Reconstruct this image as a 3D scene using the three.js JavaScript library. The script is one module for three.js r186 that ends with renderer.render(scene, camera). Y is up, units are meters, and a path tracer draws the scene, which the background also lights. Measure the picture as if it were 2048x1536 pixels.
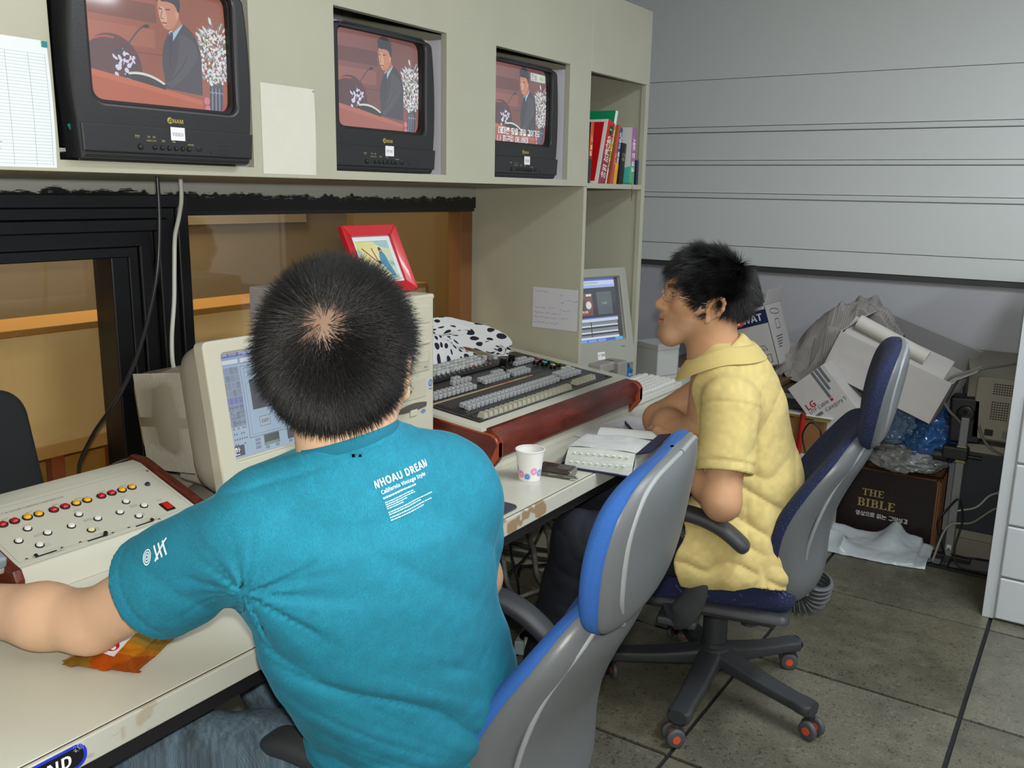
import * as THREE from 'three';
import { RoundedBoxGeometry } from 'three/addons/geometries/RoundedBoxGeometry.js';
import { mergeGeometries, mergeVertices, toCreasedNormals } from 'three/addons/utils/BufferGeometryUtils.js';
import { RectAreaLightUniformsLib } from 'three/addons/lights/RectAreaLightUniformsLib.js';

// ---------------------------------------------------------------- camera, light, exposure
// x runs along the desk (away to the right), z = -1.81 is the window wall, y is up, metres
const scene = new THREE.Scene();
scene.background = new THREE.Color(0x000000);
const camera = new THREE.PerspectiveCamera(46.543, 2048 / 1536, 0.05, 30);
camera.position.set(0, 1.37, 0);
camera.rotation.set(-0.213083, -0.98579, 0.018191, 'YXZ');
const renderer = new THREE.WebGLRenderer({ antialias: true });
renderer.toneMapping = THREE.LinearToneMapping;
renderer.toneMappingExposure = 1.0;
renderer.shadowMap.enabled = true;
RectAreaLightUniformsLib.init();
// the flash of the photographer's compact camera, just above the lens
const flash = new THREE.PointLight(0xfffaf0, 5.6, 0, 2);
flash.position.set(0.0, 1.432, 0.012);
flash.castShadow = true; flash.shadow.radius = 0.8;
scene.add(flash);
const CEIL = 2.55;
const tubeLights = [[1.9, 0.35], [1.9, 1.55]];
const TUBE_POWER = 32.0;
for (const [x, z] of tubeLights) {
  const l = new THREE.RectAreaLight(0xf4faff, TUBE_POWER, 1.2, 0.28);
  l.position.set(x, CEIL - 0.085, z); l.lookAt(x, 0, z); scene.add(l);
}

// ---------------------------------------------------------------- helpers
let seed = 7;
const rnd = () => { seed = (seed * 1664525 + 1013904223) % 4294967296; return seed / 4294967296; };
const rr = (a, b) => a + (b - a) * rnd();
const lerp = (a, b, t) => a + (b - a) * t, clamp = (x, a, b) => Math.min(b, Math.max(a, x));
const smooth = (a, b, x) => { const t = clamp((x - a) / (b - a), 0, 1); return t * t * (3 - 2 * t); };
const V = (x, y, z) => new THREE.Vector3(x, y, z);
const hash3 = (x, y, z) => { let h = (x * 374761393 + y * 668265263 + z * 2147483647 ^ 0x5bd1e995) | 0; h = Math.imul(h ^ (h >>> 13), 1274126177); h ^= h >>> 16; return (h >>> 0) / 4294967295; };
function noise3(x, y, z) {
  const xi = Math.floor(x), yi = Math.floor(y), zi = Math.floor(z), fx = x - xi, fy = y - yi, fz = z - zi;
  const u = fx * fx * (3 - 2 * fx), v = fy * fy * (3 - 2 * fy), w = fz * fz * (3 - 2 * fz);
  const c = (i, j, k) => hash3(xi + i, yi + j, zi + k);
  return lerp(lerp(lerp(c(0, 0, 0), c(1, 0, 0), u), lerp(c(0, 1, 0), c(1, 1, 0), u), v), lerp(lerp(c(0, 0, 1), c(1, 0, 1), u), lerp(c(0, 1, 1), c(1, 1, 1), u), v), w);
}
const fbm = (x, y, z, o = 4) => { let s = 0, a = 0.5, t = 0; for (let i = 0; i < o; i++) { s += a * noise3(x, y, z); t += a; a *= 0.5; x *= 2.03; y *= 2.03; z *= 2.03; } return s / t; };

const used = {};
const numbered = n => { used[n] = (used[n] ?? -1) + 1; return used[n] ? `${n}_${String(used[n]).padStart(3, '0')}` : n; };
function tag(o, label, category, group) {
  o.userData.label = label; o.userData.category = category; if (group) o.userData.group = group;
  return o;
}
function thing(name, label, category, pos = [0, 0, 0], turn = 0, group) {
  const o = new THREE.Group(); o.name = numbered(name); scene.add(o);
  o.position.set(...pos); o.rotation.y = turn;
  return tag(o, label, category, group);
}
function part(name, geo, mat, parent, pos, rot) {
  const g = Array.isArray(geo) ? merge(geo) : geo;
  const m = new THREE.Mesh(g, mat); m.name = name; m.castShadow = m.receiveShadow = true;
  if (pos) m.position.set(...pos);
  if (rot) m.rotation.set(...rot);
  parent.add(m); return m;
}
function solo(name, geo, mat, label, category, pos, rot, group) {
  const m = part(numbered(name), geo, mat, scene, pos, rot); return tag(m, label, category, group);
}
function struct(name, geo, mat, pos, rot) { const m = part(name, geo, mat, scene, pos, rot); m.userData.kind = 'structure'; return m; }
function merge(list) {
  const out = list.map(g => { const n = g.index ? g.toNonIndexed() : g.clone(); for (const k of Object.keys(n.attributes)) if (!['position', 'normal', 'uv'].includes(k)) n.deleteAttribute(k);
    if (!n.attributes.uv) n.setAttribute('uv', new THREE.BufferAttribute(new Float32Array(n.attributes.position.count * 2), 2)); return n; });
  return mergeGeometries(out);
}
const T = (g, x = 0, y = 0, z = 0) => g.translate(x, y, z);
const box = (w, h, d, x = 0, y = 0, z = 0) => T(new THREE.BoxGeometry(w, h, d), x, y, z);
const rbox = (w, h, d, r = 0.004, x = 0, y = 0, z = 0, s = 2) => T(new RoundedBoxGeometry(w, h, d, s, Math.min(r, w / 2.01, h / 2.01, d / 2.01)), x, y, z);
// a box between two corners, edges eased
const bx = (x0, x1, y0, y1, z0, z1, r = 0.0015) => rbox(Math.abs(x1 - x0), Math.abs(y1 - y0), Math.abs(z1 - z0), r, (x0 + x1) / 2, (y0 + y1) / 2, (z0 + z1) / 2, 1);
const cyl = (r0, r1, h, n = 24, x = 0, y = 0, z = 0) => T(new THREE.CylinderGeometry(r1, r0, h, n), x, y, z);
const lathe = (pts, n = 32) => new THREE.LatheGeometry(pts.map(p => new THREE.Vector2(p[0], p[1])), n);
const curve = pts => new THREE.CatmullRomCurve3(pts.map(p => V(...p)), false, 'centripetal');
const tube = (pts, r, n = 48, k = 8) => new THREE.TubeGeometry(curve(pts), n, r, k, false);
const ball = (r, x = 0, y = 0, z = 0, n = 20) => T(new THREE.SphereGeometry(r, n, n / 2 | 0), x, y, z);
function shapeOf(pts, holes = []) { const s = new THREE.Shape(pts.map(p => new THREE.Vector2(p[0], p[1]))); for (const h of holes) s.holes.push(new THREE.Path(h.map(p => new THREE.Vector2(p[0], p[1])))); return s; }
const extr = (shape, depth, bevel = 0, seg = 2) => new THREE.ExtrudeGeometry(shape, { depth: depth - 2 * bevel, bevelEnabled: bevel > 0, bevelThickness: bevel, bevelSize: bevel, bevelOffset: -bevel, bevelSegments: seg, curveSegments: 10 }).translate(0, 0, bevel);
function rrect(w, h, r, x = 0, y = 0) {
  const s = new THREE.Shape(), a = x - w / 2, b = y - h / 2;
  s.moveTo(a + r, b); s.lineTo(a + w - r, b); s.quadraticCurveTo(a + w, b, a + w, b + r); s.lineTo(a + w, b + h - r); s.quadraticCurveTo(a + w, b + h, a + w - r, b + h);
  s.lineTo(a + r, b + h); s.quadraticCurveTo(a, b + h, a, b + h - r); s.lineTo(a, b + r); s.quadraticCurveTo(a, b, a + r, b); return s;
}
// surface through a grid of points f(u, v), with uv in metres if size is given
function sheet(f, nu, nv, su = 1, sv = 1) {
  const p = [], uv = [], ix = [];
  for (let j = 0; j <= nv; j++) for (let i = 0; i <= nu; i++) { const q = f(i / nu, j / nv); p.push(q[0], q[1], q[2]); uv.push(i / nu * su, j / nv * sv); }
  for (let j = 0; j < nv; j++) for (let i = 0; i < nu; i++) { const a = j * (nu + 1) + i, b = a + 1, c = a + nu + 1, d = c + 1; ix.push(a, b, d, a, d, c); }
  const g = new THREE.BufferGeometry(); g.setAttribute('position', new THREE.Float32BufferAttribute(p, 3)); g.setAttribute('uv', new THREE.Float32BufferAttribute(uv, 2)); g.setIndex(ix); g.computeVertexNormals(); return g;
}
// box projected uv in metres
function boxUV(g, s = 1) {
  const n = g.index ? g.toNonIndexed() : g, p = n.attributes.position, m = n.attributes.normal, uv = new Float32Array(p.count * 2);
  for (let i = 0; i < p.count; i++) { const ax = Math.abs(m.getX(i)), ay = Math.abs(m.getY(i)), az = Math.abs(m.getZ(i));
    const [a, b] = ax > ay && ax > az ? [p.getZ(i), p.getY(i)] : ay > az ? [p.getX(i), p.getZ(i)] : [p.getX(i), p.getY(i)]; uv[2 * i] = a * s; uv[2 * i + 1] = b * s; }
  n.setAttribute('uv', new THREE.BufferAttribute(uv, 2)); return n;
}

// ---- textures
function canvasTex(w, h, draw, srgb = true, repeat) {
  const c = document.createElement('canvas'); c.width = w; c.height = h; const g = c.getContext('2d'); draw(g, w, h);
  const t = new THREE.CanvasTexture(c); if (srgb) t.colorSpace = THREE.SRGBColorSpace; t.magFilter = THREE.LinearFilter;
  if (repeat) { t.wrapS = t.wrapT = THREE.RepeatWrapping; t.repeat.set(...repeat); } return t;
}
function dataTex(w, h, fn, srgb = true, repeat) {
  const d = new Uint8Array(w * h * 4);
  for (let y = 0; y < h; y++) for (let x = 0; x < w; x++) { const c = fn(x / w, y / h, x, y), i = 4 * (y * w + x); if (Array.isArray(c)) { d[i] = clamp(c[0], 0, 255); d[i + 1] = clamp(c[1], 0, 255); d[i + 2] = clamp(c[2], 0, 255); d[i + 3] = c[3] === undefined ? 255 : clamp(c[3], 0, 255); } else { d[i] = d[i + 1] = d[i + 2] = clamp(c, 0, 255); d[i + 3] = 255; } }
  const t = new THREE.DataTexture(d, w, h); if (srgb) t.colorSpace = THREE.SRGBColorSpace; t.magFilter = THREE.LinearFilter; t.wrapS = t.wrapT = THREE.RepeatWrapping; if (repeat) t.repeat.set(...repeat); t.needsUpdate = true; return t;
}
const pnoise = (u, v, k, s) => { // tiling noise
  const x = u * k, y = v * k, xi = Math.floor(x), yi = Math.floor(y), fx = x - xi, fy = y - yi, a = fx * fx * (3 - 2 * fx), b = fy * fy * (3 - 2 * fy), m = i => ((i % k) + k) % k;
  return lerp(lerp(hash3(m(xi), m(yi), s), hash3(m(xi + 1), m(yi), s), a), lerp(hash3(m(xi), m(yi + 1), s), hash3(m(xi + 1), m(yi + 1), s), a), b);
};
const grain = dataTex(256, 256, (u, v, x, y) => 128 + 90 * (hash3(x, y, 3) - 0.5) + 60 * (pnoise(u, v, 64, 5) - 0.5), false);
const grainFine = grain.clone(); grainFine.repeat.set(8, 8);
// laminate: off-white with faint scuffs and stains
const scuff = (base, amp, seedN) => dataTex(512, 512, (u, v, x, y) => { const n = pnoise(u, v, 6, seedN) * 0.5 + pnoise(u, v, 24, seedN + 1) * 0.3 + hash3(x, y, seedN) * 0.2, s = pnoise(u, v, 90, seedN + 2) > 0.985 ? -18 : 0; return base.map(c => c + amp * (n - 0.5) + s); });
const M = (color, rough = 0.5, extra = {}) => new THREE.MeshStandardMaterial({ color, roughness: rough, ...extra });
const P = (color, rough = 0.5, extra = {}) => new THREE.MeshPhysicalMaterial({ color, roughness: rough, ...extra });
const plastic = (color, rough = 0.45, bump = 0.00015) => M(color, rough, { bumpMap: grainFine, bumpScale: bump });
const screenMat = (tex, power) => new THREE.MeshStandardMaterial({ color: 0x55555a, roughness: 0.1, emissive: 0xffffff, emissiveMap: tex, emissiveIntensity: power });
const mat = {
  black: M(0x0c0c0e, 0.5), blackGloss: M(0x0a0a0c, 0.2), darkPlastic: plastic(0x1b1c1e, 0.42), white: M(0xd6d6d0, 0.5),
  chrome: M(0xcccccc, 0.18, { metalness: 1 }), steel: M(0x9a9a98, 0.35, { metalness: 1 }), beige: plastic(0xbdbaa6, 0.5), beigeDark: plastic(0x96948a, 0.55),
  greyCase: plastic(0x8f9092, 0.5), paper: M(0xd5d8da, 0.8),
};
const text = (g, s, x, y, font, color, align = 'center') => { g.font = font; g.fillStyle = color; g.textAlign = align; g.textBaseline = 'middle'; g.fillText(s, x, y); };
// Korean syllables drawn with strokes (x, y = left top of the first syllable, e = its side)
const JC = 'ㄱㄲㄴㄷㄸㄹㅁㅂㅃㅅㅆㅇㅈㅉㅊㅋㅌㅍㅎ', JF = ['', 'ㄱ', 'ㄲ', 'ㄱㅅ', 'ㄴ', 'ㄴㅈ', 'ㄴㅎ', 'ㄷ', 'ㄹ', 'ㄹㄱ', 'ㄹㅁ', 'ㄹㅂ', 'ㄹㅅ', 'ㄹㅌ', 'ㄹㅍ', 'ㄹㅎ', 'ㅁ', 'ㅂ', 'ㅂㅅ', 'ㅅ', 'ㅆ', 'ㅇ', 'ㅈ', 'ㅊ', 'ㅋ', 'ㅌ', 'ㅍ', 'ㅎ'];
const JS = { ㄱ: ['0010', '1011'], ㄴ: ['0001', '0111'], ㄷ: ['1000', '0001', '0111'], ㅁ: ['0010', '1011', '1101', '0100'] };
function jamo(g, j, x, y, w, h) {
  const L = (...p) => { g.beginPath(); g.moveTo(x + p[0] * w, y + p[1] * h); for (let i = 2; i < p.length; i += 2) g.lineTo(x + p[i] * w, y + p[i + 1] * h); g.stroke(); };
  const O = (cx, cy, rx, ry) => { g.beginPath(); g.ellipse(x + cx * w, y + cy * h, rx * w, ry * h, 0, 0, 7); g.stroke(); };
  if ('ㄲㄸㅃㅆㅉ'.includes(j)) { const s = 'ㄱㄷㅂㅅㅈ'['ㄲㄸㅃㅆㅉ'.indexOf(j)]; jamo(g, s, x, y, w * 0.42, h); jamo(g, s, x + w * 0.56, y, w * 0.42, h); return; }
  switch (j) {
    case 'ㄱ': L(0, 0, 1, 0, 0.9, 1); break; case 'ㄴ': L(0, 0, 0, 1, 1, 1); break; case 'ㄷ': L(1, 0, 0, 0, 0, 1, 1, 1); break;
    case 'ㄹ': L(0, 0, 1, 0, 1, 0.5, 0, 0.5, 0, 1, 1, 1); break; case 'ㅁ': L(0, 0, 1, 0, 1, 1, 0, 1, 0, 0); break;
    case 'ㅂ': L(0, 0, 0, 1, 1, 1, 1, 0); L(0, 0.5, 1, 0.5); break; case 'ㅅ': L(0.5, 0, 0.4, 0.5, 0, 1); L(0.48, 0.35, 1, 1); break; case 'ㅇ': O(0.5, 0.5, 0.48, 0.5); break;
    case 'ㅈ': L(0, 0, 1, 0); L(0.5, 0, 0.4, 0.5, 0, 1); L(0.48, 0.4, 1, 1); break; case 'ㅊ': L(0.3, -0.12, 0.7, -0.12); jamo(g, 'ㅈ', x, y + h * 0.15, w, h * 0.85); break;
    case 'ㅋ': L(0, 0, 1, 0, 0.9, 1); L(0, 0.5, 0.95, 0.5); break; case 'ㅌ': L(1, 0, 0, 0, 0, 1, 1, 1); L(0, 0.5, 1, 0.5); break;
    case 'ㅍ': L(0, 0, 1, 0); L(0, 1, 1, 1); L(0.3, 0, 0.3, 1); L(0.7, 0, 0.7, 1); break; case 'ㅎ': L(0.3, -0.1, 0.7, -0.1); L(0, 0.18, 1, 0.18); O(0.5, 0.66, 0.4, 0.34); break;
  }
}
function hangul(g, s, x, y, e, color, lw = 0.11, sx = 0.92) {
  g.strokeStyle = g.fillStyle = color; g.lineWidth = e * lw; g.lineCap = 'round'; g.lineJoin = 'round';
  for (const ch of s) {
    const k = ch.charCodeAt(0) - 0xac00;
    if (k >= 0 && k < 11172) {
      const ci = JC[Math.floor(k / 588)], vi = Math.floor((k % 588) / 28), fi = JF[k % 28], a = x + e * 0.06, W = e * 0.82, H = e * (fi ? 0.5 : 0.86), t = y + e * 0.1;
      const vert = vi < 8 || vi === 20, mixed = [9, 10, 11, 14, 15, 16, 19].includes(vi), cw = vert || mixed ? W * 0.52 : W * 0.8, chh = vert ? H * 0.9 : H * 0.5;
      jamo(g, ci, vert || mixed ? a : a + W * 0.1, t, cw, chh);
      const L = (...p) => { g.beginPath(); g.moveTo(p[0], p[1]); g.lineTo(p[2], p[3]); g.stroke(); }, vx = a + W * 0.78, vm = t + H * 0.45;
      const bar = (X, out) => { L(X, t - e * 0.04, X, t + H); for (const o of out) L(X, vm + o[1] * H, X + o[0] * W * 0.2, vm + o[1] * H); };
      const V0 = { 0: [[1, 0]], 1: [[1, 0]], 2: [[1, -0.15], [1, 0.15]], 3: [[1, -0.15], [1, 0.15]], 4: [[-1, 0]], 5: [[-1, 0]], 6: [[-1, -0.15], [-1, 0.15]], 7: [[-1, -0.15], [-1, 0.15]], 20: [], 9: [[1, 0]], 10: [[1, 0]], 11: [], 14: [[-1, 0]], 15: [[-1, 0]], 16: [], 19: [] };
      if (vert || mixed) { bar(vx, V0[vi]); if ([1, 3, 5, 7, 10, 15].includes(vi)) bar(vx + W * 0.2, []); }
      if (!vert) { const hy = t + H * 0.86, x1 = mixed ? a + W * 0.66 : a + W, mid = (a + x1) / 2; L(a, hy, x1, hy); if ([8, 9, 10, 11].includes(vi)) L(mid, hy, mid, hy - H * 0.24); if ([13, 14, 15, 16].includes(vi)) L(mid, hy, mid, hy + H * 0.24); if (vi === 12) { L(mid - W * 0.15, hy, mid - W * 0.15, hy - H * 0.24); L(mid + W * 0.15, hy, mid + W * 0.15, hy - H * 0.24); } if (vi === 17) { L(mid - W * 0.15, hy, mid - W * 0.15, hy + H * 0.24); L(mid + W * 0.15, hy, mid + W * 0.15, hy + H * 0.24); } }
      if (fi) { if (fi.length === 1) jamo(g, fi, a + W * 0.12, y + e * 0.72, W * 0.74, e * 0.22); else { jamo(g, fi[0], a + W * 0.05, y + e * 0.72, W * 0.4, e * 0.22); jamo(g, fi[1], a + W * 0.55, y + e * 0.72, W * 0.4, e * 0.22); } }
      x += e * sx;
    } else { if (ch !== ' ') { g.font = `bold ${e}px sans-serif`; g.textAlign = 'left'; g.textBaseline = 'middle'; g.fillText(ch, x, y + e * 0.52); } x += ch === ' ' ? e * 0.4 : e * 0.6; }
  }
  return x;
}

// ---------------------------------------------------------------- the room
const XW = 4.0, ZB = -1.81, XL = -1.6, ZF = 2.4;
const wallTex = scuff([205, 208, 212], 5, 11);
const wallPaint = M(0xb9bdc4, 0.55, { bumpMap: grain, bumpScale: 0.0004 });
const greyWall = M(0xc0c2c7, 0.5, { map: scuff([236, 236, 238], 10, 31) });
const cladMat = P(0xd2d7d6, 0.46, { bumpMap: grain, bumpScale: 0.0002 });
// floor: sealed vinyl tiles with dark gaps, then a strip of bare grey floor behind a black edge strip
const FX = 3.545;
const floorBase = struct('floor', bx(XL - 0.1, XW + 0.1, -0.16, -0.006, -2.5, ZF + 0.1, 0), M(0x16161a, 0.7));
const tileTex = dataTex(1024, 1024, (u, v, x, y) => {
  const n = pnoise(u, v, 5, 1) * 0.45 + pnoise(u, v, 16, 2) * 0.3 + pnoise(u, v, 64, 4) * 0.25, f = hash3(x, y, 9), speck = pnoise(u, v, 200, 8);
  let k = 106 + 26 * (n - 0.5) + 30 * (f - 0.5) + (speck > 0.82 ? -22 : speck < 0.14 ? 14 : 0);
  const wear = smooth(0.45, 0.75, pnoise(u, v, 4, 21) * 0.7 + pnoise(u, v, 30, 22) * 0.3); k -= 14 * wear;
  return [k, k * 0.98, k * 0.85];
});
const scratchTex = dataTex(512, 512, (u, v, x, y) => 110 + 60 * (pnoise(u, v, 8, 41) - 0.5) + 40 * (pnoise(u, v, 60, 42) - 0.5));
const SX = 0.61, SZ = 0.58, X0 = 1.878, Z0 = -0.757;
const tileMats = [0, 1, 2].map(i => { const t = tileTex.clone(); t.repeat.set(1, 1); t.offset.set(i * 0.37, i * 0.61); return M([0xffffff, 0xf4f2ea, 0xf8f8f4][i], 0.36, { map: t, bumpMap: grain, bumpScale: 0.0002 }); });
for (let i = -6; i < 4; i++) for (let j = -4; j < 6; j++) {
  const x0 = X0 + i * SX, z0 = Z0 + j * SZ, x1 = Math.min(x0 + SX, FX), z1 = Math.min(z0 + SZ, ZF);
  if (x0 > FX - 0.05 || x1 < XL || z1 < -2.5 || z0 > ZF - 0.05) continue;
  const g = bx(x0 + 0.006, x1 - 0.006, -0.012, 0, Math.max(z0, -2.45) + 0.006, z1 - 0.006, 0.0008), p = g.attributes.position, uv = g.attributes.uv;
  for (let k = 0; k < p.count; k++) uv.setXY(k, p.getX(k) * 0.9, p.getZ(k) * 0.9);
  part('floor_tile', g, tileMats[((i * 7 + j * 5) % 3 + 3) % 3], floorBase);
}
part('bare_floor', bx(FX + 0.03, XW + 0.05, -0.012, -0.002, -2.5, ZF, 0), M(0x8e9094, 0.5, { map: scuff([225, 225, 225], 16, 51) }), floorBase);
struct('trim_1', bx(FX - 0.002, FX + 0.026, -0.012, 0.006, -2.4, ZF), M(0x101012, 0.5));

// right wall: plain grey below, a proud cladding of white boards above with raised ribs and a dark strip for the shadow under it
const wr = struct('wall_right', bx(XW, XW + 0.12, -0.15, CEIL, -2.5, ZF + 0.1, 0), greyWall);
const yb = [1.058, 1.143, 1.353, 1.3766, 1.499, 1.5205, 1.642, 1.667, 1.871, CEIL];
const PW = XW - 0.03;
part('shadow_strip', bx(XW - 0.024, XW, 1.034, 1.06, -2.45, ZF, 0.001), M(0x3a3a3c, 0.6), wr);  // shade below the boards, put in as a dark strip
for (let i = 0; i < 9; i++) {
  const rib = i === 2 || i === 4 || i === 6, top = i === 8;
  part(rib ? 'rib' : top ? 'upper_panel' : 'cladding_board', bx(rib ? PW - 0.008 : top ? PW + 0.004 : PW, XW, yb[i] + 0.0012, yb[i + 1] - 0.0012, -2.45, ZF, rib ? 0.004 : 0.001), cladMat, wr);
}
// window wall: below the sill a plain wall, above a header; two window openings
const WF = -1.81, WT = 0.10;
const wb = struct('wall_back', [bx(XL - 0.1, 2.95, -0.15, 0.66, WF - WT, WF, 0), bx(XL - 0.1, 2.95, 1.36, CEIL, WF - WT, WF, 0), bx(XL - 0.1, 0.2, 0.64, 1.38, WF - WT, WF, 0), bx(2.47, 2.95, 0.64, 1.38, WF - WT, WF, 0)], greyWall);
struct('wall_alcove', [bx(2.95, XW + 0.1, -0.15, CEIL, -2.5, -2.4, 0), bx(2.9, 2.99, -0.15, CEIL, -2.5, WF - WT + 0.002, 0)], greyWall);
struct('wall_left', bx(XL - 0.12, XL, -0.15, CEIL, WF - 0.2, ZF + 0.1, 0), wallPaint);
struct('wall_front', bx(XL - 0.1, XW + 0.1, -0.15, CEIL, ZF, ZF + 0.12, 0), wallPaint);
struct('ceiling', bx(XL - 0.15, XW + 0.15, CEIL, CEIL + 0.1, -2.6, ZF + 0.15, 0), M(0xd2d4d4, 0.8));
// peeling black paint along the header, white plaster showing through in ragged patches
const peelTex = dataTex(1024, 128, (u, v, x, y) => { const e = 0.62 + 0.13 * (pnoise(u, 0.3, 40, 61) - 0.5) + 0.10 * (pnoise(u, 0.3, 160, 62) - 0.5) - 0.25 * smooth(0.3, 0.42, u) * 0.5, b = v < e + 0.1 * (pnoise(u, v, 120, 63) - 0.5) && !(v > e - 0.15 && pnoise(u, v, 90, 64) > 0.86); return b ? [14, 14, 15] : [172, 172, 164]; });
part('painted_header', (() => { const g = bx(0.2, 2.47, 1.311, 1.382, WF, WF + 0.018, 0.001), p = g.attributes.position, uv = g.attributes.uv; for (let k = 0; k < p.count; k++) uv.setXY(k, (p.getX(k) - 0.75) / 1.8, (p.getY(k) - 1.311) / 0.071); return g; })(), M(0xffffff, 0.45, { map: peelTex }), wb);
// black stepped frame of the left window, mitred at the corner
const frameMat = M(0x0b0c0e, 0.32);
const w1 = struct('window_1', new THREE.BufferGeometry().copy(bx(0.2, 0.22, 0.66, 1.36, WF - 0.06, WF - 0.02)), frameMat);
const steps = [[0, 0.028, 0.058], [0.028, 0.052, 0.046], [0.052, 0.078, 0.056], [0.078, 0.112, 0.036], [0.112, 0.135, 0.026]]; // inset from the outer edge, proudness
for (const [a, b, d] of steps) {
  const X = 1.305, Y = 1.348;
  part('moulding', extr(shapeOf([[X - a, 0.70], [X - a, Y - a], [0.2, Y - a], [0.2, Y - b], [X - b, Y - b], [X - b, 0.70]]), d, 0.002, 1), frameMat, w1, [0, 0, WF]);
}
part('inner_post', bx(1.13, 1.172, 0.66, 1.262, WF - 0.05, WF + 0.022, 0.004), frameMat, w1);
part('inner_header', bx(0.2, 1.172, 1.236, 1.30, WF - 0.05, WF + 0.018, 0.003), frameMat, w1);
const glassMat = P(0xf3efe6, 0.05, { transmission: 1, thickness: 0, ior: 1.45, roughnessMap: dataTex(256, 256, (u, v) => 40 + 70 * smooth(0.5, 0.8, pnoise(u, v, 7, 71) * 0.6 + pnoise(u, v, 31, 72) * 0.4), false) });
part('pane', bx(0.2, 1.14, 0.66, 1.25, WF - 0.036, WF - 0.031, 0), glassMat, w1);
const w2 = struct('window_2', bx(1.305, 2.47, 1.30, 1.318, WF - 0.05, WF + 0.012), frameMat);
part('pane', bx(1.3, 2.44, 0.66, 1.31, WF - 0.056, WF - 0.051, 0), glassMat, w2);
part('jamb', bx(2.405, 2.472, 0.66, 1.31, WF - 0.05, WF + 0.004, 0.002), M(0x7e5430, 0.5), w2); part('reveal', bx(2.44, 2.472, 0.66, 1.31, WF - 0.55, WF - 0.05, 0.002), M(0x6e5a30, 0.6), w2);
// the hall beyond the glass: brown lined wall, wooden balcony parapet with a ledge, wooden posts below
const woodTan = M(0xecd6a8, 0.55, { map: scuff([250, 246, 240], 10, 81) });
const hall = thing('hall_parapet', 'pale wooden balcony parapet with ochre ledge seen through the windows', 'parapet');
part('ledge', bx(0.0, 2.6, 1.035, 1.052, -2.16, -1.98, 0.003), M(0xb08440, 0.7), hall);
part('front_panel', bx(0.0, 2.6, 0.775, 1.036, -2.02, -1.985, 0.002), woodTan, hall);
part('lower_rail', bx(0.0, 2.6, 0.745, 0.776, -2.025, -1.982, 0.002), M(0xcda468, 0.5), hall);
for (const x of [0.9, 1.075, 1.225, 1.44, 1.9]) part('post', bx(x, x + 0.032, -0.1, 0.75, -2.03, -2.0, 0.003), M(0xa5552e, 0.5), hall);
part('lower_panel', bx(0.0, 2.6, -0.1, 0.75, -2.2, -2.17, 0), M(0xc79a4c, 0.55), hall);
const hw = struct('wall_hall', bx(-0.6, 2.7, -0.15, 2.2, -2.62, -2.56, 0), M(0xa29680, 0.8, { map: scuff([232, 228, 220], 26, 91), bumpMap: grain, bumpScale: 0.001 }));
part('wall_panel', bx(-0.6, 2.42, 1.24, 1.6, -2.56, -2.545, 0.002), M(0xaa9e86, 0.75), hw);
part('dark_panel', bx(2.86, 3.1, 0, 2.2, -2.55, -2.53, 0.002), M(0x5a4a22, 0.6), hw);
{ // unseen lamp added above the windows to brighten the hall
  const l = new THREE.RectAreaLight(0xfff0d8, 13, 1.6, 0.3); l.position.set(1.3, 2.1, -2.25); l.lookAt(1.3, 0.9, -2.35); scene.add(l);
  const lamp = thing('added_hall_lamp', 'long unseen lamp added to brighten the hall above the window heads', 'light', [1.3, 2.13, -2.25]); part('housing', rbox(1.62, 0.04, 0.2, 0.005, 0, 0.02, 0), mat.white, lamp); part('diffuser', rbox(1.58, 0.008, 0.17, 0.002, 0, -0.004, 0), new THREE.MeshStandardMaterial({ color: 0xffffff, emissive: 0xfff0d8, emissiveIntensity: 1.5 }), lamp);
}
struct('floor_hall', bx(-0.6, 2.95, -0.2, -0.1, -2.62, WF - WT, 0), M(0x6a5236, 0.6));

// ceiling fittings with two tubes each
for (const [x, z] of tubeLights) {
  const t = thing('ceiling_light', `white fluorescent ceiling fitting over the ${z < 1 ? 'middle of the room' : 'back of the room'}`, 'light', [x, CEIL, z]);
  part('housing', extr(shapeOf([[-0.15, 0], [0.15, 0], [0.12, -0.045], [-0.12, -0.045]]), 1.26, 0.002, 1), M(0xdcdcdc, 0.5), t, [-0.63, 0, 0], [0, Math.PI / 2, 0]);
  for (const s of [-1, 1]) part('tube', cyl(0.013, 0.013, 1.18, 12).rotateZ(Math.PI / 2), new THREE.MeshStandardMaterial({ color: 0xffffff, emissive: 0xf4faff, emissiveIntensity: 2 }), t, [0, -0.062, s * 0.06]);
}

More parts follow.
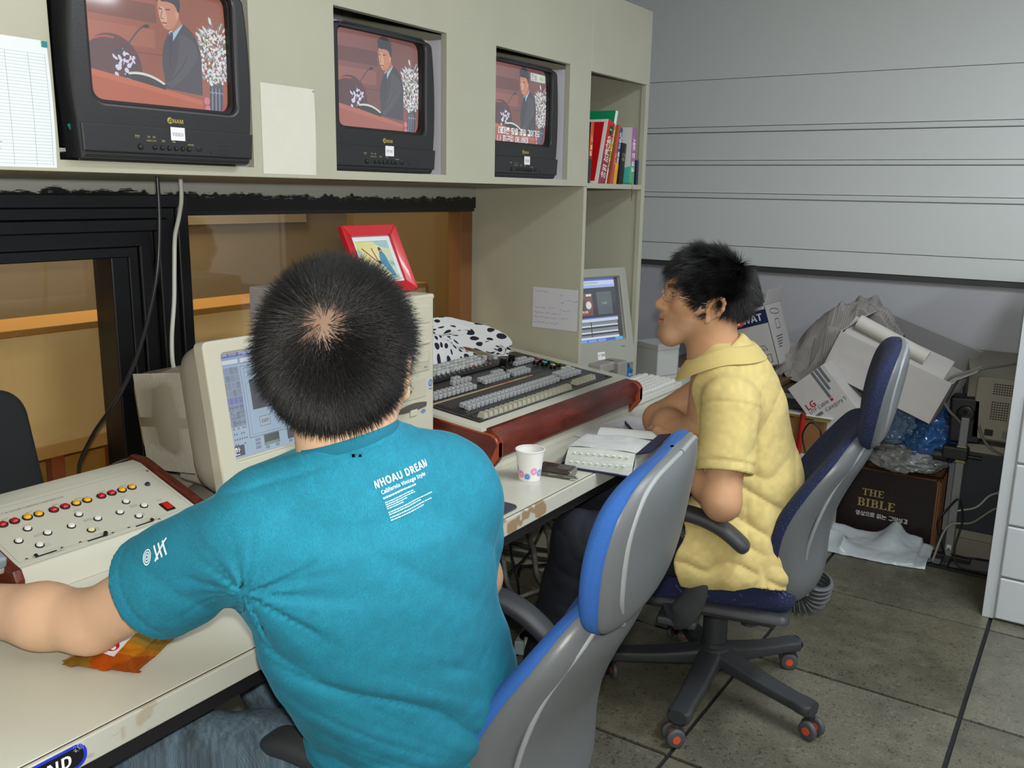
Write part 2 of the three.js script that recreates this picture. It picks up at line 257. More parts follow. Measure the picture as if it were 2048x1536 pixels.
// ---------------------------------------------------------------- built-in desk and cabinet
const lamTex = scuff([232, 232, 226], 10, 101);
const laminate = M(0xc3c2b2, 0.42, { map: lamTex });
const laminateEdge = M(0xb9b9ac, 0.45, { map: lamTex });
const deskTopMat = P(0xd0d1c6, 0.3, { map: scuff([246, 246, 242], 8, 111), clearcoat: 0.25, clearcoatRoughness: 0.25 });
const DY = 0.71, DZ = -0.965;
const desk = thing('work_desk', 'long cream laminate work desk with a chipped front edge along the window wall', 'desk');
part('desk_top', boxUV(bx(-0.9, 3.2, DY - 0.022, DY, WF + 0.004, DZ - 0.006, 0.001)), deskTopMat, desk);
const edgeTex = dataTex(1024, 32, (u, v, x, y) => { const c = pnoise(u, v * 0.02, 60, 121) * 0.55 + pnoise(u, v * 0.012, 260, 122) * 0.45, w = (u > 0.53 && u < 0.63) ? smooth(0.56, 0.62, c + 0.14 * (0.35 - Math.abs(v - 0.35))) : smooth(0.78, 0.84, c) * 0.35; const sp = pnoise(u, v * 0.012, 300, 123) > 0.95 ? -24 : 0; return [222 - 40 * w + sp, 223 - 70 * w + sp, 218 - 96 * w + sp]; });
part('edge_band', (() => { const g = bx(-0.9, 3.2, DY - 0.037, DY - 0.0006, DZ - 0.0045, DZ + 0.003, 0.0025), p = g.attributes.position, uv = g.attributes.uv; for (let k = 0; k < p.count; k++) uv.setXY(k, (p.getX(k) + 0.4) / 3.2, (p.getY(k) - DY) / 0.04); return g; })(), M(0xd9d9d2, 0.45, { map: edgeTex }), desk);
part('edge_gap', bx(-0.9, 3.2, DY - 0.03, DY - 0.0012, DZ - 0.0062, DZ - 0.0043, 0), M(0x4a3a2a, 0.8), desk);
part('rail', bx(-0.9, 3.2, DY - 0.075, DY - 0.022, DZ - 0.05, DZ - 0.022, 0.001), M(0x1a181c, 0.5), desk);
for (const [x, z0] of [[2.63, -1.44], [1.34, -1.45], [-0.3, -1.3]]) part('leg_panel', bx(x, x + 0.02, 0, DY - 0.022, WF + 0.005, z0, 0.001), laminate, desk);
for (const x of [2.628, 1.338]) part('panel_edge', bx(x - 0.001, x + 0.023, 0, DY - 0.023, -1.452, -1.437, 0.001), laminateEdge, desk);
// round-ended blue sticker on the desk edge, cut off by the picture's lower edge
part('sticker', T(new THREE.PlaneGeometry(0.15, 0.034), 0.452, DY - 0.0185, DZ + 0.0035), new THREE.MeshStandardMaterial({ roughness: 0.35, transparent: true, map: canvasTex(1024, 232, (g, w, h) => {
  g.clearRect(0, 0, w, h); g.fillStyle = '#2238c4'; g.beginPath(); g.roundRect(6, 6, w - 12, h - 12, 100); g.fill(); g.fillStyle = '#101018'; g.beginPath(); g.roundRect(34, 32, w - 68, h - 64, 80); g.fill();
  text(g, 'LAND', 690, h / 2 + 6, 'bold 150px sans-serif', '#f4f4f0'); g.fillStyle = 'rgba(230,230,225,0.9)'; for (let i = 0; i < 60; i++) g.fillRect(900 + rnd() * 110, rnd() * 70, 5, 3 + rnd() * 4); }) }), desk);

const CZ = -1.38;
const cab = thing('wall_cabinet', 'cream laminate overhead cabinet wall holding three televisions and a bookshelf', 'cabinet');
const hole = (x0, x1, y0, y1) => [[x0, y0], [x1, y0], [x1, y1], [x0, y1]];
const OPEN = [[0.80, 1.182], [1.402, 1.777], [1.983, 2.362]];
const OT = 1.732, OB = 1.405;
part('front_panel', boxUV(extr(shapeOf([[-0.6, 1.387], [2.487, 1.387], [2.487, 1.962], [-0.6, 1.962]], OPEN.map(o => hole(o[0], o[1], OB, OT))), 0.018, 0.0008, 1).translate(0, 0, CZ - 0.018)), laminate, cab);
part('front_panel', boxUV(extr(shapeOf([[2.487, 1.727], [2.896, 1.727], [2.896, 1.962], [2.487, 1.962]]), 0.018, 0.0008, 1).translate(0, 0, CZ - 0.018)), laminate, cab);
part('stile', boxUV(bx(2.872, 2.896, 0.71, 1.727, CZ - 0.018, CZ, 0.001)), laminate, cab);
part('top_board', bx(-0.6, 2.896, 1.946, 1.961, WF, CZ - 0.018, 0), laminateEdge, cab);
// the underside sags a little towards the wall
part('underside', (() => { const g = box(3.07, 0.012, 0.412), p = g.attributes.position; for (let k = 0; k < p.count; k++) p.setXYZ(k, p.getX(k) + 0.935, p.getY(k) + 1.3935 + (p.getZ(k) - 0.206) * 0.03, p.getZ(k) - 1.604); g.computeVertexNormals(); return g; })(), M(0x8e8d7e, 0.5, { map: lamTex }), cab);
for (const x of [1.29, 1.87]) part('divider', bx(x, x + 0.016, 1.4, 1.945, WF, CZ - 0.018, 0), laminateEdge, cab);
part('partition', boxUV(bx(2.466, 2.484, DY, 1.386, WF + 0.002, CZ, 0.001)), laminate, cab);
part('partition', boxUV(bx(2.468, 2.486, 1.387, 1.945, WF + 0.002, CZ - 0.018, 0.0005)), laminate, cab);
part('shelf', boxUV(bx(2.485, 2.873, 1.382, 1.3975, WF + 0.002, CZ, 0.001)), laminate, cab);
part('side_panel', boxUV(bx(2.877, 2.894, DY, 1.946, WF + 0.002, CZ - 0.0185, 0.001)), laminate, cab);
part('back_panel', boxUV(bx(2.486, 2.877, DY, 1.945, WF + 0.002, WF + 0.01, 0)), laminate, cab);
const linerMat = M(0xc9c9d2, 0.7);
OPEN.forEach(([a, b], i) => {
  part('liner', extr(shapeOf([[a - 0.06, OB - 0.004], [b + 0.06, OB - 0.004], [b + 0.06, OT - 0.013], [a - 0.06, OT - 0.013]], [hole(a + 0.03, b - 0.06, OB + 0.02, OT - 0.05)]), 0.002), linerMat, cab, [0, 0, CZ - 0.058]);
  part('sill', bx(a - 0.05, b + 0.06, OB - 0.008, OB - 0.001, WF + 0.1, CZ - 0.018, 0), linerMat, cab);
  part('reveal', bx(b, b + 0.004, OB, OT - 0.013, CZ - 0.058, CZ - 0.0185, 0), linerMat, cab);
});

// ---------------------------------------------------------------- three televisions
const tvPicture = (variant) => canvasTex(1024, 768, (g, w, h) => {
  const bg = g.createLinearGradient(0, 0, w, h); const red = variant ? [[150, 96, 92], [122, 70, 62], [142, 88, 78]] : [[186, 108, 74], [150, 76, 44], [172, 94, 60]];
  red.forEach((c, i) => bg.addColorStop(i / 2, `rgb(${c})`)); g.fillStyle = bg; g.fillRect(0, 0, w, h);
  g.fillStyle = 'rgba(60,30,24,0.35)'; g.fillRect(0, 150, 480, 110); g.fillStyle = 'rgba(220,140,110,0.25)'; g.fillRect(0, 300, 460, 110);
  g.strokeStyle = 'rgba(60,20,20,0.6)'; g.lineWidth = 4; g.beginPath(); g.moveTo(330, 448); g.lineTo(520, 444); g.stroke();
  g.fillStyle = 'rgba(70,36,40,0.75)'; g.beginPath(); g.ellipse(170, 560, 190, 200, 0, 0, 7); g.fill(); g.strokeStyle = 'rgba(205,90,60,0.9)'; g.lineWidth = 10; g.beginPath(); g.ellipse(150, 560, 190, 180, 0, 3.3, 4.9); g.stroke();
  // flowers in a vase
  g.fillStyle = '#50525e'; g.fillRect(858, 560, 112, 208); for (let i = 0; i < 7; i++) { g.fillStyle = i % 2 ? '#8f93a4' : '#2c2e3a'; g.fillRect(862 + i * 15, 600, 8, 168); } for (let i = 0; i < 4; i++) { g.strokeStyle = '#b4b8c8'; g.lineWidth = 4; g.beginPath(); g.arc(876 + i * 27, 640, 13, 3.14, 6.28); g.stroke(); }
  let s = seed; seed = 99; for (let i = 0; i < 520; i++) { const a = rnd() * 6.283, r = Math.sqrt(rnd()), x = 900 + Math.cos(a) * r * 150, y = 410 + Math.sin(a) * r * 175, c = rnd(); g.fillStyle = c < 0.2 ? '#5d6b52' : c < 0.35 ? '#9aa8a0' : c < 0.45 ? '#d9c8d8' : `rgb(${218 + rnd() * 37},${222 + rnd() * 33},${226 + rnd() * 29})`; g.beginPath(); g.ellipse(x, y, 7 + rnd() * 9, 4 + rnd() * 6, rnd() * 3, 0, 7); g.fill(); }
  for (let i = 0; i < 26; i++) { const a = -1.57 + (rnd() - 0.5) * 2.2, r = 120 + rnd() * 80; g.fillStyle = rnd() < 0.4 ? '#7e8e80' : '#dfe6e6'; g.beginPath(); g.ellipse(905 + Math.cos(a) * r * 0.8, 370 + Math.sin(a) * r, 7, 22, a + 1.57, 0, 7); g.fill(); } seed = s;
  g.fillStyle = '#e0788a'; g.beginPath(); g.arc(835, 690, 24, 0, 7); g.arc(842, 740, 22, 0, 7); g.fill(); g.fillStyle = '#b8433a'; g.beginPath(); g.arc(985, 740, 26, 0, 7); g.fill();
  // suited man bending over an open book
  g.fillStyle = '#3b3a40'; g.beginPath(); g.moveTo(512, 560); g.quadraticCurveTo(480, 420, 560, 300); g.lineTo(668, 232); g.quadraticCurveTo(790, 280, 800, 430); g.lineTo(800, 660); g.lineTo(520, 640); g.closePath(); g.fill();
  g.fillStyle = '#4c4b52'; g.beginPath(); g.moveTo(640, 300); g.quadraticCurveTo(780, 300, 770, 430); g.quadraticCurveTo(700, 540, 560, 640); g.lineTo(530, 610); g.quadraticCurveTo(620, 540, 640, 300); g.fill();
  g.strokeStyle = 'rgba(20,20,26,0.8)'; g.lineWidth = 5; g.beginPath(); g.moveTo(565, 320); g.lineTo(560, 520); g.stroke(); g.beginPath(); g.moveTo(690, 430); g.quadraticCurveTo(640, 520, 560, 590); g.stroke();
  g.fillStyle = '#a9cde4'; g.beginPath(); g.moveTo(560, 300); g.lineTo(650, 220); g.lineTo(668, 240); g.lineTo(586, 352); g.closePath(); g.fill(); g.fillStyle = '#2c3450'; g.beginPath(); g.moveTo(570, 300); g.lineTo(592, 292); g.lineTo(584, 420); g.lineTo(560, 430); g.closePath(); g.fill();
  // head bent toward the book: neck, face in three-quarter view, ear, brushed-up hair
  g.fillStyle = '#b9714f'; g.beginPath(); g.moveTo(566, 250); g.lineTo(640, 190); g.lineTo(662, 238); g.lineTo(590, 300); g.fill();
  g.fillStyle = '#cf8a68'; g.beginPath(); g.moveTo(500, 120); g.quadraticCurveTo(486, 190, 512, 246); g.quadraticCurveTo(530, 290, 566, 284); g.quadraticCurveTo(618, 262, 640, 200); g.quadraticCurveTo(652, 130, 610, 96); g.quadraticCurveTo(540, 80, 500, 120); g.fill();
  g.fillStyle = '#e2ab8c'; g.beginPath(); g.ellipse(530, 206, 26, 56, -0.1, 0, 7); g.fill(); g.fillStyle = '#dca080'; g.beginPath(); g.ellipse(632, 186, 13, 25, 0.1, 0, 7); g.fill();
  g.strokeStyle = '#3a221c'; g.lineWidth = 7; g.beginPath(); g.moveTo(502, 164); g.lineTo(526, 168); g.moveTo(548, 166); g.lineTo(584, 160); g.stroke(); g.lineWidth = 5; g.strokeStyle = '#7c4434'; g.beginPath(); g.moveTo(526, 176); g.quadraticCurveTo(508, 214, 516, 222); g.lineTo(532, 224); g.stroke(); g.strokeStyle = '#8c3c34'; g.lineWidth = 8; g.beginPath(); g.moveTo(518, 248); g.lineTo(552, 246); g.stroke();
  g.fillStyle = '#242228'; g.beginPath(); g.moveTo(492, 128); g.quadraticCurveTo(480, 70, 535, 52); g.quadraticCurveTo(606, 34, 646, 74); g.quadraticCurveTo(672, 100, 650, 170); g.lineTo(636, 166); g.quadraticCurveTo(628, 128, 604, 122); g.quadraticCurveTo(560, 112, 530, 122); g.lineTo(510, 112); g.closePath(); g.fill();
  for (let i = 0; i < 34; i++) { g.strokeStyle = i % 3 ? '#242228' : '#403e46'; g.lineWidth = 7; const q = i / 33, x0 = 500 + q * 150, y0 = 96 - 40 * Math.sin(q * 3.1); g.beginPath(); g.moveTo(x0, y0); g.lineTo(x0 - 14 + q * 26, y0 - 26 - (i % 4) * 6); g.stroke(); }
  // microphone, open book, lectern
  g.strokeStyle = '#3c3f48'; g.lineWidth = 9; g.beginPath(); g.moveTo(150, 560); g.lineTo(330, 340); g.quadraticCurveTo(370, 292, 400, 288); g.stroke(); g.fillStyle = '#22232a'; g.beginPath(); g.ellipse(405, 286, 22, 11, -0.2, 0, 7); g.fill();
  for (let i = 0; i < 46; i++) { const x = 180 + hash3(i, 1, 1) * 130, y = 440 + hash3(i, 2, 1) * 170; g.fillStyle = hash3(i, 3, 1) < 0.5 ? '#e4e0f4' : '#40364c'; g.beginPath(); g.ellipse(x, y, 5 + hash3(i, 4, 1) * 12, 10 + hash3(i, 5, 1) * 10, hash3(i, 6, 1) * 3, 0, 7); g.fill(); }
  g.fillStyle = variant ? '#b0604c' : '#bf5a2e'; g.beginPath(); g.moveTo(0, 568); g.lineTo(800, 690); g.lineTo(800, 768); g.lineTo(0, 768); g.closePath(); g.fill();
  g.fillStyle = variant ? '#c06e58' : '#d0683a'; g.beginPath(); g.moveTo(0, 568); g.lineTo(800, 690); g.lineTo(800, 720); g.lineTo(0, 604); g.closePath(); g.fill();
  g.fillStyle = '#1e2018'; g.beginPath(); g.moveTo(250, 578); g.quadraticCurveTo(380, 560, 520, 620); g.lineTo(520, 650); g.lineTo(250, 604); g.fill(); g.fillStyle = '#e4eae2'; g.beginPath(); g.moveTo(262, 572); g.quadraticCurveTo(390, 540, 520, 614); g.lineTo(505, 622); g.quadraticCurveTo(390, 560, 270, 584); g.fill();
  if (variant === 0) { g.fillStyle = 'rgba(250,248,226,0.75)'; for (let i = 0; i < 6; i++) { g.save(); g.translate(430 + i * 26, 20 + i * 4); g.rotate(0.5); g.fillRect(-8, 0, 16, 86 - i * 6); g.restore(); } }
  if (variant === 1) { for (let i = 0; i < 7; i++) { g.fillStyle = i % 2 ? '#fdfbe8' : '#c9a89a'; g.fillRect(2, 6 + i * 20, 34 - i * 3, 12); } }
  if (variant === 2) {
    g.fillStyle = '#cfe4dc'; g.beginPath(); g.roundRect(690, 54, 300, 80, 14); g.fill(); g.strokeStyle = '#6a78b0'; g.lineWidth = 5; g.stroke(); hangul(g, '찬송', 706, 62, 62, '#b07a5a'); text(g, '446', 912, 96, 'bold 60px sans-serif', '#c9b43a');
    for (const [o, c] of [[4, '#1c1c24'], [0, '#ffffff']]) { hangul(g, '메마른 땅을 종일 걸어가도', 150 + o, 612 + o, 66, c, 0.13); hangul(g, '나 피곤치 아니하며', 140 + o, 690 + o, 66, c, 0.13); }
  }
});
const decal = (w, h, draw, k = 1, rough = 0.4) => { const m = new THREE.MeshStandardMaterial({ roughness: rough, transparent: true, map: canvasTex(w, h, (g, a, b) => { g.clearRect(0, 0, a, b); draw(g, a, b); }) }); return m; };
const tvLogo = decal(256, 96, (g, w, h) => { g.fillStyle = '#b0a04a'; g.beginPath(); g.arc(46, 48, 40, 0, 7); g.fill(); g.strokeStyle = '#1c1d20'; g.lineWidth = 9; g.beginPath(); g.moveTo(26, 78); g.quadraticCurveTo(40, 20, 70, 26); g.lineTo(64, 78); g.moveTo(30, 60); g.lineTo(84, 48); g.stroke(); text(g, 'NAM', 166, 52, 'bold 70px sans-serif', '#b0a04a'); });
const tvMarks = decal(1024, 96, (g) => { g.fillStyle = '#a49a6c'; const X = [60, 172, 226]; X.forEach((x, i) => { text(g, ['전원', 'TV', 'TV'][i] === '전원' ? '' : 'TV', x, 24, 'bold 26px sans-serif', '#a49a6c'); text(g, i ? ['', 'VIDEO', 'CATV'][i] : '', x, 54, 'bold 18px sans-serif', '#a49a6c'); }); hangul(g, '전원', 36, 10, 26, '#a49a6c'); for (const x of [282, 390]) { text(g, '▼', x, 54, '22px sans-serif', '#a49a6c'); text(g, '▲', x + 60, 54, '22px sans-serif', '#a49a6c'); } hangul(g, '음량', 302, 40, 20, '#a49a6c'); hangul(g, '채널', 410, 40, 20, '#a49a6c'); text(g, 'POWER', 610, 70, 'bold 20px sans-serif', '#a49a6c'); });
const tvShell = plastic(0x222325, 0.4, 0.0002), tvDark = plastic(0x141517, 0.45, 0.0002);
function bulged(w, h, b, bt = b) { // television outline with slightly convex sides
  const s = new THREE.Shape(); s.moveTo(-w / 2 + 0.004, 0); s.lineTo(w / 2 - 0.012, 0); s.quadraticCurveTo(w / 2 - 0.004, 0.002, w / 2 - 0.004, 0.012); s.lineTo(w / 2 - 0.001, 0.056); s.bezierCurveTo(w / 2 + b, h * 0.4, w / 2 + b, h * 0.7, w / 2 - 0.006, h - 0.012); s.quadraticCurveTo(w / 2 - 0.01, h - 0.003, w / 2 - 0.024, h - 0.002); s.bezierCurveTo(w * 0.2, h + bt, -w * 0.2, h + bt, -w / 2 + 0.024, h - 0.002); s.quadraticCurveTo(-w / 2 + 0.008, h - 0.003, -w / 2 + 0.006, h - 0.012); s.bezierCurveTo(-w / 2 - b, h * 0.7, -w / 2 - b, h * 0.4, -w / 2 + 0.001, 0.056); s.lineTo(-w / 2 + 0.004, 0); return s;
}
function television(i, label, sticker, pos, scale) {
  const t = thing('television', label, 'television', pos); t.scale.setScalar(scale);
  const fr = bulged(0.338, 0.292, 0.006, 0.005); fr.holes.push(new THREE.Path(rrect(0.276, 0.202, 0.02, 0, 0.188).getPoints(8).reverse()));
  part('bezel', extr(fr, 0.05, 0.006, 3), tvShell, t, [0, 0.008, -0.05]);
  const sur = rrect(0.288, 0.214, 0.02, 0, 0.188); sur.holes.push(new THREE.Path(rrect(0.268, 0.194, 0.02, 0, 0.188).getPoints(8).reverse()));
  part('screen_surround', extr(sur, 0.012), tvDark, t, [0, 0.008, -0.022]);
  part('screen', (() => { const g = new THREE.PlaneGeometry(0.276, 0.204, 24, 18), p = g.attributes.position; for (let k = 0; k < p.count; k++) p.setZ(k, 0.009 * (1 - (p.getX(k) / 0.138) ** 2 * 0.6 - (p.getY(k) / 0.102) ** 2 * 0.4) - 0.0045); g.computeVertexNormals(); return g; })(), screenMat(tvPicture(i), 0.72), t, [0, 0.196, -0.018]);
  part('control_panel', extr(shapeOf([[-0.1655, 0.012], [0.163, 0.012], [0.167, 0.0555], [-0.167, 0.0555]]), 0.006, 0.002, 2), tvShell, t, [0, 0.006, -0.001]);
  part('foot', rbox(0.31, 0.03, 0.3, 0.004, 0, 0.003, -0.18), tvDark, t);
  part('casing', (() => { const g = new THREE.CylinderGeometry(0.13, 0.222, 0.3, 4, 1).rotateY(Math.PI / 4).rotateX(-Math.PI / 2), p = g.attributes.position; for (let k = 0; k < p.count; k++) p.setXYZ(k, p.getX(k) * 1.03, p.getY(k) * 0.86 + 0.155, p.getZ(k) - 0.19); const n = g.toNonIndexed(); n.computeVertexNormals(); return n; })(), tvDark, t);
  [[-0.067, 0.0048], [-0.0405, 0.0038], [-0.0263, 0.0038], [-0.0127, 0.0038], [0.0007, 0.0038], [0.0136, 0.0038], [0.0263, 0.0038]].forEach(([x, r], k) => part(k ? 'button' : 'power_button', lathe([[0, 0.0035], [r * 0.7, 0.0033], [r, 0.002], [r, 0]], 18).rotateX(Math.PI / 2), tvDark, t, [x, 0.029, 0.005]));
  part('dial', lathe([[0, 0.002], [0.0052, 0.0018], [0.0056, 0]], 24).rotateX(Math.PI / 2), tvDark, t, [0.0468, 0.031, 0.005]);
  part('indicator', rbox(0.0016, 0.005, 0.002, 0.0005), mat.black, t, [0.072, 0.026, 0.0052]);
  part('marks', T(new THREE.PlaneGeometry(0.19, 0.0178), 0.012, 0.0405, 0.0054), tvMarks, t);
  part('logo', T(new THREE.PlaneGeometry(0.034, 0.0128), 0.006, 0.0745, 0.0004), tvLogo, t);
  part('paper_label', T(new RoundedBoxGeometry(0.028, 0.0215, 0.0004, 1, 0.0001), 0.005, 0.053, 0.006), M(0xffffff, 0.7, { map: canvasTex(128, 96, (g, w, h) => { g.fillStyle = '#e8e9ec'; g.fillRect(0, 0, w, h); text(g, sticker, w / 2, h / 2 + 4, `${sticker.length > 4 ? 32 : 38}px serif`, '#2e2e38'); }) }), t);
  for (let a = 0; a < 3; a++) part('grille_slot', box(0.02, 0.0008, 0.001, 0.098, 0.022 + a * 0.008, 0.005), mat.black, t);
}
television(0, 'nearest black television, marked VIDEO on a white label', 'VIDEO', [0.986, 1.401, -1.352], 1.0);
television(1, 'middle black television, above the red picture frame, no caption on its screen', 'PVW', [1.577, 1.398, -1.398], 1.035);
television(2, 'black television showing white Korean captions, beside the bookshelf', 'PGM', [2.158, 1.398, -1.402], 1.045);

// ---------------------------------------------------------------- papers on the cabinet
const listTex = canvasTex(768, 1024, (g, w, h) => {
  g.fillStyle = '#dfe6ea'; g.fillRect(0, 0, w, h); text(g, 'Hot Key List', 250, 40, 'bold 34px sans-serif', '#3c4048'); g.strokeStyle = '#8a929a'; g.lineWidth = 2;
  for (let y = 110; y < h - 20; y += 26) { g.beginPath(); g.moveTo(20, y); g.lineTo(w - 20, y); g.stroke(); }
  for (const x of [20, 60, 330, 520, 650, w - 20]) { g.beginPath(); g.moveTo(x, 110); g.lineTo(x, h - 20); g.stroke(); }
  const keys = ['Shift + F1', 'Alt + Y', 'Ctrl + X', 'Ctrl + V', 'Ctrl + C', 'Alt + S', 'Ctrl + Shift + T', 'Ctrl + Num + 7', 'Ctrl + Alt + D', 'Ctrl + Alt + L', 'Ctrl + Alt + A', 'Ctrl + 1', '', 'Ctrl + Alt + B', 'Ctrl + Alt + E', 'Ctrl + Alt + D', 'Ctrl + Alt + M', '', 'Ctrl + X', 'Ctrl + C', 'Ctrl + V', '', 'PageDown', 'PageUp', 'Ctrl + Z', '', 'Ctrl + PageUp', 'Ctrl + Insert', 'Ctrl + Delete'];
  keys.forEach((k, i) => { text(g, k, 338, 150 + i * 26, '20px sans-serif', '#50565e', 'left'); if (k) hangul(g, ['자막 열기', '저장하기', '화면 전환', '다음 곡', '글자 크기'][i % 5], 80, 139 + i * 26, 20, '#606870', 0.08); });
});
const sheetPaper = (w, h, curl) => sheet((u, v) => [(u - 0.5) * w, (v - 0.5) * h, curl * Math.sin(v * 3.1) * (u * u) + 0.0006], 14, 14);
const pl = solo('paper_sheet', sheetPaper(0.2, 0.186, 0.004), M(0xffffff, 0.8, { map: listTex, side: THREE.DoubleSide }), 'printed white table of shortcut keys taped left of the nearest television', 'paper', [0.693, 1.485, CZ], [0, 0, 0]);
for (const [x, y] of [[0.096, 0.088], [0.098, -0.086]]) part('tape', rbox(0.009, 0.009, 0.0006, 0.0002, x, y, 0.0024), M(0x127c80, 0.4), pl, null, [0, 0, y > 0 ? 0 : 0.5]);
const p2 = solo('paper_sheet', sheetPaper(0.138, 0.168, 0.002), M(0xdcdad2, 0.7, { map: scuff([246, 246, 240], 6, 131), side: THREE.DoubleSide }), 'blank cream sheet stuck between the first and second televisions', 'paper', [1.272, 1.478, CZ]);
part('pin', ball(0.0016, 0.066, 0.08, 0.002, 8), mat.steel, p2);
const noteTex = canvasTex(512, 400, (g, w, h) => {
  g.fillStyle = '#cfd0d8'; g.fillRect(0, 0, w, h); let s = seed; seed = 31; g.strokeStyle = '#74788c'; g.lineWidth = 3;
  const scrib = (x, y, n) => { g.beginPath(); g.moveTo(x, y); for (let i = 0; i < n; i++) { x += 7 + rnd() * 6; g.lineTo(x, y + (rnd() - 0.5) * 20); if (rnd() < 0.2) { x += 12; g.moveTo(x, y); } } g.stroke(); };
  scrib(20, 40, 12); for (const [x, y, n] of [[310, 60, 3], [360, 110, 14], [320, 130, 4], [20, 200, 12], [190, 200, 6], [310, 210, 9], [10, 250, 28], [16, 295, 24], [300, 290, 8], [14, 345, 26]]) scrib(x, y, n); seed = s;
});
solo('paper_sheet', sheetPaper(0.170, 0.132, 0.001), M(0xffffff, 0.8, { map: noteTex, side: THREE.DoubleSide }), 'handwritten pale note taped on the partition beside the far monitor', 'paper', [2.4658, 1.0, -1.472], [0, -Math.PI / 2, 0]);

// ---------------------------------------------------------------- books on the shelf
function spineTex(bands, txt, color, opts = {}) {
  return canvasTex(96, 512, (g, w, h) => { let y = 0; for (const [f, c] of bands) { g.fillStyle = c; g.fillRect(0, y * h, w, f * h + 1); y += f; }
    if (opts.emblem) { g.fillStyle = opts.emblem; g.beginPath(); g.ellipse(w / 2, 70, 26, 40, 0.2, 0, 7); g.fill(); g.fillStyle = '#8fae3c'; g.fillRect(30, 60, 30, 14); }
    g.save(); g.translate(w / 2, opts.at ?? 130); g.rotate(Math.PI / 2); hangul(g, txt, 0, -w * 0.3, w * 0.58, color, 0.13); if (opts.sub) hangul(g, opts.sub, 10, -w * 0.3 + (opts.dy ?? 0), w * 0.36, opts.subColor ?? color, 0.12); g.restore(); });
}
function book(label, x, w, h, d, lean, z, spine, cover, page = 0xd8d4c8, extra) {
  const t = thing('book', label, 'book', [x, 1.3978, z], 0, undefined), r = new THREE.Group(); t.rotation.z = -lean; const cm = cover.isMaterial ? cover : M(cover, 0.4);
  part('cover', [bx(0, 0.002, 0, h, -d, 0, 0.0005), bx(w - 0.002, w, 0, h, -d, 0, 0.0005)], cm, t);
  part('spine', (() => { const g = sheet((u, v) => [u * w, v * h, 0.003 * Math.sin(u * Math.PI)], 8, 2); return g; })(), M(0xffffff, 0.4, { map: spine, side: THREE.DoubleSide }), t);
  part('pages', bx(0.002, w - 0.002, 0.003, h - 0.003, -d + 0.003, -0.001, 0), M(page, 0.8), t);
  if (extra) extra(t); return t;
}
const redCover = M(0xffffff, 0.35, { map: canvasTex(256, 384, (g, w, h) => { g.fillStyle = '#e4e0d8'; g.fillRect(0, 0, w, h); g.fillStyle = '#c4141c'; g.fillRect(0, 14, w - 20, h - 28); g.fillStyle = '#e2ded6'; g.fillRect(60, 210, 120, 116); g.fillRect(70, 340, 60, 26); let s = seed; seed = 5; g.strokeStyle = '#2c4a40'; g.lineWidth = 3; for (let i = 0; i < 12; i++) { g.beginPath(); g.moveTo(80 + rnd() * 80, 225 + rnd() * 90); g.lineTo(80 + rnd() * 80, 225 + rnd() * 90); g.stroke(); } seed = s; }) });
book('thin dark green book with an orange top, leftmost on the shelf', 2.536, 0.02, 0.188, 0.12, 0.08, CZ - 0.03, spineTex([[0.55, '#c0501c'], [0.05, '#7a2a14'], [0.4, '#12302a']], '그 영성', '#e8d8c0', { at: 110 }), 0x12332c);
book('thick red boxed book with a white border on its cover', 2.608, 0.05, 0.212, 0.15, 0.27, CZ - 0.03, spineTex([[0.26, '#c01a1c'], [0.2, '#b02028'], [0.54, '#8a3044']], '예수님의 비유', '#eadfd8', { at: 120, emblem: '#16351a', sub: '주말의', subColor: '#a8c83c', dy: -22 }), 0xffffff, 0xdedad2, t => part('cover_print', (() => { const g = new THREE.PlaneGeometry(0.148, 0.21).rotateY(-Math.PI / 2); return T(g, -0.0003, 0.106, -0.076); })(), redCover, t));
book('tall lime green and white book leaning with a teal corner', 2.668, 0.018, 0.246, 0.16, 0.27, CZ - 0.04, spineTex([[0.2, '#d8e4e0'], [0.5, '#7ec81e'], [0.08, '#3a4a6a'], [0.22, '#dcdcd8']], '말씀과 기도의 삶', '#eef4e0', { at: 130 }), 0x149060);
book('slim rust red book between the lime book and the blue book', 2.694, 0.018, 0.196, 0.13, 0.22, CZ - 0.03, spineTex([[1, '#b04a2c']], '믿음', '#c88a60', { at: 240 }), 0xa8452a);
book('blue spined book with a yellow and white foot', 2.722, 0.024, 0.188, 0.13, 0.17, CZ - 0.034, spineTex([[0.5, '#2a4a80'], [0.12, '#7a2a4a'], [0.12, '#e0a828'], [0.26, '#d89a20']], '생명의 말씀', '#cdd8ee', { at: 40 }), 0x2a5aa0);
book('short black hymn book with gilt marks', 2.752, 0.034, 0.137, 0.1, 0.12, CZ - 0.03, spineTex([[1, '#0b0b0c']], '찬송', '#8a8468', { at: 120 }), 0x0b0b0c);
const wb7 = book('thick white and teal book with a purple spine', 2.806, 0.035, 0.188, 0.12, 0.03, CZ - 0.016, spineTex([[0.62, '#9c6698'], [0.38, '#58a074']], '새로 본 성경', '#f4e4f0', { at: 100 }), M(0xffffff, 0.4, { map: canvasTex(64, 256, (g, w, h) => { g.fillStyle = '#d8d8d4'; g.fillRect(0, 0, w, h); g.fillStyle = '#4cbcae'; g.beginPath(); g.moveTo(0, h); g.lineTo(0, h * 0.8); g.lineTo(w, h * 0.68); g.lineTo(w, h); g.fill(); }) }), 0x7a2c3c);
book('low navy notebook, rightmost on the shelf', 2.853, 0.014, 0.082, 0.12, 0.0, CZ - 0.014, spineTex([[1, '#18264a']], '', '#ffffff'), 0x18264a);
book('burgundy book behind the navy notebook at the shelf end', 2.850, 0.018, 0.178, 0.1, 0.0, CZ - 0.14, spineTex([[1, '#6a1e2e']], '', '#ffffff'), 0x6a1e2e);
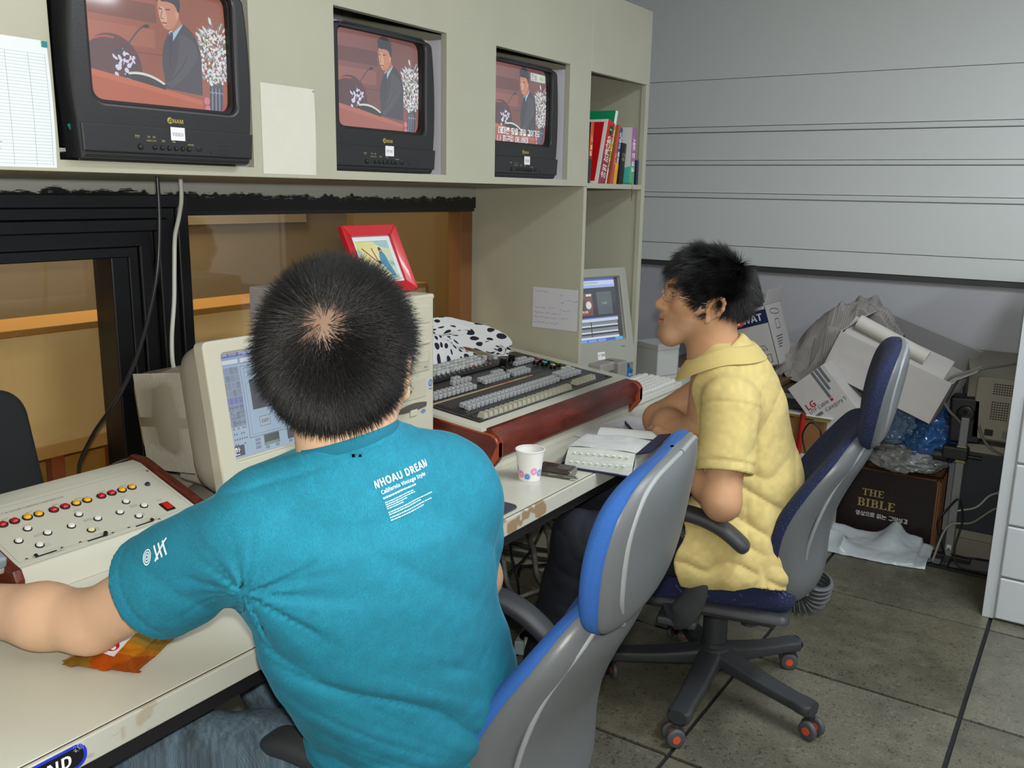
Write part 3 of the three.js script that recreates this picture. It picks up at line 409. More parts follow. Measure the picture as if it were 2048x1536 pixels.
part('ribbon', tube([[0.012, 0.004, -0.02], [0.012, 0.002, 0.012], [0.010, -0.012, 0.016], [0.014, -0.036, 0.015], [0.013, -0.054, 0.016]], 0.0011, 24, 6), M(0x7a2a24, 0.7), wb7, [-0.02, 0, 0]);

// ---------------------------------------------------------------- camera controller, left on the desk
const woodTex = (seedN, a, b) => dataTex(512, 128, (u, v) => { const g = pnoise(u * 0.25, v, 32, seedN) * 0.6 + pnoise(u, v, 64, seedN + 1) * 0.25 + 0.15 * Math.sin(40 * v + 6 * pnoise(u, v, 4, seedN + 2)); return a.map((c, i) => lerp(c, b[i], clamp(g, 0, 1))); });
const cherry = P(0xffffff, 0.42, { map: woodTex(201, [112, 40, 24], [62, 18, 11]), clearcoat: 0.15, clearcoatRoughness: 0.35 });
const cherryEdge = P(0xa2431f, 0.28, { clearcoat: 0.4, clearcoatRoughness: 0.2 });
const creamMetal = M(0xc4c4b6, 0.4, { bumpMap: grainFine, bumpScale: 0.0001 });
{
  const t = thing('camera_controller', 'cream camera controller with red and yellow dome buttons and wooden cheeks', 'controller', [0, 0, 0]);
  const k = 0.06 / 0.185, slope = Math.atan(k), py = z => 0.76 + (-1.385 - z) * k;
  const prof = [[-1.385, 0.7105], [-1.385, 0.742], [-1.392, 0.7608], [-1.575, 0.8205], [-1.60, 0.8222], [-1.612, 0.816], [-1.612, 0.7105]];
  part('case', extr(shapeOf(prof.map(p => [-p[0], p[1]])), 0.35, 0.001, 1).rotateY(-Math.PI / 2).scale(1, 1, 1), creamMetal, t, [1.026, 0, 0], [0, Math.PI, 0]);
  t.children[0].position.set(0.676, 0, 0); t.children[0].rotation.set(0, 0, 0);
  { // profile lies in (-z, y); bring the extrusion along x
    const g = extr(shapeOf(prof.map(p => [-p[0], p[1]])), 0.35, 0.001, 1), p = g.attributes.position; for (let i = 0; i < p.count; i++) p.setXYZ(i, 0.676 + p.getZ(i), p.getY(i), -p.getX(i)); g.computeVertexNormals(); const n = g.attributes.normal; t.children[0].geometry = toCreasedNormals(g, 0.5); t.children[0].position.set(0, 0, 0); }
  for (const x of [0.66, 1.026]) { const g = extr(shapeOf([[1.372, 0.7105], [1.368, 0.752], [1.376, 0.768], [1.40, 0.774], [1.57, 0.829], [1.612, 0.829], [1.622, 0.82], [1.622, 0.7105]]), 0.016, 0.003, 2), p = g.attributes.position; for (let i = 0; i < p.count; i++) p.setXYZ(i, x + p.getZ(i), p.getY(i), -p.getX(i)); g.computeVertexNormals(); part('wood_cheek', boxUV(toCreasedNormals(g, 0.6), 6), cherry, t); }
  const panel = new THREE.Group(); // everything on the sloped face, laid out as (x, distance behind the front)
  const onFace = (x, z, up = 0) => [x, py(z) + 0.0012 + up * Math.cos(slope), z + up * Math.sin(slope)];
  const put = (name, g, m, x, z, up = 0, turn = 0) => part(name, g, m, t, onFace(x, z, up), [slope, turn, 0]);
  put('face_plate', rbox(0.343, 0.0016, 0.172, 0.0005), creamMetal, 0.851, -1.476, -0.0004);
  const legend = decal(2048, 1024, (g, w, h) => {
    const X = x => (x - 0.679) / 0.344 * w, Z = z => (z + 1.562) / 0.172 * h; g.strokeStyle = '#7d7f78'; g.lineWidth = 2; g.strokeRect(40, 60, w - 90, h - 120);
    text(g, 'PAN/TILT & ZOOM CAMERA CONTROLLER', X(0.77), Z(-1.536), '44px sans-serif', '#8a8c84');
    [[0.746, 'CAMERA 1'], [0.835, 'CAMERA 2'], [0.926, 'CAMERA 3']].forEach(([x, s]) => { g.strokeRect(X(x) - 100, Z(-1.426), 110, 50); text(g, s, X(x) - 45, Z(-1.4215), '20px sans-serif', '#8a8c84'); text(g, 'SPEED CONTROL', X(x), Z(-1.396), '22px sans-serif', '#8a8c84'); g.strokeRect(X(x) - 40, Z(-1.456), 80, 40); text(g, 'PAN/TILT', X(x), Z(-1.4525), '18px sans-serif', '#8a8c84'); text(g, 'TILT UP', X(x), Z(-1.4875), '20px sans-serif', '#8a8c84'); for (let i = 0; i < 12; i++) g.fillRect(X(x) - 88 + i * 16, Z(-1.4075), 3, 12); });
    [0.725, 0.815, 0.905].forEach(x => text(g, 'ZOOM', X(x), Z(-1.5195), '24px sans-serif', '#8a8c84')); [0.767, 0.857, 0.948].forEach(x => text(g, 'FOCUS', X(x), Z(-1.5195), '24px sans-serif', '#8a8c84')); text(g, 'POWER', X(0.975), Z(-1.446), '20px sans-serif', '#8a8c84');
  });
  put('legend', new THREE.PlaneGeometry(0.344, 0.172).rotateX(-Math.PI / 2), legend, 0.851, -1.476, 0.0009);
  const dome = (r, h) => lathe([[0, h], [r * 0.55, h * 0.86], [r * 0.9, h * 0.45], [r, 0]], 20), ring = lathe([[0.006, 0], [0.0085, 0], [0.0085, 0.0022], [0.0068, 0.0026], [0.0062, 0.001]], 24);
  const redDome = P(0xb01420, 0.22, { clearcoat: 0.6 }), yellowDome = P(0xe6a514, 0.25, { clearcoat: 0.5 }), whiteCap = P(0xe2e2dc, 0.35), creamCap = P(0xdcd6a0, 0.35);
  const rowZ = -1.505; [0.694, 0.715, 0.735, 0.804, 0.825, 0.895, 0.916].forEach(x => { if (x < 0.7) return; const b = put('red_button', dome(0.0068, 0.006), redDome, x, rowZ, 0.0015); part('bezel_ring', ring, mat.black, b, [0, -0.0012, 0]); });
  [0.757, 0.777, 0.846, 0.867, 0.937, 0.958].forEach(x => { const b = put('yellow_button', dome(0.0068, 0.006), yellowDome, x, rowZ, 0.0015); part('bezel_ring', ring, mat.black, b, [0, -0.0012, 0]); });
  for (const [i, cx, z0] of [[0, 0.737, -1.4525], [1, 0.827, -1.4495], [2, 0.9175, -1.446]]) for (const [dx, dz] of [[0.004, -0.024], [-0.024, -0.001], [0.024, 0.001], [-0.003, 0.024]]) { const b = put('white_button', lathe([[0, 0.0046], [0.0042, 0.0044], [0.0054, 0.0034], [0.0056, 0]], 20), i === 1 && dz > 0.02 ? creamCap : whiteCap, cx + dx, z0 + dz, 0.001); part('bezel_ring', ring.clone().scale(0.86, 0.8, 0.86), mat.black, b, [0, -0.0008, 0]); }
  [[0.7305, 0], [0.82, 1], [0.9105, 1]].forEach(([x, e], i) => { const s = put('slider', rbox(0.036, 0.0012, 0.0028, 0.0005), mat.black, x, -1.404 + i * 0.0025, 0.0008); part('slider_cap', rbox(0.0055, i === 1 ? 0.008 : 0.003, 0.0065, 0.001), mat.black, s, [e ? 0.0155 : -0.0165, 0.003, -0.001]); });
  for (const [x, z] of [[0.7, -1.407], [0.759, -1.406], [0.791, -1.405], [0.85, -1.402], [0.881, -1.402], [0.94, -1.398], [1.016, -1.54], [1.008, -1.397]]) put('screw', lathe([[0, 0.0012], [0.0018, 0.001], [0.0026, 0]], 12), mat.steel, x, z, 0.0005);
  const sw = put('rocker_switch', rbox(0.019, 0.004, 0.027, 0.001), mat.black, 0.976, -1.424, 0.0005); part('rocker', rbox(0.013, 0.004, 0.018, 0.0012), P(0xc01a18, 0.25), sw, [0, 0.0022, 0], [0.1, 0, 0]);
  put('blue_knob', lathe([[0, 0.005], [0.0038, 0.0046], [0.005, 0.002], [0.005, 0]], 16), M(0x23264a, 0.3), 0.988, -1.5, 0.0005);
  const hub = thing('grey_box', 'small blue grey plastic box lying on the left end of the camera controller', 'box', [0.585, 0.7795, -1.447]); hub.rotation.x = slope;
  part('lid', rbox(0.16, 0.022, 0.1, 0.006, 0, 0.014, 0), plastic(0x8a959c, 0.4), hub); part('lower_shell', rbox(0.158, 0.014, 0.098, 0.004, 0, 0.0, 0), plastic(0xb4b29a, 0.45), hub);
}

// ---------------------------------------------------------------- black padded bag in front of the left window
{
  const t = thing('padded_bag', 'black padded fabric bag with gold lettering leaning at the left window', 'bag', [0.735, DY, -1.72], 0); t.rotation.x = -0.06;
  const fab = M(0x14191c, 0.85, { bumpMap: grainFine, bumpScale: 0.0006 });
  const out = (w, h, r) => { const s = new THREE.Shape(); s.moveTo(-w / 2, 0); s.lineTo(w / 2 + 0.02, 0); s.lineTo(w / 2 - 0.002, h - r); s.quadraticCurveTo(w / 2 - 0.012, h, w / 2 - r - 0.012, h); s.lineTo(-w / 2 + r, h); s.quadraticCurveTo(-w / 2, h, -w / 2, h - r); s.lineTo(-w / 2, 0); return s; };
  part('body', extr(out(0.3, 0.275, 0.055), 0.1, 0.016, 4), fab, t, [0, 0, -0.07]);
  part('piping', tube([[-0.15, 0.02, 0.022], [-0.148, 0.22, 0.022], [-0.1, 0.272, 0.022], [0, 0.273, 0.022], [0.085, 0.27, 0.022], [0.132, 0.235, 0.022], [0.142, 0.17, 0.022], [0.158, 0.06, 0.022], [0.165, 0.01, 0.022]], 0.004, 80, 8), M(0x1d1a2c, 0.5), t);
  part('pocket', extr(out(0.2, 0.07, 0.012), 0.012, 0.005, 3), fab, t, [-0.035, 0.03, 0.026]); part('pocket', extr(out(0.17, 0.05, 0.012), 0.01, 0.004, 3), fab, t, [-0.03, 0.185, 0.024]);
  part('zip', rbox(0.16, 0.004, 0.004, 0.001, -0.03, 0.188, 0.034), mat.black, t); part('zip_pull', rbox(0.006, 0.006, 0.004, 0.001, 0.062, 0.19, 0.036), mat.steel, t); part('zip_pull', rbox(0.006, 0.006, 0.004, 0.001, 0.085, 0.05, 0.04), mat.steel, t);
  part('lettering', T(new THREE.PlaneGeometry(0.16, 0.03), 0.016, 0.135, 0.0313), decal(640, 120, (g, w, h) => text(g, '"LISTEN"', w / 2, h / 2, 'bold 96px serif', '#a8902e')), t);
}

// ---------------------------------------------------------------- monitor with the bezel facing the room
const beigeBezel = M(0xcac8b8, 0.42, { map: dataTex(512, 512, (u, v) => { const n = pnoise(u, v, 5, 301) * 0.6 + pnoise(u, v, 20, 302) * 0.4, d = smooth(0.66, 0.8, n) * 14; return [248 - d, 247 - d, 242 - d * 1.2]; }) });
const screen1 = canvasTex(1024, 768, (g, w, h) => {
  g.fillStyle = '#a9c3da'; g.fillRect(0, 0, w, h); g.fillStyle = '#4a5aa8'; g.fillRect(0, 0, w, 40); text(g, 'LIVE TITLE - [Page 12] - Broadcasting Mode', 300, 20, 'bold 26px sans-serif', '#d8e0f4'); g.fillStyle = '#8fa6c4'; g.fillRect(0, 40, w, 60); g.fillStyle = '#dbe6f0'; g.fillRect(20, 58, 150, 30); g.fillRect(190, 58, 240, 30); text(g, 'TITLE', 300, 73, '20px sans-serif', '#50607c');
  g.fillStyle = '#93a6bc'; g.fillRect(6, 108, 160, 430); let s = seed; seed = 17; for (let j = 0; j < 8; j++) for (let i = 0; i < 4; i++) { g.fillStyle = j === 4 ? '#6e78b4' : ['#7d90a6', '#8597ac', '#72849a'][(i + j) % 3]; g.fillRect(10 + i * 39, 112 + j * 53, 35, 48); g.strokeStyle = '#3c4a5e'; g.lineWidth = 3; g.beginPath(); g.moveTo(16 + i * 39 + rnd() * 20, 120 + j * 53 + rnd() * 30); g.lineTo(16 + i * 39 + rnd() * 20, 120 + j * 53 + rnd() * 30); g.stroke(); }
  for (let j = 0; j < 8; j++) { g.fillStyle = j % 3 ? '#b9cfe0' : '#4e587e'; g.fillRect(6, 380 + j * 38, 30, 32); g.fillStyle = '#5c6c84'; for (let i = 0; i < 6; i++) if (rnd() < 0.7) g.fillRect(46 + i * 20, 390 + j * 38, 12, 12); } seed = s;
  g.fillStyle = '#2c3046'; g.fillRect(0, 668, 120, 76); hangul(g, '한', 34, 680, 54, '#f0f4f8', 0.14);
  g.strokeStyle = '#54617a'; g.lineWidth = 4; g.strokeRect(180, 116, 700, 520); g.lineWidth = 2; g.strokeRect(204, 132, 640, 486); text(g, '[한글]', 260, 176, '22px sans-serif', '#5c6c84'); g.fillStyle = '#8ba0b6'; g.fillRect(232, 160, 110, 34); g.fillRect(370, 160, 200, 34); text(g, 'HANGUL', 286, 178, '22px sans-serif', '#40506a'); text(g, 'ENGLISH ONLY', 468, 178, '22px sans-serif', '#40506a');
  g.fillStyle = '#343c40'; g.fillRect(238, 220, 420, 220); g.fillStyle = '#3c8a5c'; g.fillRect(520, 224, 130, 22); hangul(g, '메마른 땅을 종일', 370, 378, 26, '#e4e8ea', 0.13); hangul(g, '나 피곤치 아니', 372, 408, 20, '#c4c8ca', 0.13);
  g.fillStyle = '#b4c4d2'; g.fillRect(284, 500, 92, 70); g.strokeStyle = '#6a7688'; g.lineWidth = 4; g.strokeRect(284, 500, 92, 70); text(g, 'CUT', 330, 536, 'bold 34px sans-serif', '#2c3440'); g.fillStyle = '#b4c4d2'; g.fillRect(560, 490, 86, 66); g.strokeRect(560, 490, 86, 66); g.beginPath(); g.moveTo(574, 500); g.lineTo(632, 546); g.moveTo(632, 500); g.lineTo(574, 546); g.stroke();
  [[300, '#34443c'], [520, '#3c3c44'], [740, '#18202c'], [900, '#20242c']].forEach(([x, c], i) => { g.fillStyle = c; g.fillRect(x, 640, 140, 76); g.strokeStyle = '#6c8a78'; g.strokeRect(x, 640, 140, 76); if (!i) { g.fillStyle = '#7c9486'; g.fillRect(x + 4, 696, 132, 18); } g.fillStyle = '#7e90a8'; g.fillRect(x + 8, 722, 34, 22); g.fillRect(x + 100, 722, 34, 22); }); g.fillStyle = '#7e90a8'; for (let i = 0; i < 3; i++) g.fillRect(220, 650 + i * 28, 46, 22);
});
const screen2 = canvasTex(1024, 768, (g, w, h) => {
  g.fillStyle = '#10141c'; g.fillRect(0, 0, w, h); g.fillStyle = '#3c62c8'; g.fillRect(0, 0, 960, 34); g.fillStyle = '#c8d4e8'; g.fillRect(0, 34, 960, 50); g.fillStyle = '#9cb8e4'; g.fillRect(0, 84, 960, 34); g.fillStyle = '#6c7890'; for (let i = 0; i < 22; i++) g.fillRect(18 + i * 30, 52, 14, 14);
  g.fillStyle = '#6c4238'; g.fillRect(210, 180, 330, 260); g.fillStyle = '#34302f'; g.fillRect(330, 260, 90, 150); g.fillStyle = '#dcd8d0'; g.beginPath(); g.arc(470, 320, 46, 0, 7); g.fill(); g.fillStyle = '#a02c2c'; g.fillRect(220, 380, 230, 46); text(g, '나 피곤치', 0, 0, '1px sans-serif', '#000'); hangul(g, '나 피곤치 아니하며', 240, 384, 26, '#f0e8e4', 0.13); g.fillStyle = '#cfe0da'; g.fillRect(440, 188, 90, 26);
  g.fillStyle = '#4c565a'; g.fillRect(620, 170, 260, 270); text(g, '찬송', 0, 0, '1px sans-serif', '#000'); hangul(g, '나 피곤치', 700, 296, 22, '#b8c0c2', 0.12);
  g.fillStyle = '#ccd6ea'; g.fillRect(0, 470, 960, 50); g.fillStyle = '#5878c0'; g.fillRect(0, 470, 960, 14); for (let c = 0; c < 2; c++) for (let r = 0; r < 5; r++) { g.fillStyle = r % 2 ? '#dfe5ee' : '#7e858c'; g.fillRect(10 + c * 475, 524 + r * 38, 460, r % 2 ? 18 : 38); g.fillStyle = '#5c646c'; for (let i = 0; i < 24; i++) g.fillRect(18 + c * 475 + i * 18, 534 + r * 38 + (i % 3), 10, 5); }
  g.fillStyle = '#d8dfec'; g.fillRect(0, 700, 960, 24); g.fillStyle = '#2c58c4'; g.fillRect(0, 724, 1024, 44); g.fillStyle = '#3c9c6c'; g.fillRect(0, 724, 70, 44); g.fillStyle = '#6c9ce8'; for (let i = 0; i < 4; i++) g.fillRect(90 + i * 160, 730, 140, 32); g.fillStyle = '#3cb0e0'; g.fillRect(880, 724, 144, 44);
});
function crtMonitor(name, label, pos, turn, tilt, W, H, sw, sh, sy, shellMat, bezelMat, tex, power, logo, baseY) {
  const o = thing(name, label, 'monitor', [pos[0], DY, pos[2]], turn), t = new THREE.Group(); // parts hang directly under the thing; tilt is baked into their matrices
  const mt = new THREE.Matrix4().makeTranslation(0, pos[1] - DY, 0).multiply(new THREE.Matrix4().makeRotationX(-tilt));
  const add = (n, g, m, p = o) => { const gg = (Array.isArray(g) ? merge(g) : g).clone().applyMatrix4(mt); return part(n, gg, m, p); };
  const fr = rrect(W, H, 0.014, 0, H / 2); fr.holes.push(new THREE.Path(rrect(sw, sh, 0.008, 0, sy).getPoints(6).reverse()));
  add('bezel', extr(fr, 0.03, 0.004, 3).translate(0, 0, -0.03), bezelMat);
  add('screen_surround', (() => { const s = rrect(sw + 0.006, sh + 0.006, 0.008, 0, sy); s.holes.push(new THREE.Path(rrect(sw - 0.006, sh - 0.006, 0.004, 0, sy).getPoints(6).reverse())); return extr(s, 0.006).translate(0, 0, -0.016); })(), bezelMat);
  add('screen', (() => { const g = new THREE.PlaneGeometry(sw, sh, 16, 12), p = g.attributes.position; for (let k = 0; k < p.count; k++) p.setZ(k, 0.006 * (1 - (2 * p.getX(k) / sw) ** 2 * 0.6 - (2 * p.getY(k) / sh) ** 2 * 0.4) - 0.018); g.computeVertexNormals(); return g.translate(0, sy, 0); })(), screenMat(tex, power));
  const sec = (w, h, y, z) => { const pts = []; const n = 40; for (let i = 0; i < n; i++) { const a = i / n * 6.28318, c = Math.cos(a), s2 = Math.sin(a), e = 0.28; pts.push([Math.sign(c) * Math.abs(c) ** e * w / 2, y + Math.sign(s2) * Math.abs(s2) ** e * h / 2, z]); } return pts; };
  const loft = rings => sheet((u, v) => { const r = rings[Math.round(v * (rings.length - 1))], i = Math.round(u * r.length) % r.length; return r[i]; }, rings[0].length, rings.length - 1, 0.6, 0.2);
  add('shell', loft([sec(W, H, H / 2, -0.028), sec(W - 0.002, H - 0.002, H / 2, -0.06), sec(W - 0.016, H - 0.02, H / 2, -0.092), sec(W - 0.06, H - 0.075, H / 2 + 0.0, -0.125)]), shellMat);
  const rear = add('rear_housing', loft([sec(W - 0.075, H - 0.09, H / 2, -0.115), sec(W - 0.08, H - 0.1, H / 2, -0.2), sec(W - 0.11, H - 0.13, H / 2 + 0.005, -0.33), sec(0.02, 0.02, H / 2, -0.332)]), shellMat);
  return { o, add, rear, mt, sec, loft };
}
{
  const W = 0.365, H = 0.312;
  const m = crtMonitor('crt_monitor', 'beige tube monitor with a lit screen, half hidden behind the teal-shirted man', [1.242, 0.772, -1.357], 0, 0.155, W, H, 0.285, 0.214, 0.178, M(0x9f9b8c, 0.5, { bumpMap: grainFine, bumpScale: 0.0002 }), beigeBezel, screen1, 0.62, 'SAMSUNG');
  // ribbed vents on the left of the rear housing
  const rib = M(0xaeaa9c, 0.5);
  for (let b = 0; b < 2; b++) for (let i = 0; i < 30; i++) m.add('vent_rib', box(0.003, 0.094, 0.0022, -W / 2 + 0.038 - i * 0 + (i * 0.00055), 0.07 + b * 0.115 + 0.02, -0.14 - i * 0.0062), rib, m.rear);
  m.add('logo', T(new THREE.PlaneGeometry(0.05, 0.012), -0.105, 0.04, 0.0006), decal(512, 120, (g, w, h) => { g.save(); g.scale(1.1, 1); text(g, 'SAMSUNG', 230, 62, 'bold 84px sans-serif', '#34342e'); g.restore(); }));
  for (let i = 0; i < 6; i++) m.add('button', lathe([[0, 0.002], [0.005, 0.0018], [0.006, 0]], 14).rotateX(Math.PI / 2).translate(-0.03 + i * 0.03, 0.028, 0), beigeBezel);
  part('stand', [lathe([[0.13, 0], [0.13, 0.008], [0.1, 0.014], [0.06, 0.02], [0.055, 0.07], [0, 0.07]], 40).translate(0, 0.0005, -0.16), rbox(0.2, 0.08, 0.16, 0.02, 0, 0.07, -0.19)], M(0xa5a294, 0.5), m.o);
  for (let i = 0; i < 22; i++) part('lower_vent_rib', box(0.002, 0.045, 0.003, -0.101 + 0, 0.065, -0.12 - i * 0.0062), rib, m.o);
}
{
  const m = crtMonitor('crt_monitor', 'grey tube monitor with a lit editing screen, standing in the cabinet corner', [2.668, 0.785, -1.405], -0.30, 0.21, 0.352, 0.338, 0.286, 0.222, 0.196, plastic(0x77796f, 0.5), plastic(0x9c9d92, 0.42), screen2, 0.8, 'hp');
  m.add('paper_label', T(new RoundedBoxGeometry(0.034, 0.026, 0.0006, 1, 0.0001), 0.01, 0.038, 0.0004), M(0xffffff, 0.7, { map: canvasTex(128, 96, (g, w, h) => { g.fillStyle = '#e2e4e4'; g.fillRect(0, 0, w, h); hangul(g, '1 자막', 10, 22, 40, '#303038'); }) }));
  m.add('logo', T(new THREE.PlaneGeometry(0.034, 0.008), 0.12, 0.062, 0.0006), decal(256, 60, (g, w, h) => text(g, 'invent', w / 2, h / 2, 'bold 44px sans-serif', '#5a5a58')));
  part('stand', [lathe([[0.14, 0], [0.14, 0.01], [0.1, 0.018], [0.06, 0.03], [0.06, 0.07], [0, 0.07]], 40).translate(0, 0.0005, -0.17), rbox(0.2, 0.06, 0.14, 0.02, 0, 0.075, -0.17)], plastic(0x5c5d58, 0.5), m.o);
}

// ---------------------------------------------------------------- tower computer with the red picture frame on it
{
  const X0t = 1.458, X1t = 1.636, cx = (X0t + X1t) / 2, W = X1t - X0t, t = thing('tower_computer', 'beige tower computer with a ZIP drive behind the man in the teal shirt', 'computer', [cx, DY, -1.304]);
  part('case', bx(-W / 2 + 0.002, W / 2 - 0.002, 0.004, 0.42, -0.44, -0.03, 0.003), M(0xb4b4b8, 0.45), t);
  const front = beigeBezel;
  part('front_panel', rbox(W, 0.422, 0.045, 0.012, 0, 0.211, -0.0225, 4), front, t);
  part('top_cap', rbox(W, 0.014, 0.2, 0.006, 0, 0.4155, -0.1, 3), front, t);
  const bay = (y, h) => part('drive_bay', rbox(W - 0.034, h, 0.004, 0.0015, -0.004, y, 0.0005), front, t);
  bay(0.377, 0.04); bay(0.330, 0.042);
  const lip = part('bay_lip', rbox(W - 0.034, 0.008, 0.008, 0.003, -0.004, 0.312, 0.002), front, t);
  const cd = part('disc_drive', rbox(W - 0.038, 0.046, 0.005, 0.001, -0.004, 0.268, 0.0005), M(0xb9b6a4, 0.4), t); part('tray', rbox(W - 0.05, 0.02, 0.003, 0.001, -0.004, 0.277, 0.003), M(0xc4c1ae, 0.4), cd); part('eject_button', rbox(0.012, 0.004, 0.003, 0.001, 0.05, 0.254, 0.003), M(0x8c8a80, 0.4), cd);
  const zip = part('zip_drive', rbox(W - 0.05, 0.044, 0.004, 0.001, -0.012, 0.205, 0.0005), M(0xbdbaa8, 0.42), t);
  part('lettering', T(new THREE.PlaneGeometry(0.04, 0.018), -0.008, 0.203, 0.0028), decal(256, 116, (g, w, h) => { text(g, 'ZIP', w / 2, h * 0.6, 'bold 78px sans-serif', '#3a3a36'); for (let i = 0; i < 4; i++) { g.fillStyle = '#77756a'; g.fillRect(20 + i * 60, 6, 22, 8); } }), zip);
  part('badge', T(new THREE.PlaneGeometry(0.02, 0.03), 0.071, 0.208, 0.0006), decal(160, 240, (g, w, h) => { g.fillStyle = '#5878b4'; g.beginPath(); g.ellipse(80, 90, 60, 70, 0, 0, 7); g.fill(); g.strokeStyle = '#c8d4ea'; g.lineWidth = 8; g.beginPath(); g.ellipse(80, 90, 40, 24, 0.6, 0, 7); g.stroke(); g.beginPath(); g.moveTo(50, 120); g.lineTo(110, 60); g.stroke(); text(g, 'inside', 80, 200, 'bold 40px sans-serif', '#4a62a0'); }), t);
  const fl = part('floppy_drive', (() => { const s = new THREE.Shape(); s.moveTo(-0.06, -0.003); s.quadraticCurveTo(0, 0.018, 0.06, 0.006); s.lineTo(0.058, -0.004); s.quadraticCurveTo(0, -0.012, -0.06, -0.003); return extr(s, 0.004, 0.001, 2); })(), M(0x55534c, 0.4), t, [-0.005, 0.163, -0.001]);
  part('eject_button', rbox(0.026, 0.016, 0.006, 0.005, 0.012, -0.012, 0.003), front, fl);
  part('badge', (() => { const g = new THREE.CircleGeometry(1, 24).scale(0.0085, 0.005, 1); return T(g, 0.044, 0.148, 0.0008); })(), M(0x6a86b4, 0.3), t);
  part('power_button', lathe([[0, 0.004], [0.005, 0.0036], [0.0065, 0.001], [0.0065, 0]], 20).rotateX(Math.PI / 2), M(0x5c7aa8, 0.35), t, [0.018, 0.072, 0]);
  part('key_lock', lathe([[0, 0.004], [0.004, 0.0036], [0.005, 0]], 16).rotateX(Math.PI / 2), mat.chrome, t, [-0.02, 0.06, 0]); part('reset_button', lathe([[0, 0.005], [0.004, 0.004], [0.0045, 0]], 16).rotateX(Math.PI / 2), mat.chrome, t, [0.052, 0.078, 0]);
  const f = thing('picture_frame', 'red wooden picture frame with a white mat standing on the tower computer', 'picture frame', [1.548, 1.1335, -1.368]); f.rotation.x = -0.45;
  const red = P(0xc01a24, 0.32, { clearcoat: 0.3 }), FW = 0.18, FH = 0.165, B = 0.025;
  const bar = (len, inv) => { const s = shapeOf([[-len / 2, 0], [len / 2, 0], [len / 2 - B, B], [-len / 2 + B, B]]); const g = extr(s, 0.014, 0.002, 2), p = g.attributes.position; for (let i = 0; i < p.count; i++) p.setZ(i, p.getZ(i) + (p.getY(i) / B) * -0.004); g.computeVertexNormals(); return toCreasedNormals(g, 0.5); };
  part('frame_bar', bar(FW), red, f, [0, 0.001, 0]); part('frame_bar', bar(FW), red, f, [0, FH, 0], [0, 0, Math.PI]); part('frame_bar', bar(FH), red, f, [-FW / 2, FH / 2, 0], [0, 0, -Math.PI / 2]); part('frame_bar', bar(FH), red, f, [FW / 2, FH / 2, 0], [0, 0, Math.PI / 2]);
  const iw = FW - 2 * B + 0.004, ih = FH - 2 * B + 0.004, mb = 0.013, mm = M(0xd4dce0, 0.6); part('mat_board', [bx(-iw / 2, iw / 2, B - 0.002, B - 0.002 + mb, 0, 0.0035, 0.0006), bx(-iw / 2, iw / 2, FH - B + 0.002 - mb, FH - B + 0.002, 0, 0.0035, 0.0006), bx(-iw / 2, -iw / 2 + mb, B, FH - B, 0, 0.003, 0.0006), bx(iw / 2 - mb, iw / 2, B, FH - B, 0, 0.003, 0.0006)], mm, f);
  part('picture', T(new THREE.PlaneGeometry(FW - 2 * B - 0.012, FH - 2 * B - 0.012), 0, FH / 2, 0.0012), M(0xffffff, 0.5, { map: canvasTex(512, 460, (g, w, h) => { const a = g.createLinearGradient(0, 0, w, h); a.addColorStop(0, '#c8c878'); a.addColorStop(0.4, '#d4d09a'); a.addColorStop(1, '#a8c8c0'); g.fillStyle = a; g.fillRect(0, 0, w, h); g.fillStyle = 'rgba(130,176,200,0.7)'; g.beginPath(); g.ellipse(430, 40, 150, 60, 0.2, 0, 7); g.fill(); g.beginPath(); g.ellipse(20, 150, 60, 40, 0, 0, 7); g.fill();
    g.strokeStyle = '#a03c20'; g.lineWidth = 14; g.lineCap = 'round'; g.beginPath(); g.moveTo(96, 96); g.lineTo(260, 250); g.moveTo(230, 100); g.lineTo(268, 240); g.stroke(); g.fillStyle = '#2c3440'; g.beginPath(); g.arc(286, 254, 22, 0, 7); g.fill(); g.fillStyle = '#4c86a8'; g.beginPath(); g.moveTo(320, 150); g.quadraticCurveTo(280, 250, 330, 290); g.lineTo(420, 420); g.lineTo(460, 400); g.lineTo(410, 240); g.quadraticCurveTo(400, 150, 350, 130); g.fill(); g.fillStyle = '#5a3a28'; g.beginPath(); g.ellipse(345, 120, 22, 34, -0.4, 0, 7); g.fill(); g.fillStyle = '#c8a890'; g.beginPath(); g.arc(350, 130, 12, 0, 7); g.fill(); g.strokeStyle = '#4c6478'; g.lineWidth = 4; for (let i = 0; i < 8; i++) { g.beginPath(); g.moveTo(420 + i * 8, 240 + (i % 3) * 16); g.lineTo(440 + i * 7, 270 + (i % 4) * 12); g.stroke(); } g.fillStyle = '#c8a088'; g.beginPath(); g.ellipse(250, 380, 90, 40, 0.2, 0, 7); g.fill(); g.strokeStyle = '#5a7a30'; g.lineWidth = 7; for (let i = 0; i < 30; i++) { g.beginPath(); g.moveTo(20 + i * 17, 458); g.lineTo(14 + i * 17 + (i % 5) * 6, 400 + (i % 4) * 10); g.stroke(); } }) }), f);
  part('back_board', bx(-FW / 2 + 0.01, FW / 2 - 0.01, 0.01, FH - 0.01, -0.003, -0.0005, 0), M(0x4a3a2a, 0.8), f);
  { const g = bx(-0.02, 0.02, 0, 0.125, -0.002, 0, 0.0005); part('easel_leg', g, M(0x4a3a2a, 0.8), f, [0, 0.125, -0.004], [0.9 + Math.PI * 0 , 0, 0]).rotation.set(Math.PI + 0.62, 0, 0); }
}

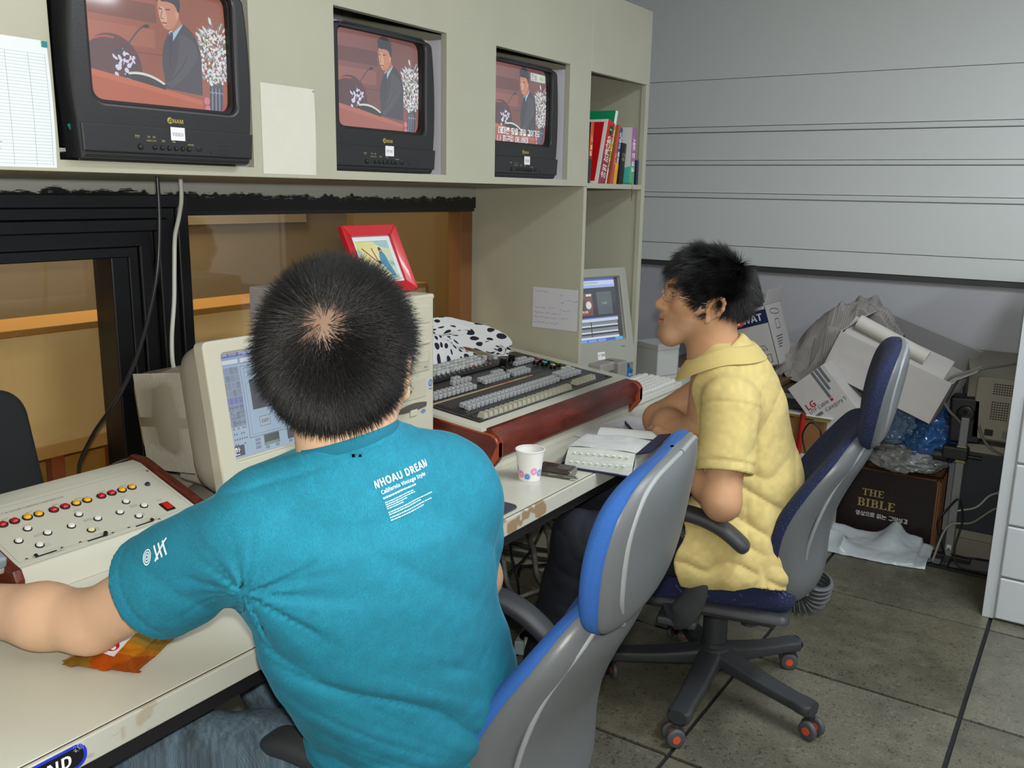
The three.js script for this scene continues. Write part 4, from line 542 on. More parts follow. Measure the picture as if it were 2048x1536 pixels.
// ---------------------------------------------------------------- video switcher console
{
  const t = thing('video_switcher', 'video switcher console with rows of grey keys and a dark cherry wood front rail', 'console');
  const xa = 1.684, xb = 2.422, k = 0.042 / 0.405, sl = Math.atan(k), py = z => 0.8192 + (-1.195 - z) * k;
  const along = (prof, x0, len, bev = 0.001) => { const g = extr(shapeOf(prof), len, bev, 2), p = g.attributes.position; for (let i = 0; i < p.count; i++) p.setXYZ(i, x0 + p.getZ(i), p.getY(i), -p.getX(i)); g.computeVertexNormals(); return toCreasedNormals(g, 0.5); };
  part('base', along([[1.172, 0.7105], [1.172, 0.755], [1.64, 0.755], [1.64, 0.7105]], xa, xb - xa), creamMetal, t);
  part('body', along([[1.19, 0.752], [1.19, 0.8165], [1.62, 0.861], [1.645, 0.856], [1.645, 0.752]], xa, xb - xa), creamMetal, t);
  part('top_frame', along([[1.186, 0.806], [1.186, 0.8172], [1.64, 0.8642], [1.654, 0.8642], [1.654, 0.853]], 1.665, 0.775, 0.0012), creamMetal, t);
  part('front_rail', boxUV(along([[1.2, 0.744], [1.158, 0.742], [1.15, 0.75], [1.15, 0.783], [1.162, 0.8055], [1.174, 0.8145], [1.188, 0.816]], xa, xb - xa, 0.002), 3), cherry, t);
  const ch = [[1.172, 0.7105], [1.146, 0.742], [1.138, 0.754], [1.138, 0.789], [1.146, 0.802], [1.158, 0.8085], [1.195, 0.8105], [1.31, 0.822], [1.63, 0.853], [1.65, 0.85], [1.65, 0.7105]];
  for (const x of [1.664, 2.422]) { part('wood_cheek', boxUV(along(ch, x, 0.02, 0.003), 3), cherry, t); const pts = ch.slice(0, 8).map(p => [x + 0.01, p[1] - 0.002, -p[0] - 0.003]); part('edge_trim', (() => { const g = along([...ch.slice(0, 8), ...ch.slice(0, 8).reverse().map(p => [p[0] + 0.004, p[1] - 0.004])], x - 0.0006, 0.0212, 0.0015); return g; })(), cherryEdge, t); }
  const at = (x, z, up = 0) => [x, py(z) + up, z], put = (n, g, m, x, z, up = 0) => part(n, g, m, t, at(x, z, up), [sl, 0, 0]);
  put('face_plate', rbox(0.69, 0.003, 0.36, 0.001), M(0x17181b, 0.35), 2.043, -1.395, 0.0005);
  put('legend', new THREE.PlaneGeometry(0.69, 0.36).rotateX(-Math.PI / 2), decal(2048, 1104, (g, w, h) => {
    const X = x => (x - 1.698) / 0.69 * w, Z = z => (z + 1.575) / 0.36 * h; g.strokeStyle = '#9a9ca0'; g.lineWidth = 3; g.strokeRect(14, 14, w - 28, h - 28); g.strokeRect(X(1.72), Z(-1.252), X(2.16) - X(1.72), 90); g.strokeRect(X(2.2), Z(-1.262), X(2.32) - X(2.2), 110); g.beginPath(); g.moveTo(14, Z(-1.27)); g.lineTo(X(2.19), Z(-1.27)); g.stroke();
    g.fillStyle = '#8e9094'; for (const [x0, x1, z0, z1] of [[1.73, 2.19, -1.362, -1.318], [1.93, 2.22, -1.45, -1.425], [2.2, 2.33, -1.37, -1.33], [1.75, 1.9, -1.44, -1.42]]) for (let z = z0; z < z1; z += 0.0075) for (let x = x0; x < x1; x += 0.0075) { g.beginPath(); g.arc(X(x), Z(z), 5.2, 0, 7); g.fill(); }
    g.fillStyle = '#b4b6ba'; for (let i = 0; i < 40; i++) { g.fillRect(X(1.735 + i * 0.0109), Z(-1.285), 18, 7); g.fillRect(X(1.735 + i * 0.0109), Z(-1.217), 14, 6); } for (let i = 0; i < 30; i++) g.fillRect(X(2.0 + i * 0.009), Z(-1.395), 12, 6); for (let i = 0; i < 12; i++) { g.fillRect(X(2.24 + i * 0.007), Z(-1.435), 30, 5); g.fillRect(X(2.24 + i * 0.007), Z(-1.448), 30, 5); }
  }, 1, 0.35), 2.043, -1.395, 0.0023);
  const keyG = rbox(0.0175, 0.014, 0.02, 0.003), tallKey = (() => { const g = new THREE.CylinderGeometry(0.0085, 0.0128, 0.013, 4, 1).rotateY(Math.PI / 4).scale(1, 1, 1.25), n = g.toNonIndexed(); n.computeVertexNormals(); return n; })(), smallKey = rbox(0.014, 0.013, 0.015, 0.003);
  const greyKey = plastic(0xa2a5a8, 0.4), beigeKey = plastic(0xaaa894, 0.4), paleKey = plastic(0xb2b6b4, 0.4);
  for (let i = 0; i < 20; i++) put('key', tallKey, beigeKey, 1.735 + i * 0.02165, -1.233, 0.0085);
  for (let i = 0; i < 6; i++) put('key', tallKey, beigeKey, 2.208 + i * 0.0195, -1.243, 0.0085);
  for (let r = 0; r < 2; r++) for (let i = 0; i < 24; i++) put('key', smallKey, greyKey, 1.753 + i * 0.0188, -1.292 - r * 0.0165, 0.008 + r * 0.002);
  for (let r = 0; r < 2; r++) for (let i = 0; i < 5; i++) put('key', keyG, greyKey, 2.226 + i * 0.0225, -1.298 - r * 0.0215, 0.0085 + r * 0.002);
  for (let r = 0; r < 2; r++) for (let i = 0; i < 12; i++) put('key', smallKey, greyKey, 1.712 + i * 0.0188, -1.396 - r * 0.0165, 0.008 + r * 0.002);
  for (let i = 0; i < 5; i++) put('key', smallKey, greyKey, 1.90 + i * 0.0178, -1.452, 0.008); for (let i = 0; i < 2; i++) put('key', smallKey, greyKey, 1.925 + i * 0.0178, -1.469, 0.01);
  for (let r = 0; r < 2; r++) for (let i = 0; i < 7; i++) put('key', smallKey, greyKey, 1.985 + i * 0.0182, -1.405 - r * 0.0165, 0.008 + r * 0.002);
  for (let r = 0; r < 2; r++) for (let i = 0; i < 5; i++) put('key', smallKey, greyKey, 2.128 + i * 0.0182, -1.402 - r * 0.0165, 0.008 + r * 0.002);
  for (let i = 0; i < 3; i++) put('key', smallKey, greyKey, 2.075 + i * 0.0182, -1.44, 0.01); for (let i = 0; i < 6; i++) put('key', smallKey, greyKey, 2.233 + i * 0.0178, -1.467, 0.008); for (let i = 0; i < 3; i++) put('key', smallKey, greyKey, 2.27 + i * 0.0178, -1.484, 0.01);
  put('tape_strip', rbox(0.47, 0.0006, 0.008, 0.0002), M(0xffffff, 0.7, { map: canvasTex(1024, 16, (g, w, h) => { g.fillStyle = '#b8aa82'; g.fillRect(0, 0, w, h); g.fillStyle = '#c0907a'; g.fillRect(520, 0, 300, h); g.fillStyle = '#c05a40'; for (const x of [700, 730, 960, 985]) g.fillRect(x, 0, 18, h); g.fillStyle = '#6a6450'; for (let i = 0; i < 60; i++) g.fillRect(10 + i * 17, 4, 6, 6); }) }), 1.945, -1.374, 0.0026);
  const tog = mergeGeometries([cyl(0.0022, 0.0015, 0.014, 8, 0, 0.009, 0).toNonIndexed(), cyl(0.0042, 0.0042, 0.004, 8, 0, 0.002, 0).toNonIndexed()]);
  put('toggle_plate', rbox(0.5, 0.006, 0.03, 0.001), mat.black, 1.945, -1.507, 0.003);
  for (let i = 0; i < 21; i++) { const tg = put('toggle', tog, mat.chrome, 1.715 + i * 0.0222, -1.51, 0.006); tg.rotation.x = sl + 0.3; if ([7, 8, 17, 20].includes(i)) put('red_lamp', rbox(0.01, 0.006, 0.006, 0.002), P(0xc0201c, 0.3), 1.715 + i * 0.0222, -1.523, 0.009); }
  const fluted = lathe([[0, 0.013], [0.0065, 0.0128], [0.0085, 0.010], [0.009, 0]], 12);
  for (let r = 0; r < 3; r++) for (let i = 0; i < 24; i++) put('level_knob', fluted, (i + r) % 4 === 3 ? plastic(0x9ba0a0, 0.4) : paleKey, 1.712 + i * 0.0195, -1.54 - r * 0.0145, 0.003 + r * 0.003);
  for (let i = 0; i < 4; i++) put('grey_knob', cyl(0.0085, 0.0085, 0.013, 16), i % 2 ? paleKey : plastic(0x77797a, 0.4), 2.188 + i * 0.02, -1.572 + i * 0.006, 0.008);
  for (const [x, z] of [[2.189, -1.485], [2.253, -1.497]]) { const kb = put('black_knob', lathe([[0, 0.026], [0.0095, 0.0255], [0.0108, 0.024], [0.0115, 0]], 14), mat.blackGloss, x, z, 0.002); part('knob_collar', cyl(0.014, 0.013, 0.004, 20), mat.black, kb, [0, 0.002, 0]); }
  for (const [x, z, c] of [[2.305, -1.44, 0x9a5a60], [2.335, -1.448, 0xa0565c], [2.312, -1.413, 0x4ea48c], [2.345, -1.424, 0x4ea48c], [2.308, -1.38, 0x9ab05c], [2.345, -1.386, 0xa0b050]]) { const kb = put('colour_knob', lathe([[0, 0.012], [0.008, 0.0118], [0.0098, 0.010], [0.0105, 0]], 16), mat.blackGloss, x, z, 0.002); part('knob_cap', lathe([[0, 0.0022], [0.0072, 0.002], [0.0082, 0]], 16), M(c, 0.4), kb, [0, 0.0115, 0]); }
  for (const x of [2.335, 2.362]) put('white_key', rbox(0.016, 0.004, 0.013, 0.001), plastic(0xc4c2b0, 0.4), x, -1.357, 0.004); put('screw', lathe([[0, 0.003], [0.005, 0.002], [0.006, 0]], 12), mat.black, 2.37, -1.225, 0.002);
}
// spotted cloth bundled along the back of the console
{
  const spots = canvasTex(1024, 1024, (g, w, h) => { g.fillStyle = '#d6d8d8'; g.fillRect(0, 0, w, h); let s = seed; seed = 77; g.fillStyle = '#14142a'; const put = []; for (let i = 0; i < 2500 && put.length < 150; i++) { const x = rnd() * w, y = rnd() * h, r = 14 + rnd() * 22; if (put.some(p => Math.hypot(p[0] - x, p[1] - y) < p[2] + r + 9)) continue; put.push([x, y, r]); for (const [ox, oy] of [[0, 0], [w, 0], [-w, 0], [0, h], [0, -h]]) { g.beginPath(); g.ellipse(x + ox, y + oy, r, r * (0.6 + 0.4 * rnd()), rnd() * 3, 0, 7); g.fill(); } } seed = s; });
  spots.wrapS = spots.wrapT = THREE.RepeatWrapping;
  const t = thing('spotted_cloth', 'white cloth with black spots bundled along the back of the switcher', 'cloth');
  const cm = M(0xffffff, 0.85, { map: spots, side: THREE.DoubleSide });
  const base = z => 0.818 + (-1.195 - z) * 0.1037 + 0.004;
  const lump = (x0, x1, z0, z1, hgt, seedN, tiltA) => sheet((u, v) => {
    const a = v * Math.PI, e = Math.pow(Math.max(0, Math.sin(u * Math.PI)), 0.45), fold = 0.016 * Math.sin(9 * u + 5 * v + 3 * noise3(u * 5, v * 4, seedN)) + 0.02 * (fbm(u * 6, v * 6, seedN, 3) - 0.5) + 0.007 * Math.sin(25 * u + 8 * v);
    const h = hgt * (0.75 + 0.35 * noise3(u * 3, 1, seedN)) * e, x = lerp(x0, x1, u) + 0.016 * (noise3(v * 5, u * 3, seedN + 5) - 0.5) * 2 + tiltA * v, zc = lerp(z0, z1, v), zb = zc + 0.02 * (noise3(u * 6, v, seedN + 9) - 0.5);
    const y = base(zb) + Math.max(0, Math.pow(Math.sin(a), 0.6) * h + fold * Math.sin(a)); return [x, y, zb];
  }, 90, 60, (x1 - x0) * 2.6, 0.62);
  part('main_fold', lump(1.66, 2.22, -1.59, -1.76, 0.088, 3, 0.02), cm, t);
  part('rolled_end', (() => { const c = curve([[2.10, 0.925, -1.72], [2.16, 0.945, -1.69], [2.22, 0.925, -1.635], [2.265, 0.898, -1.585], [2.295, 0.878, -1.55]]); return sheet((u, v) => { const p = c.getPoint(u), a = v * 6.28318, r = 0.044 * (0.75 + 0.35 * Math.sin(u * 3.0)) * (u > 0.93 ? 0.55 : 1) * (1 + 0.28 * Math.sin(3 * a + 6 * u) + 0.35 * (noise3(u * 6, a, 8) - 0.5)); return [p.x + Math.cos(a) * r * 0.7, Math.max(base(p.z), p.y + Math.sin(a) * r * 0.75), p.z + Math.cos(a) * r * 0.7]; }, 60, 40, 0.62, 0.7); })(), cm, t);
}
// ---------------------------------------------------------------- small things on the desk
{
  const cup = thing('paper_cup', 'white paper cup with a pink and blue flower print on the desk edge', 'cup', [1.694, DY, -1.068]);
  const print = canvasTex(1024, 384, (g, w, h) => { g.fillStyle = '#e6e6e4'; g.fillRect(0, 0, w, h); let s = seed; seed = 12; for (let i = 0; i < 11; i++) { const x = 45 + i * 94, y = 250 + (i % 3) * 42 - (i % 2) * 14, c = ['#e08cb4', '#5a80c4', '#dd9cc0', '#86a4cc'][i % 4]; for (let p = 0; p < 9; p++) { g.fillStyle = c; g.globalAlpha = i % 3 === 2 ? 0.45 : 0.95; g.beginPath(); g.ellipse(x + Math.cos(p * 0.7) * 32, y + Math.sin(p * 0.7) * 32, 19, 19, 0, 0, 7); g.ellipse(x, y, 30, 30, 0, 0, 7); g.fill(); } g.fillStyle = '#f4e4ee'; g.beginPath(); g.arc(x, y, 10, 0, 7); g.fill(); } g.globalAlpha = 1; seed = s; });
  part('wall', new THREE.CylinderGeometry(0.0335, 0.0252, 0.072, 48, 1, true).translate(0, 0.0365, 0), M(0xffffff, 0.55, { map: print, side: THREE.DoubleSide }), cup, null, [0, 1.9, 0]);
  part('rim', new THREE.TorusGeometry(0.0336, 0.0016, 10, 48).rotateX(Math.PI / 2).translate(0, 0.0725, 0), M(0xe6e6e4, 0.5), cup); part('bottom', cyl(0.0256, 0.026, 0.002, 40, 0, 0.005, 0), M(0xe0e0de, 0.6), cup);
  const ph = thing('mobile_phone', 'dark brown folding mobile phone beside the paper cup', 'phone', [1.756, DY, -1.033], 0.16);
  const pm = P(0x3a322c, 0.22, { clearcoat: 0.7, metalness: 0.3 });
  part('body', rbox(0.046, 0.0115, 0.09, 0.005, 0, 0.0062, 0, 4), P(0x6a675c, 0.3, { metalness: 0.5 }), ph); part('lid', rbox(0.047, 0.0115, 0.086, 0.005, 0, 0.0175, 0.001, 4), pm, ph); part('window', rbox(0.024, 0.0008, 0.03, 0.0004, 0, 0.0233, -0.01), mat.blackGloss, ph); part('end_cap', rbox(0.044, 0.016, 0.012, 0.005, 0, 0.0125, 0.041, 3), P(0x8a8778, 0.3, { metalness: 0.5 }), ph);
  part('antenna', cyl(0.0034, 0.0034, 0.03, 12).rotateX(Math.PI / 2), mat.steel, ph, [-0.022, 0.008, 0.045]); part('antenna_tip', ball(0.0036, -0.022, 0.008, 0.061, 12), mat.chrome, ph); part('side_keys', rbox(0.002, 0.004, 0.022, 0.0008, -0.0235, 0.0085, 0), mat.steel, ph);

  const pad = thing('mouse_pad', 'dark grey mouse pad at the desk edge by the teal shirt', 'mouse pad', [1.44, DY, -1.045], 0.0);
  part('pad', extr(rrect(0.2, 0.13, 0.022), 0.004, 0.0015, 2).rotateX(-Math.PI / 2), M(0x3a3c46, 0.75), pad, [-0.02, 0.0002, 0]); part('emblem', T(new THREE.PlaneGeometry(0.03, 0.02).rotateX(-Math.PI / 2), 0.055, 0.0046, 0.022), decal(128, 84, (g, w, h) => { g.strokeStyle = '#5e626e'; g.lineWidth = 5; g.beginPath(); g.ellipse(64, 42, 54, 32, 0, 0, 7); g.stroke(); text(g, 'PX', 64, 44, 'bold 34px sans-serif', '#5e626e'); }), pad);

  // thick open scripture with thumb-indexed pages and a dark blue cover
  const b = thing('open_book', 'thick open Bible with thumb-indexed white pages and a dark blue cover', 'book', [1.95, DY + 0.001, -0.985], 0); b.rotation.y = -1.42; b.scale.set(0.76, 1, 1);
  const pageMat = M(0xffffff, 0.6, { map: dataTex(512, 512, (u, v, x, y) => { const l = (y % 10) < 4 && pnoise(u, v, 64, 411) > 0.35 ? -14 : 0, k = 208 + 14 * (pnoise(u, v, 10, 412) - 0.5); return [k + l, k + 4 + l, k + 4 + l]; }) });
  const edgeMat = M(0xffffff, 0.55, { map: dataTex(512, 128, (u, v, x, y) => { const k = 196 + 24 * (pnoise(u * 0.1, v, 64, 421) - 0.5) + 10 * (pnoise(u, v, 6, 422) - 0.5); return [k - 2, k + 4, k - 2]; }) });
  part('cover', rbox(0.3, 0.004, 0.245, 0.0015, 0.025, 0.0025, 0.006), M(0x141a44, 0.5), b);
  part('pages', (() => { const g = sheet((u, v) => { const a = u * 1.0; const x = lerp(-0.105, 0.12, u), z = lerp(0.095, -0.105, v); return [x + (1 - v) * 0, 0.052 + 0.004 * Math.sin(u * 3.14) - 0.022 * smooth(0.62, 1, v) - 0.006 * (1 - u), z]; }, 24, 16); const sideF = sheet((u, v) => { const x = lerp(-0.105, 0.12, u), top = 0.052 + 0.004 * Math.sin(u * 3.14) - 0.006 * (1 - u); return [x, lerp(0.0045, top, v), 0.122 - 0.027 * v + 0.004 * Math.sin(v * 3.1)]; }, 24, 8); const sideR = sheet((u, v) => { const z = lerp(0.095, -0.105, u); return [0.12 + 0.002 * Math.sin(v * 3), lerp(0.0045, 0.052 - 0.022 * smooth(0.62, 1, u), v), z + 0.027 * (1 - v) * (1 - u)]; }, 16, 6); const sideL = sheet((u, v) => { const z = lerp(-0.105, 0.095, u); return [-0.105 - 0.02 * (1 - v), lerp(0.0045, 0.046 - 0.022 * smooth(0.38, 0, u), v), z + 0.027 * (1 - v) * u]; }, 16, 6); return merge([sideF, sideR, sideL]); })(), M(0xffffff, 0.55, { map: edgeMat.map, side: THREE.DoubleSide }), b);
  part('open_page', sheet((u, v) => { const x = lerp(-0.106, 0.121, u), z = lerp(0.096, -0.106, v); return [x, 0.0525 + 0.004 * Math.sin(u * 3.14) - 0.022 * smooth(0.62, 1, v) - 0.006 * (1 - u) + 0.0015 * Math.sin(u * 9 + v * 4), z]; }, 30, 20, 1, 1), M(0xffffff, 0.6, { map: pageMat.map, side: THREE.DoubleSide }), b);
  for (let r = 0; r < 2; r++) for (let i = 0; i < 9; i++) part('index_tab', rbox(0.009, 0.004, 0.004, 0.0018, -0.085 + i * 0.022 + r * 0.006, 0.016 + r * 0.02 + i * 0.001, 0.1225 - 0.027 * (0.3 + r * 0.42) + 0.004), M(0xe2e4de, 0.5), b);
  part('loose_pages', sheet((u, v) => [lerp(-0.1, 0.13, u), 0.03 + 0.014 * Math.sin(v * 2.6) + 0.008 * u, lerp(-0.1, -0.145, v)], 16, 8), M(0xd0d4d4, 0.6, { side: THREE.DoubleSide }), b); part('cover_lettering', T(new THREE.PlaneGeometry(0.1, 0.02).rotateX(-Math.PI / 2), 0.1, 0.0047, 0.122), decal(256, 52, (g, w, h) => text(g, '80.00', w / 2, h / 2, 'bold 40px sans-serif', '#a8acb8')), b);
  part('cover_flap', rbox(0.05, 0.003, 0.22, 0.001, 0.155, 0.02, -0.01), M(0x141a44, 0.5), b, null, [0, 0, 0.25]);

  const sh = solo('paper_sheet', sheet((u, v) => [(u - 0.5) * 0.297, 0.0012 + 0.002 * Math.sin(u * 5) * v, (v - 0.5) * 0.21], 16, 10), M(0xffffff, 0.75, { map: canvasTex(512, 360, (g, w, h) => { g.fillStyle = '#d4d3da'; g.fillRect(0, 0, w, h); g.fillStyle = 'rgba(120,120,130,0.35)'; for (let i = 0; i < 20; i++) g.fillRect(60, 40 + i * 15, 340 + (i * 37 % 60), 4); g.strokeStyle = '#c0304a'; g.lineWidth = 5; g.beginPath(); g.moveTo(210, 250); g.lineTo(226, 268); g.moveTo(280, 240); g.lineTo(276, 275); g.moveTo(286, 246); g.lineTo(282, 262); g.stroke(); }), side: THREE.DoubleSide }), 'printed white sheet with red pencil marks under the red pen', 'paper', [2.215, DY, -1.075], [0, -0.22, 0]);
  const pen = thing('pen', 'dark pen with a red end lying on the printed sheet', 'pen', [2.207, DY + 0.0085, -1.054], 0); pen.rotation.set(0, 0.72, 0);
  part('barrel', cyl(0.0042, 0.0046, 0.1, 14).rotateZ(Math.PI / 2), M(0x2c2424, 0.3), pen, [0.02, 0, 0]); part('grip', cyl(0.0046, 0.0062, 0.036, 14).rotateZ(-Math.PI / 2), P(0xc01c2c, 0.25, { clearcoat: 0.6 }), pen, [-0.048, 0, 0].map((v, i) => i ? v : v)); part('tip', ball(0.006, -0.066, 0, 0, 14), P(0xc01c2c, 0.25), pen); part('clip', rbox(0.03, 0.002, 0.004, 0.0008, 0.05, 0.0055, 0), mat.steel, pen); part('loop', new THREE.TorusGeometry(0.005, 0.0014, 8, 18).translate(0.076, 0.002, 0), mat.black, pen);

  // keyboard
  const kb = thing('keyboard', 'off-white keyboard beside the right end of the switcher console', 'keyboard', [2.66, DY, -1.268], 0.0); kb.rotation.x = 0.05;
  part('case', rbox(0.4, 0.022, 0.165, 0.005, 0, 0.016, 0, 3), plastic(0xc8c8c0, 0.45), kb); const kc = plastic(0xd8d8d2, 0.45), kg = (() => { const g = new THREE.CylinderGeometry(0.0088, 0.012, 0.008, 4, 1).rotateY(Math.PI / 4), n = g.toNonIndexed(); n.computeVertexNormals(); return n; })();
  for (let r = 0; r < 6; r++) for (let i = 0; i < 19; i++) { if (r === 0 && i > 3 && i < 15 && false) continue; if (r === 5 && i > 3 && i < 9) continue; part('key', kg, kc, kb, [-0.18 + i * 0.02, 0.031, -0.05 + r * 0.0205 + (r ? 0.004 : 0)]); }
  part('space_bar', rbox(0.096, 0.008, 0.015, 0.002, -0.06, 0.031, 0.0565), kc, kb); part('display', rbox(0.05, 0.002, 0.018, 0.0006, -0.12, 0.0275, -0.072), M(0x6c7470, 0.2), kb);
  // grey boxes behind it
  const gb = thing('grey_drive_box', 'small light grey casing with a dark right side beyond the keyboard', 'device', [2.975, DY, -1.335], -0.42);
  part('shell', rbox(0.1, 0.128, 0.12, 0.006, 0, 0.065, 0, 3), plastic(0xa6a8a6, 0.45), gb); part('lid', rbox(0.104, 0.024, 0.124, 0.005, 0, 0.121, 0, 3), plastic(0xa0a2a0, 0.45), gb); part('seam', rbox(0.098, 0.0016, 0.002, 0.0004, 0, 0.018, 0.0605), plastic(0x707270, 0.5), gb); part('side_plate', rbox(0.004, 0.11, 0.116, 0.001, 0.051, 0.056, 0), plastic(0x6c6c70, 0.5), gb);
  const td = thing('tape_dispenser', 'grey angular desk device between the switcher and the far monitor', 'device', [2.52, DY, -1.29], -0.05);
  part('block', rbox(0.058, 0.132, 0.07, 0.008, 0.022, 0.067, 0.0, 3), plastic(0x85827e, 0.5), td); part('arm', rbox(0.1, 0.03, 0.05, 0.006, -0.035, 0.118, -0.01, 3), plastic(0x8e8a86, 0.5), td); part('foot', rbox(0.05, 0.006, 0.07, 0.002, 0.02, 0.003, 0), mat.darkPlastic, td);
  // things stuffed under the far monitor
  const bm = P(0x1c6aa0, 0.25, { side: THREE.DoubleSide, clearcoat: 0.4 }); const bag = thing('blue_wrapper', 'crumpled blue wrapper beside the foot of the far monitor', 'wrapper', [2.83, DY + 0.002, -1.43]);
  part('wrapper', (() => { const g = new THREE.IcosahedronGeometry(0.055, 5), p = g.attributes.position; for (let i = 0; i < p.count; i++) { const v = V(p.getX(i), p.getY(i), p.getZ(i)), n = 0.7 + 0.7 * Math.abs(fbm(v.x * 40, v.y * 40, v.z * 40, 3) - 0.5) * 2; p.setXYZ(i, v.x * n * 0.9, Math.max(0, v.y * n * 0.75 + 0.034), v.z * n * 1.3); } g.computeVertexNormals(); return g; })(), bm, bag); part('card', rbox(0.06, 0.075, 0.002, 0.0006, 0.018, 0.065, -0.05), M(0x2a7ab8, 0.4), bag, null, [-0.2, -0.3, 0]);
  const cols = [0x101012, 0xc8c4b4, 0x141418, 0xb8b4a6, 0x1a1a22, 0xa8a8a0]; cols.forEach((c, i) => solo('cable', tube([[2.46, DY + 0.01 + 0.006 * (i % 3), -1.42 - 0.02 * i], [2.56, DY + 0.02 + 0.008 * (i % 2), -1.37 - 0.015 * i], [2.7, DY + 0.03 - 0.003 * i, -1.355 - 0.01 * i], [2.79, DY + 0.008 + 0.004 * (i % 2), -1.36 - 0.016 * i]], 0.0042, 40, 8), M(c, 0.45), `${['nearest black', 'nearest pale', 'middle black', 'middle pale', 'rearmost dark blue', 'rearmost grey'][i]} cable of the bundle passing under the far monitor`, 'cable'));
  // snack wrapper under the elbow
  const sn = thing('snack_packet', 'gold and orange snack packet with a white label on the desk under the bare arm', 'snack packet', [0.70, DY + 0.001, -1.127], 0.0); sn.rotation.y = 0.42;
  const foil = P(0xffffff, 0.28, { metalness: 0.55, map: canvasTex(512, 512, (g, w, h) => { g.fillStyle = '#b08a34'; g.fillRect(0, 0, w, h); g.fillStyle = '#e08a14'; g.fillRect(0, 0, 190, 330); g.fillStyle = '#c8641c'; g.beginPath(); g.moveTo(0, 0); g.lineTo(150, 0); g.lineTo(60, 330); g.lineTo(0, 330); g.fill(); g.fillStyle = '#8e6c24'; for (let i = 0; i < 9; i++) g.fillRect(0, 400 + i * 12, w, 4); }), side: THREE.DoubleSide });
  part('wrapper', sheet((u, v) => { const x = lerp(-0.085, 0.085, u), z = lerp(-0.06, 0.058, v), b2 = Math.sin(u * 3.14) * Math.sin(Math.min(1, v / 0.78) * 3.14), crk = 0.004 * (fbm(u * 9, v * 9, 3, 3) - 0.5); return [x, 0.002 + 0.02 * Math.max(0, b2) + crk * 1.2 + 0.001 * (v > 0.8 ? Math.sin(v * 220) * 0.5 : 0), z + 0.006 * (u < 0.05 || u > 0.95 ? 1 : 0)]; }, 60, 60), foil, sn);
  part('label', sheet((u, v) => { const uu = lerp(0.14, 0.86, u), vv = lerp(0.1, 0.6, v), x = lerp(-0.085, 0.085, uu), z = lerp(-0.06, 0.058, vv), b2 = Math.sin(uu * 3.14) * Math.sin(Math.min(1, vv / 0.78) * 3.14), crk = 0.004 * (fbm(uu * 9, vv * 9, 3, 3) - 0.5); return [x, 0.0032 + 0.02 * Math.max(0, b2) + crk * 1.2, z]; }, 30, 20), M(0xffffff, 0.45, { side: THREE.DoubleSide, map: canvasTex(512, 256, (g, w, h) => { g.fillStyle = '#d4d6da'; g.fillRect(0, 0, w, h); g.save(); g.translate(0, h); g.scale(1, -1); g.fillStyle = '#b8143c'; g.beginPath(); g.arc(70, 200, 40, 0, 7); g.fill(); g.fillStyle = '#f4ecec'; g.beginPath(); g.ellipse(62, 206, 18, 24, 0.5, 0, 7); g.fill(); hangul(g, '영양갱', 150, 150, 56, '#3c3c46', 0.14); hangul(g, '고소한 맛 그대로', 140, 60, 36, '#50505a', 0.12); hangul(g, '우리쌀', 330, 140, 40, '#50505a', 0.12); g.restore(); }) }), sn);
}
// cables hanging from the cabinet
solo('cable', tube([[1.054, 1.39, -1.5], [1.052, 1.30, -1.5], [1.037, 1.193, -1.5], [1.012, 1.06, -1.53], [0.994, 0.965, -1.58], [0.985, 0.87, -1.67], [0.99, 0.78, -1.74], [1.02, 0.715, -1.76]], 0.0038, 80, 8), M(0x1a1c1e, 0.35), 'black cable hanging from the cabinet in front of the window frame', 'cable');
solo('cable', tube([[1.178, 1.39, -1.6], [1.177, 1.34, -1.6], [1.167, 1.30, -1.6], [1.157, 1.269, -1.6], [1.15, 1.2, -1.6], [1.145, 1.137, -1.6], [1.134, 1.06, -1.6], [1.132, 1.013, -1.6], [1.142, 0.98, -1.61], [1.19, 0.90, -1.72]], 0.0044, 90, 8), M(0xb6b8b0, 0.4), 'white cable hanging from the cabinet behind the beige monitor', 'cable');
for (const [i, pts] of [[0, [[0.99, 0.74, -1.74], [1.05, 0.78, -1.72], [1.1, 0.79, -1.7], [1.16, 0.76, -1.68]]], [1, [[1.05, 0.715, -1.62], [1.09, 0.718, -1.58], [1.12, 0.716, -1.5], [1.09, 0.715, -1.46], [1.05, 0.714, -1.44]]]]) solo('cable', tube(pts, 0.003, 40, 8), M(0x17181a, 0.4), i ? 'thin black cable lying between the controller and the beige monitor' : 'short black cable bowed in front of the black window frame', 'cable');

// ---------------------------------------------------------------- two office chairs (each faces -z in its own axes)
const chairGrey = plastic(0x63676a, 0.34, 0.0002), chairDark = plastic(0x34373a, 0.42, 0.0003), chairTrim = plastic(0x8f9496, 0.38), orangeCap = M(0xd0502c, 0.5);
const fabricBump = dataTex(128, 128, (u, v, x, y) => 128 + 70 * ((x + y) % 4 < 2 ? 1 : -1) * 0.5 + 60 * (hash3(x, y, 501) - 0.5), false, [40, 40]);
function fabric(base, dot, density) {
  const t = dataTex(512, 512, (u, v, x, y) => { const gx = Math.floor(x / 16), gy = Math.floor(y / 16), lx = x % 16, ly = y % 16, on = (gx + gy) % 2 === 0 && hash3(gx, gy, 511) < density && lx >= 6 && lx < 9 && ly >= 6 && ly < 9; const n = 0.9 + 0.2 * hash3(x, y, 512); return on ? dot : base.map(c => c * n); }, true, [7, 7]);
  return M(0xffffff, 0.95, { map: t, bumpMap: fabricBump, bumpScale: 0.0006 });
}
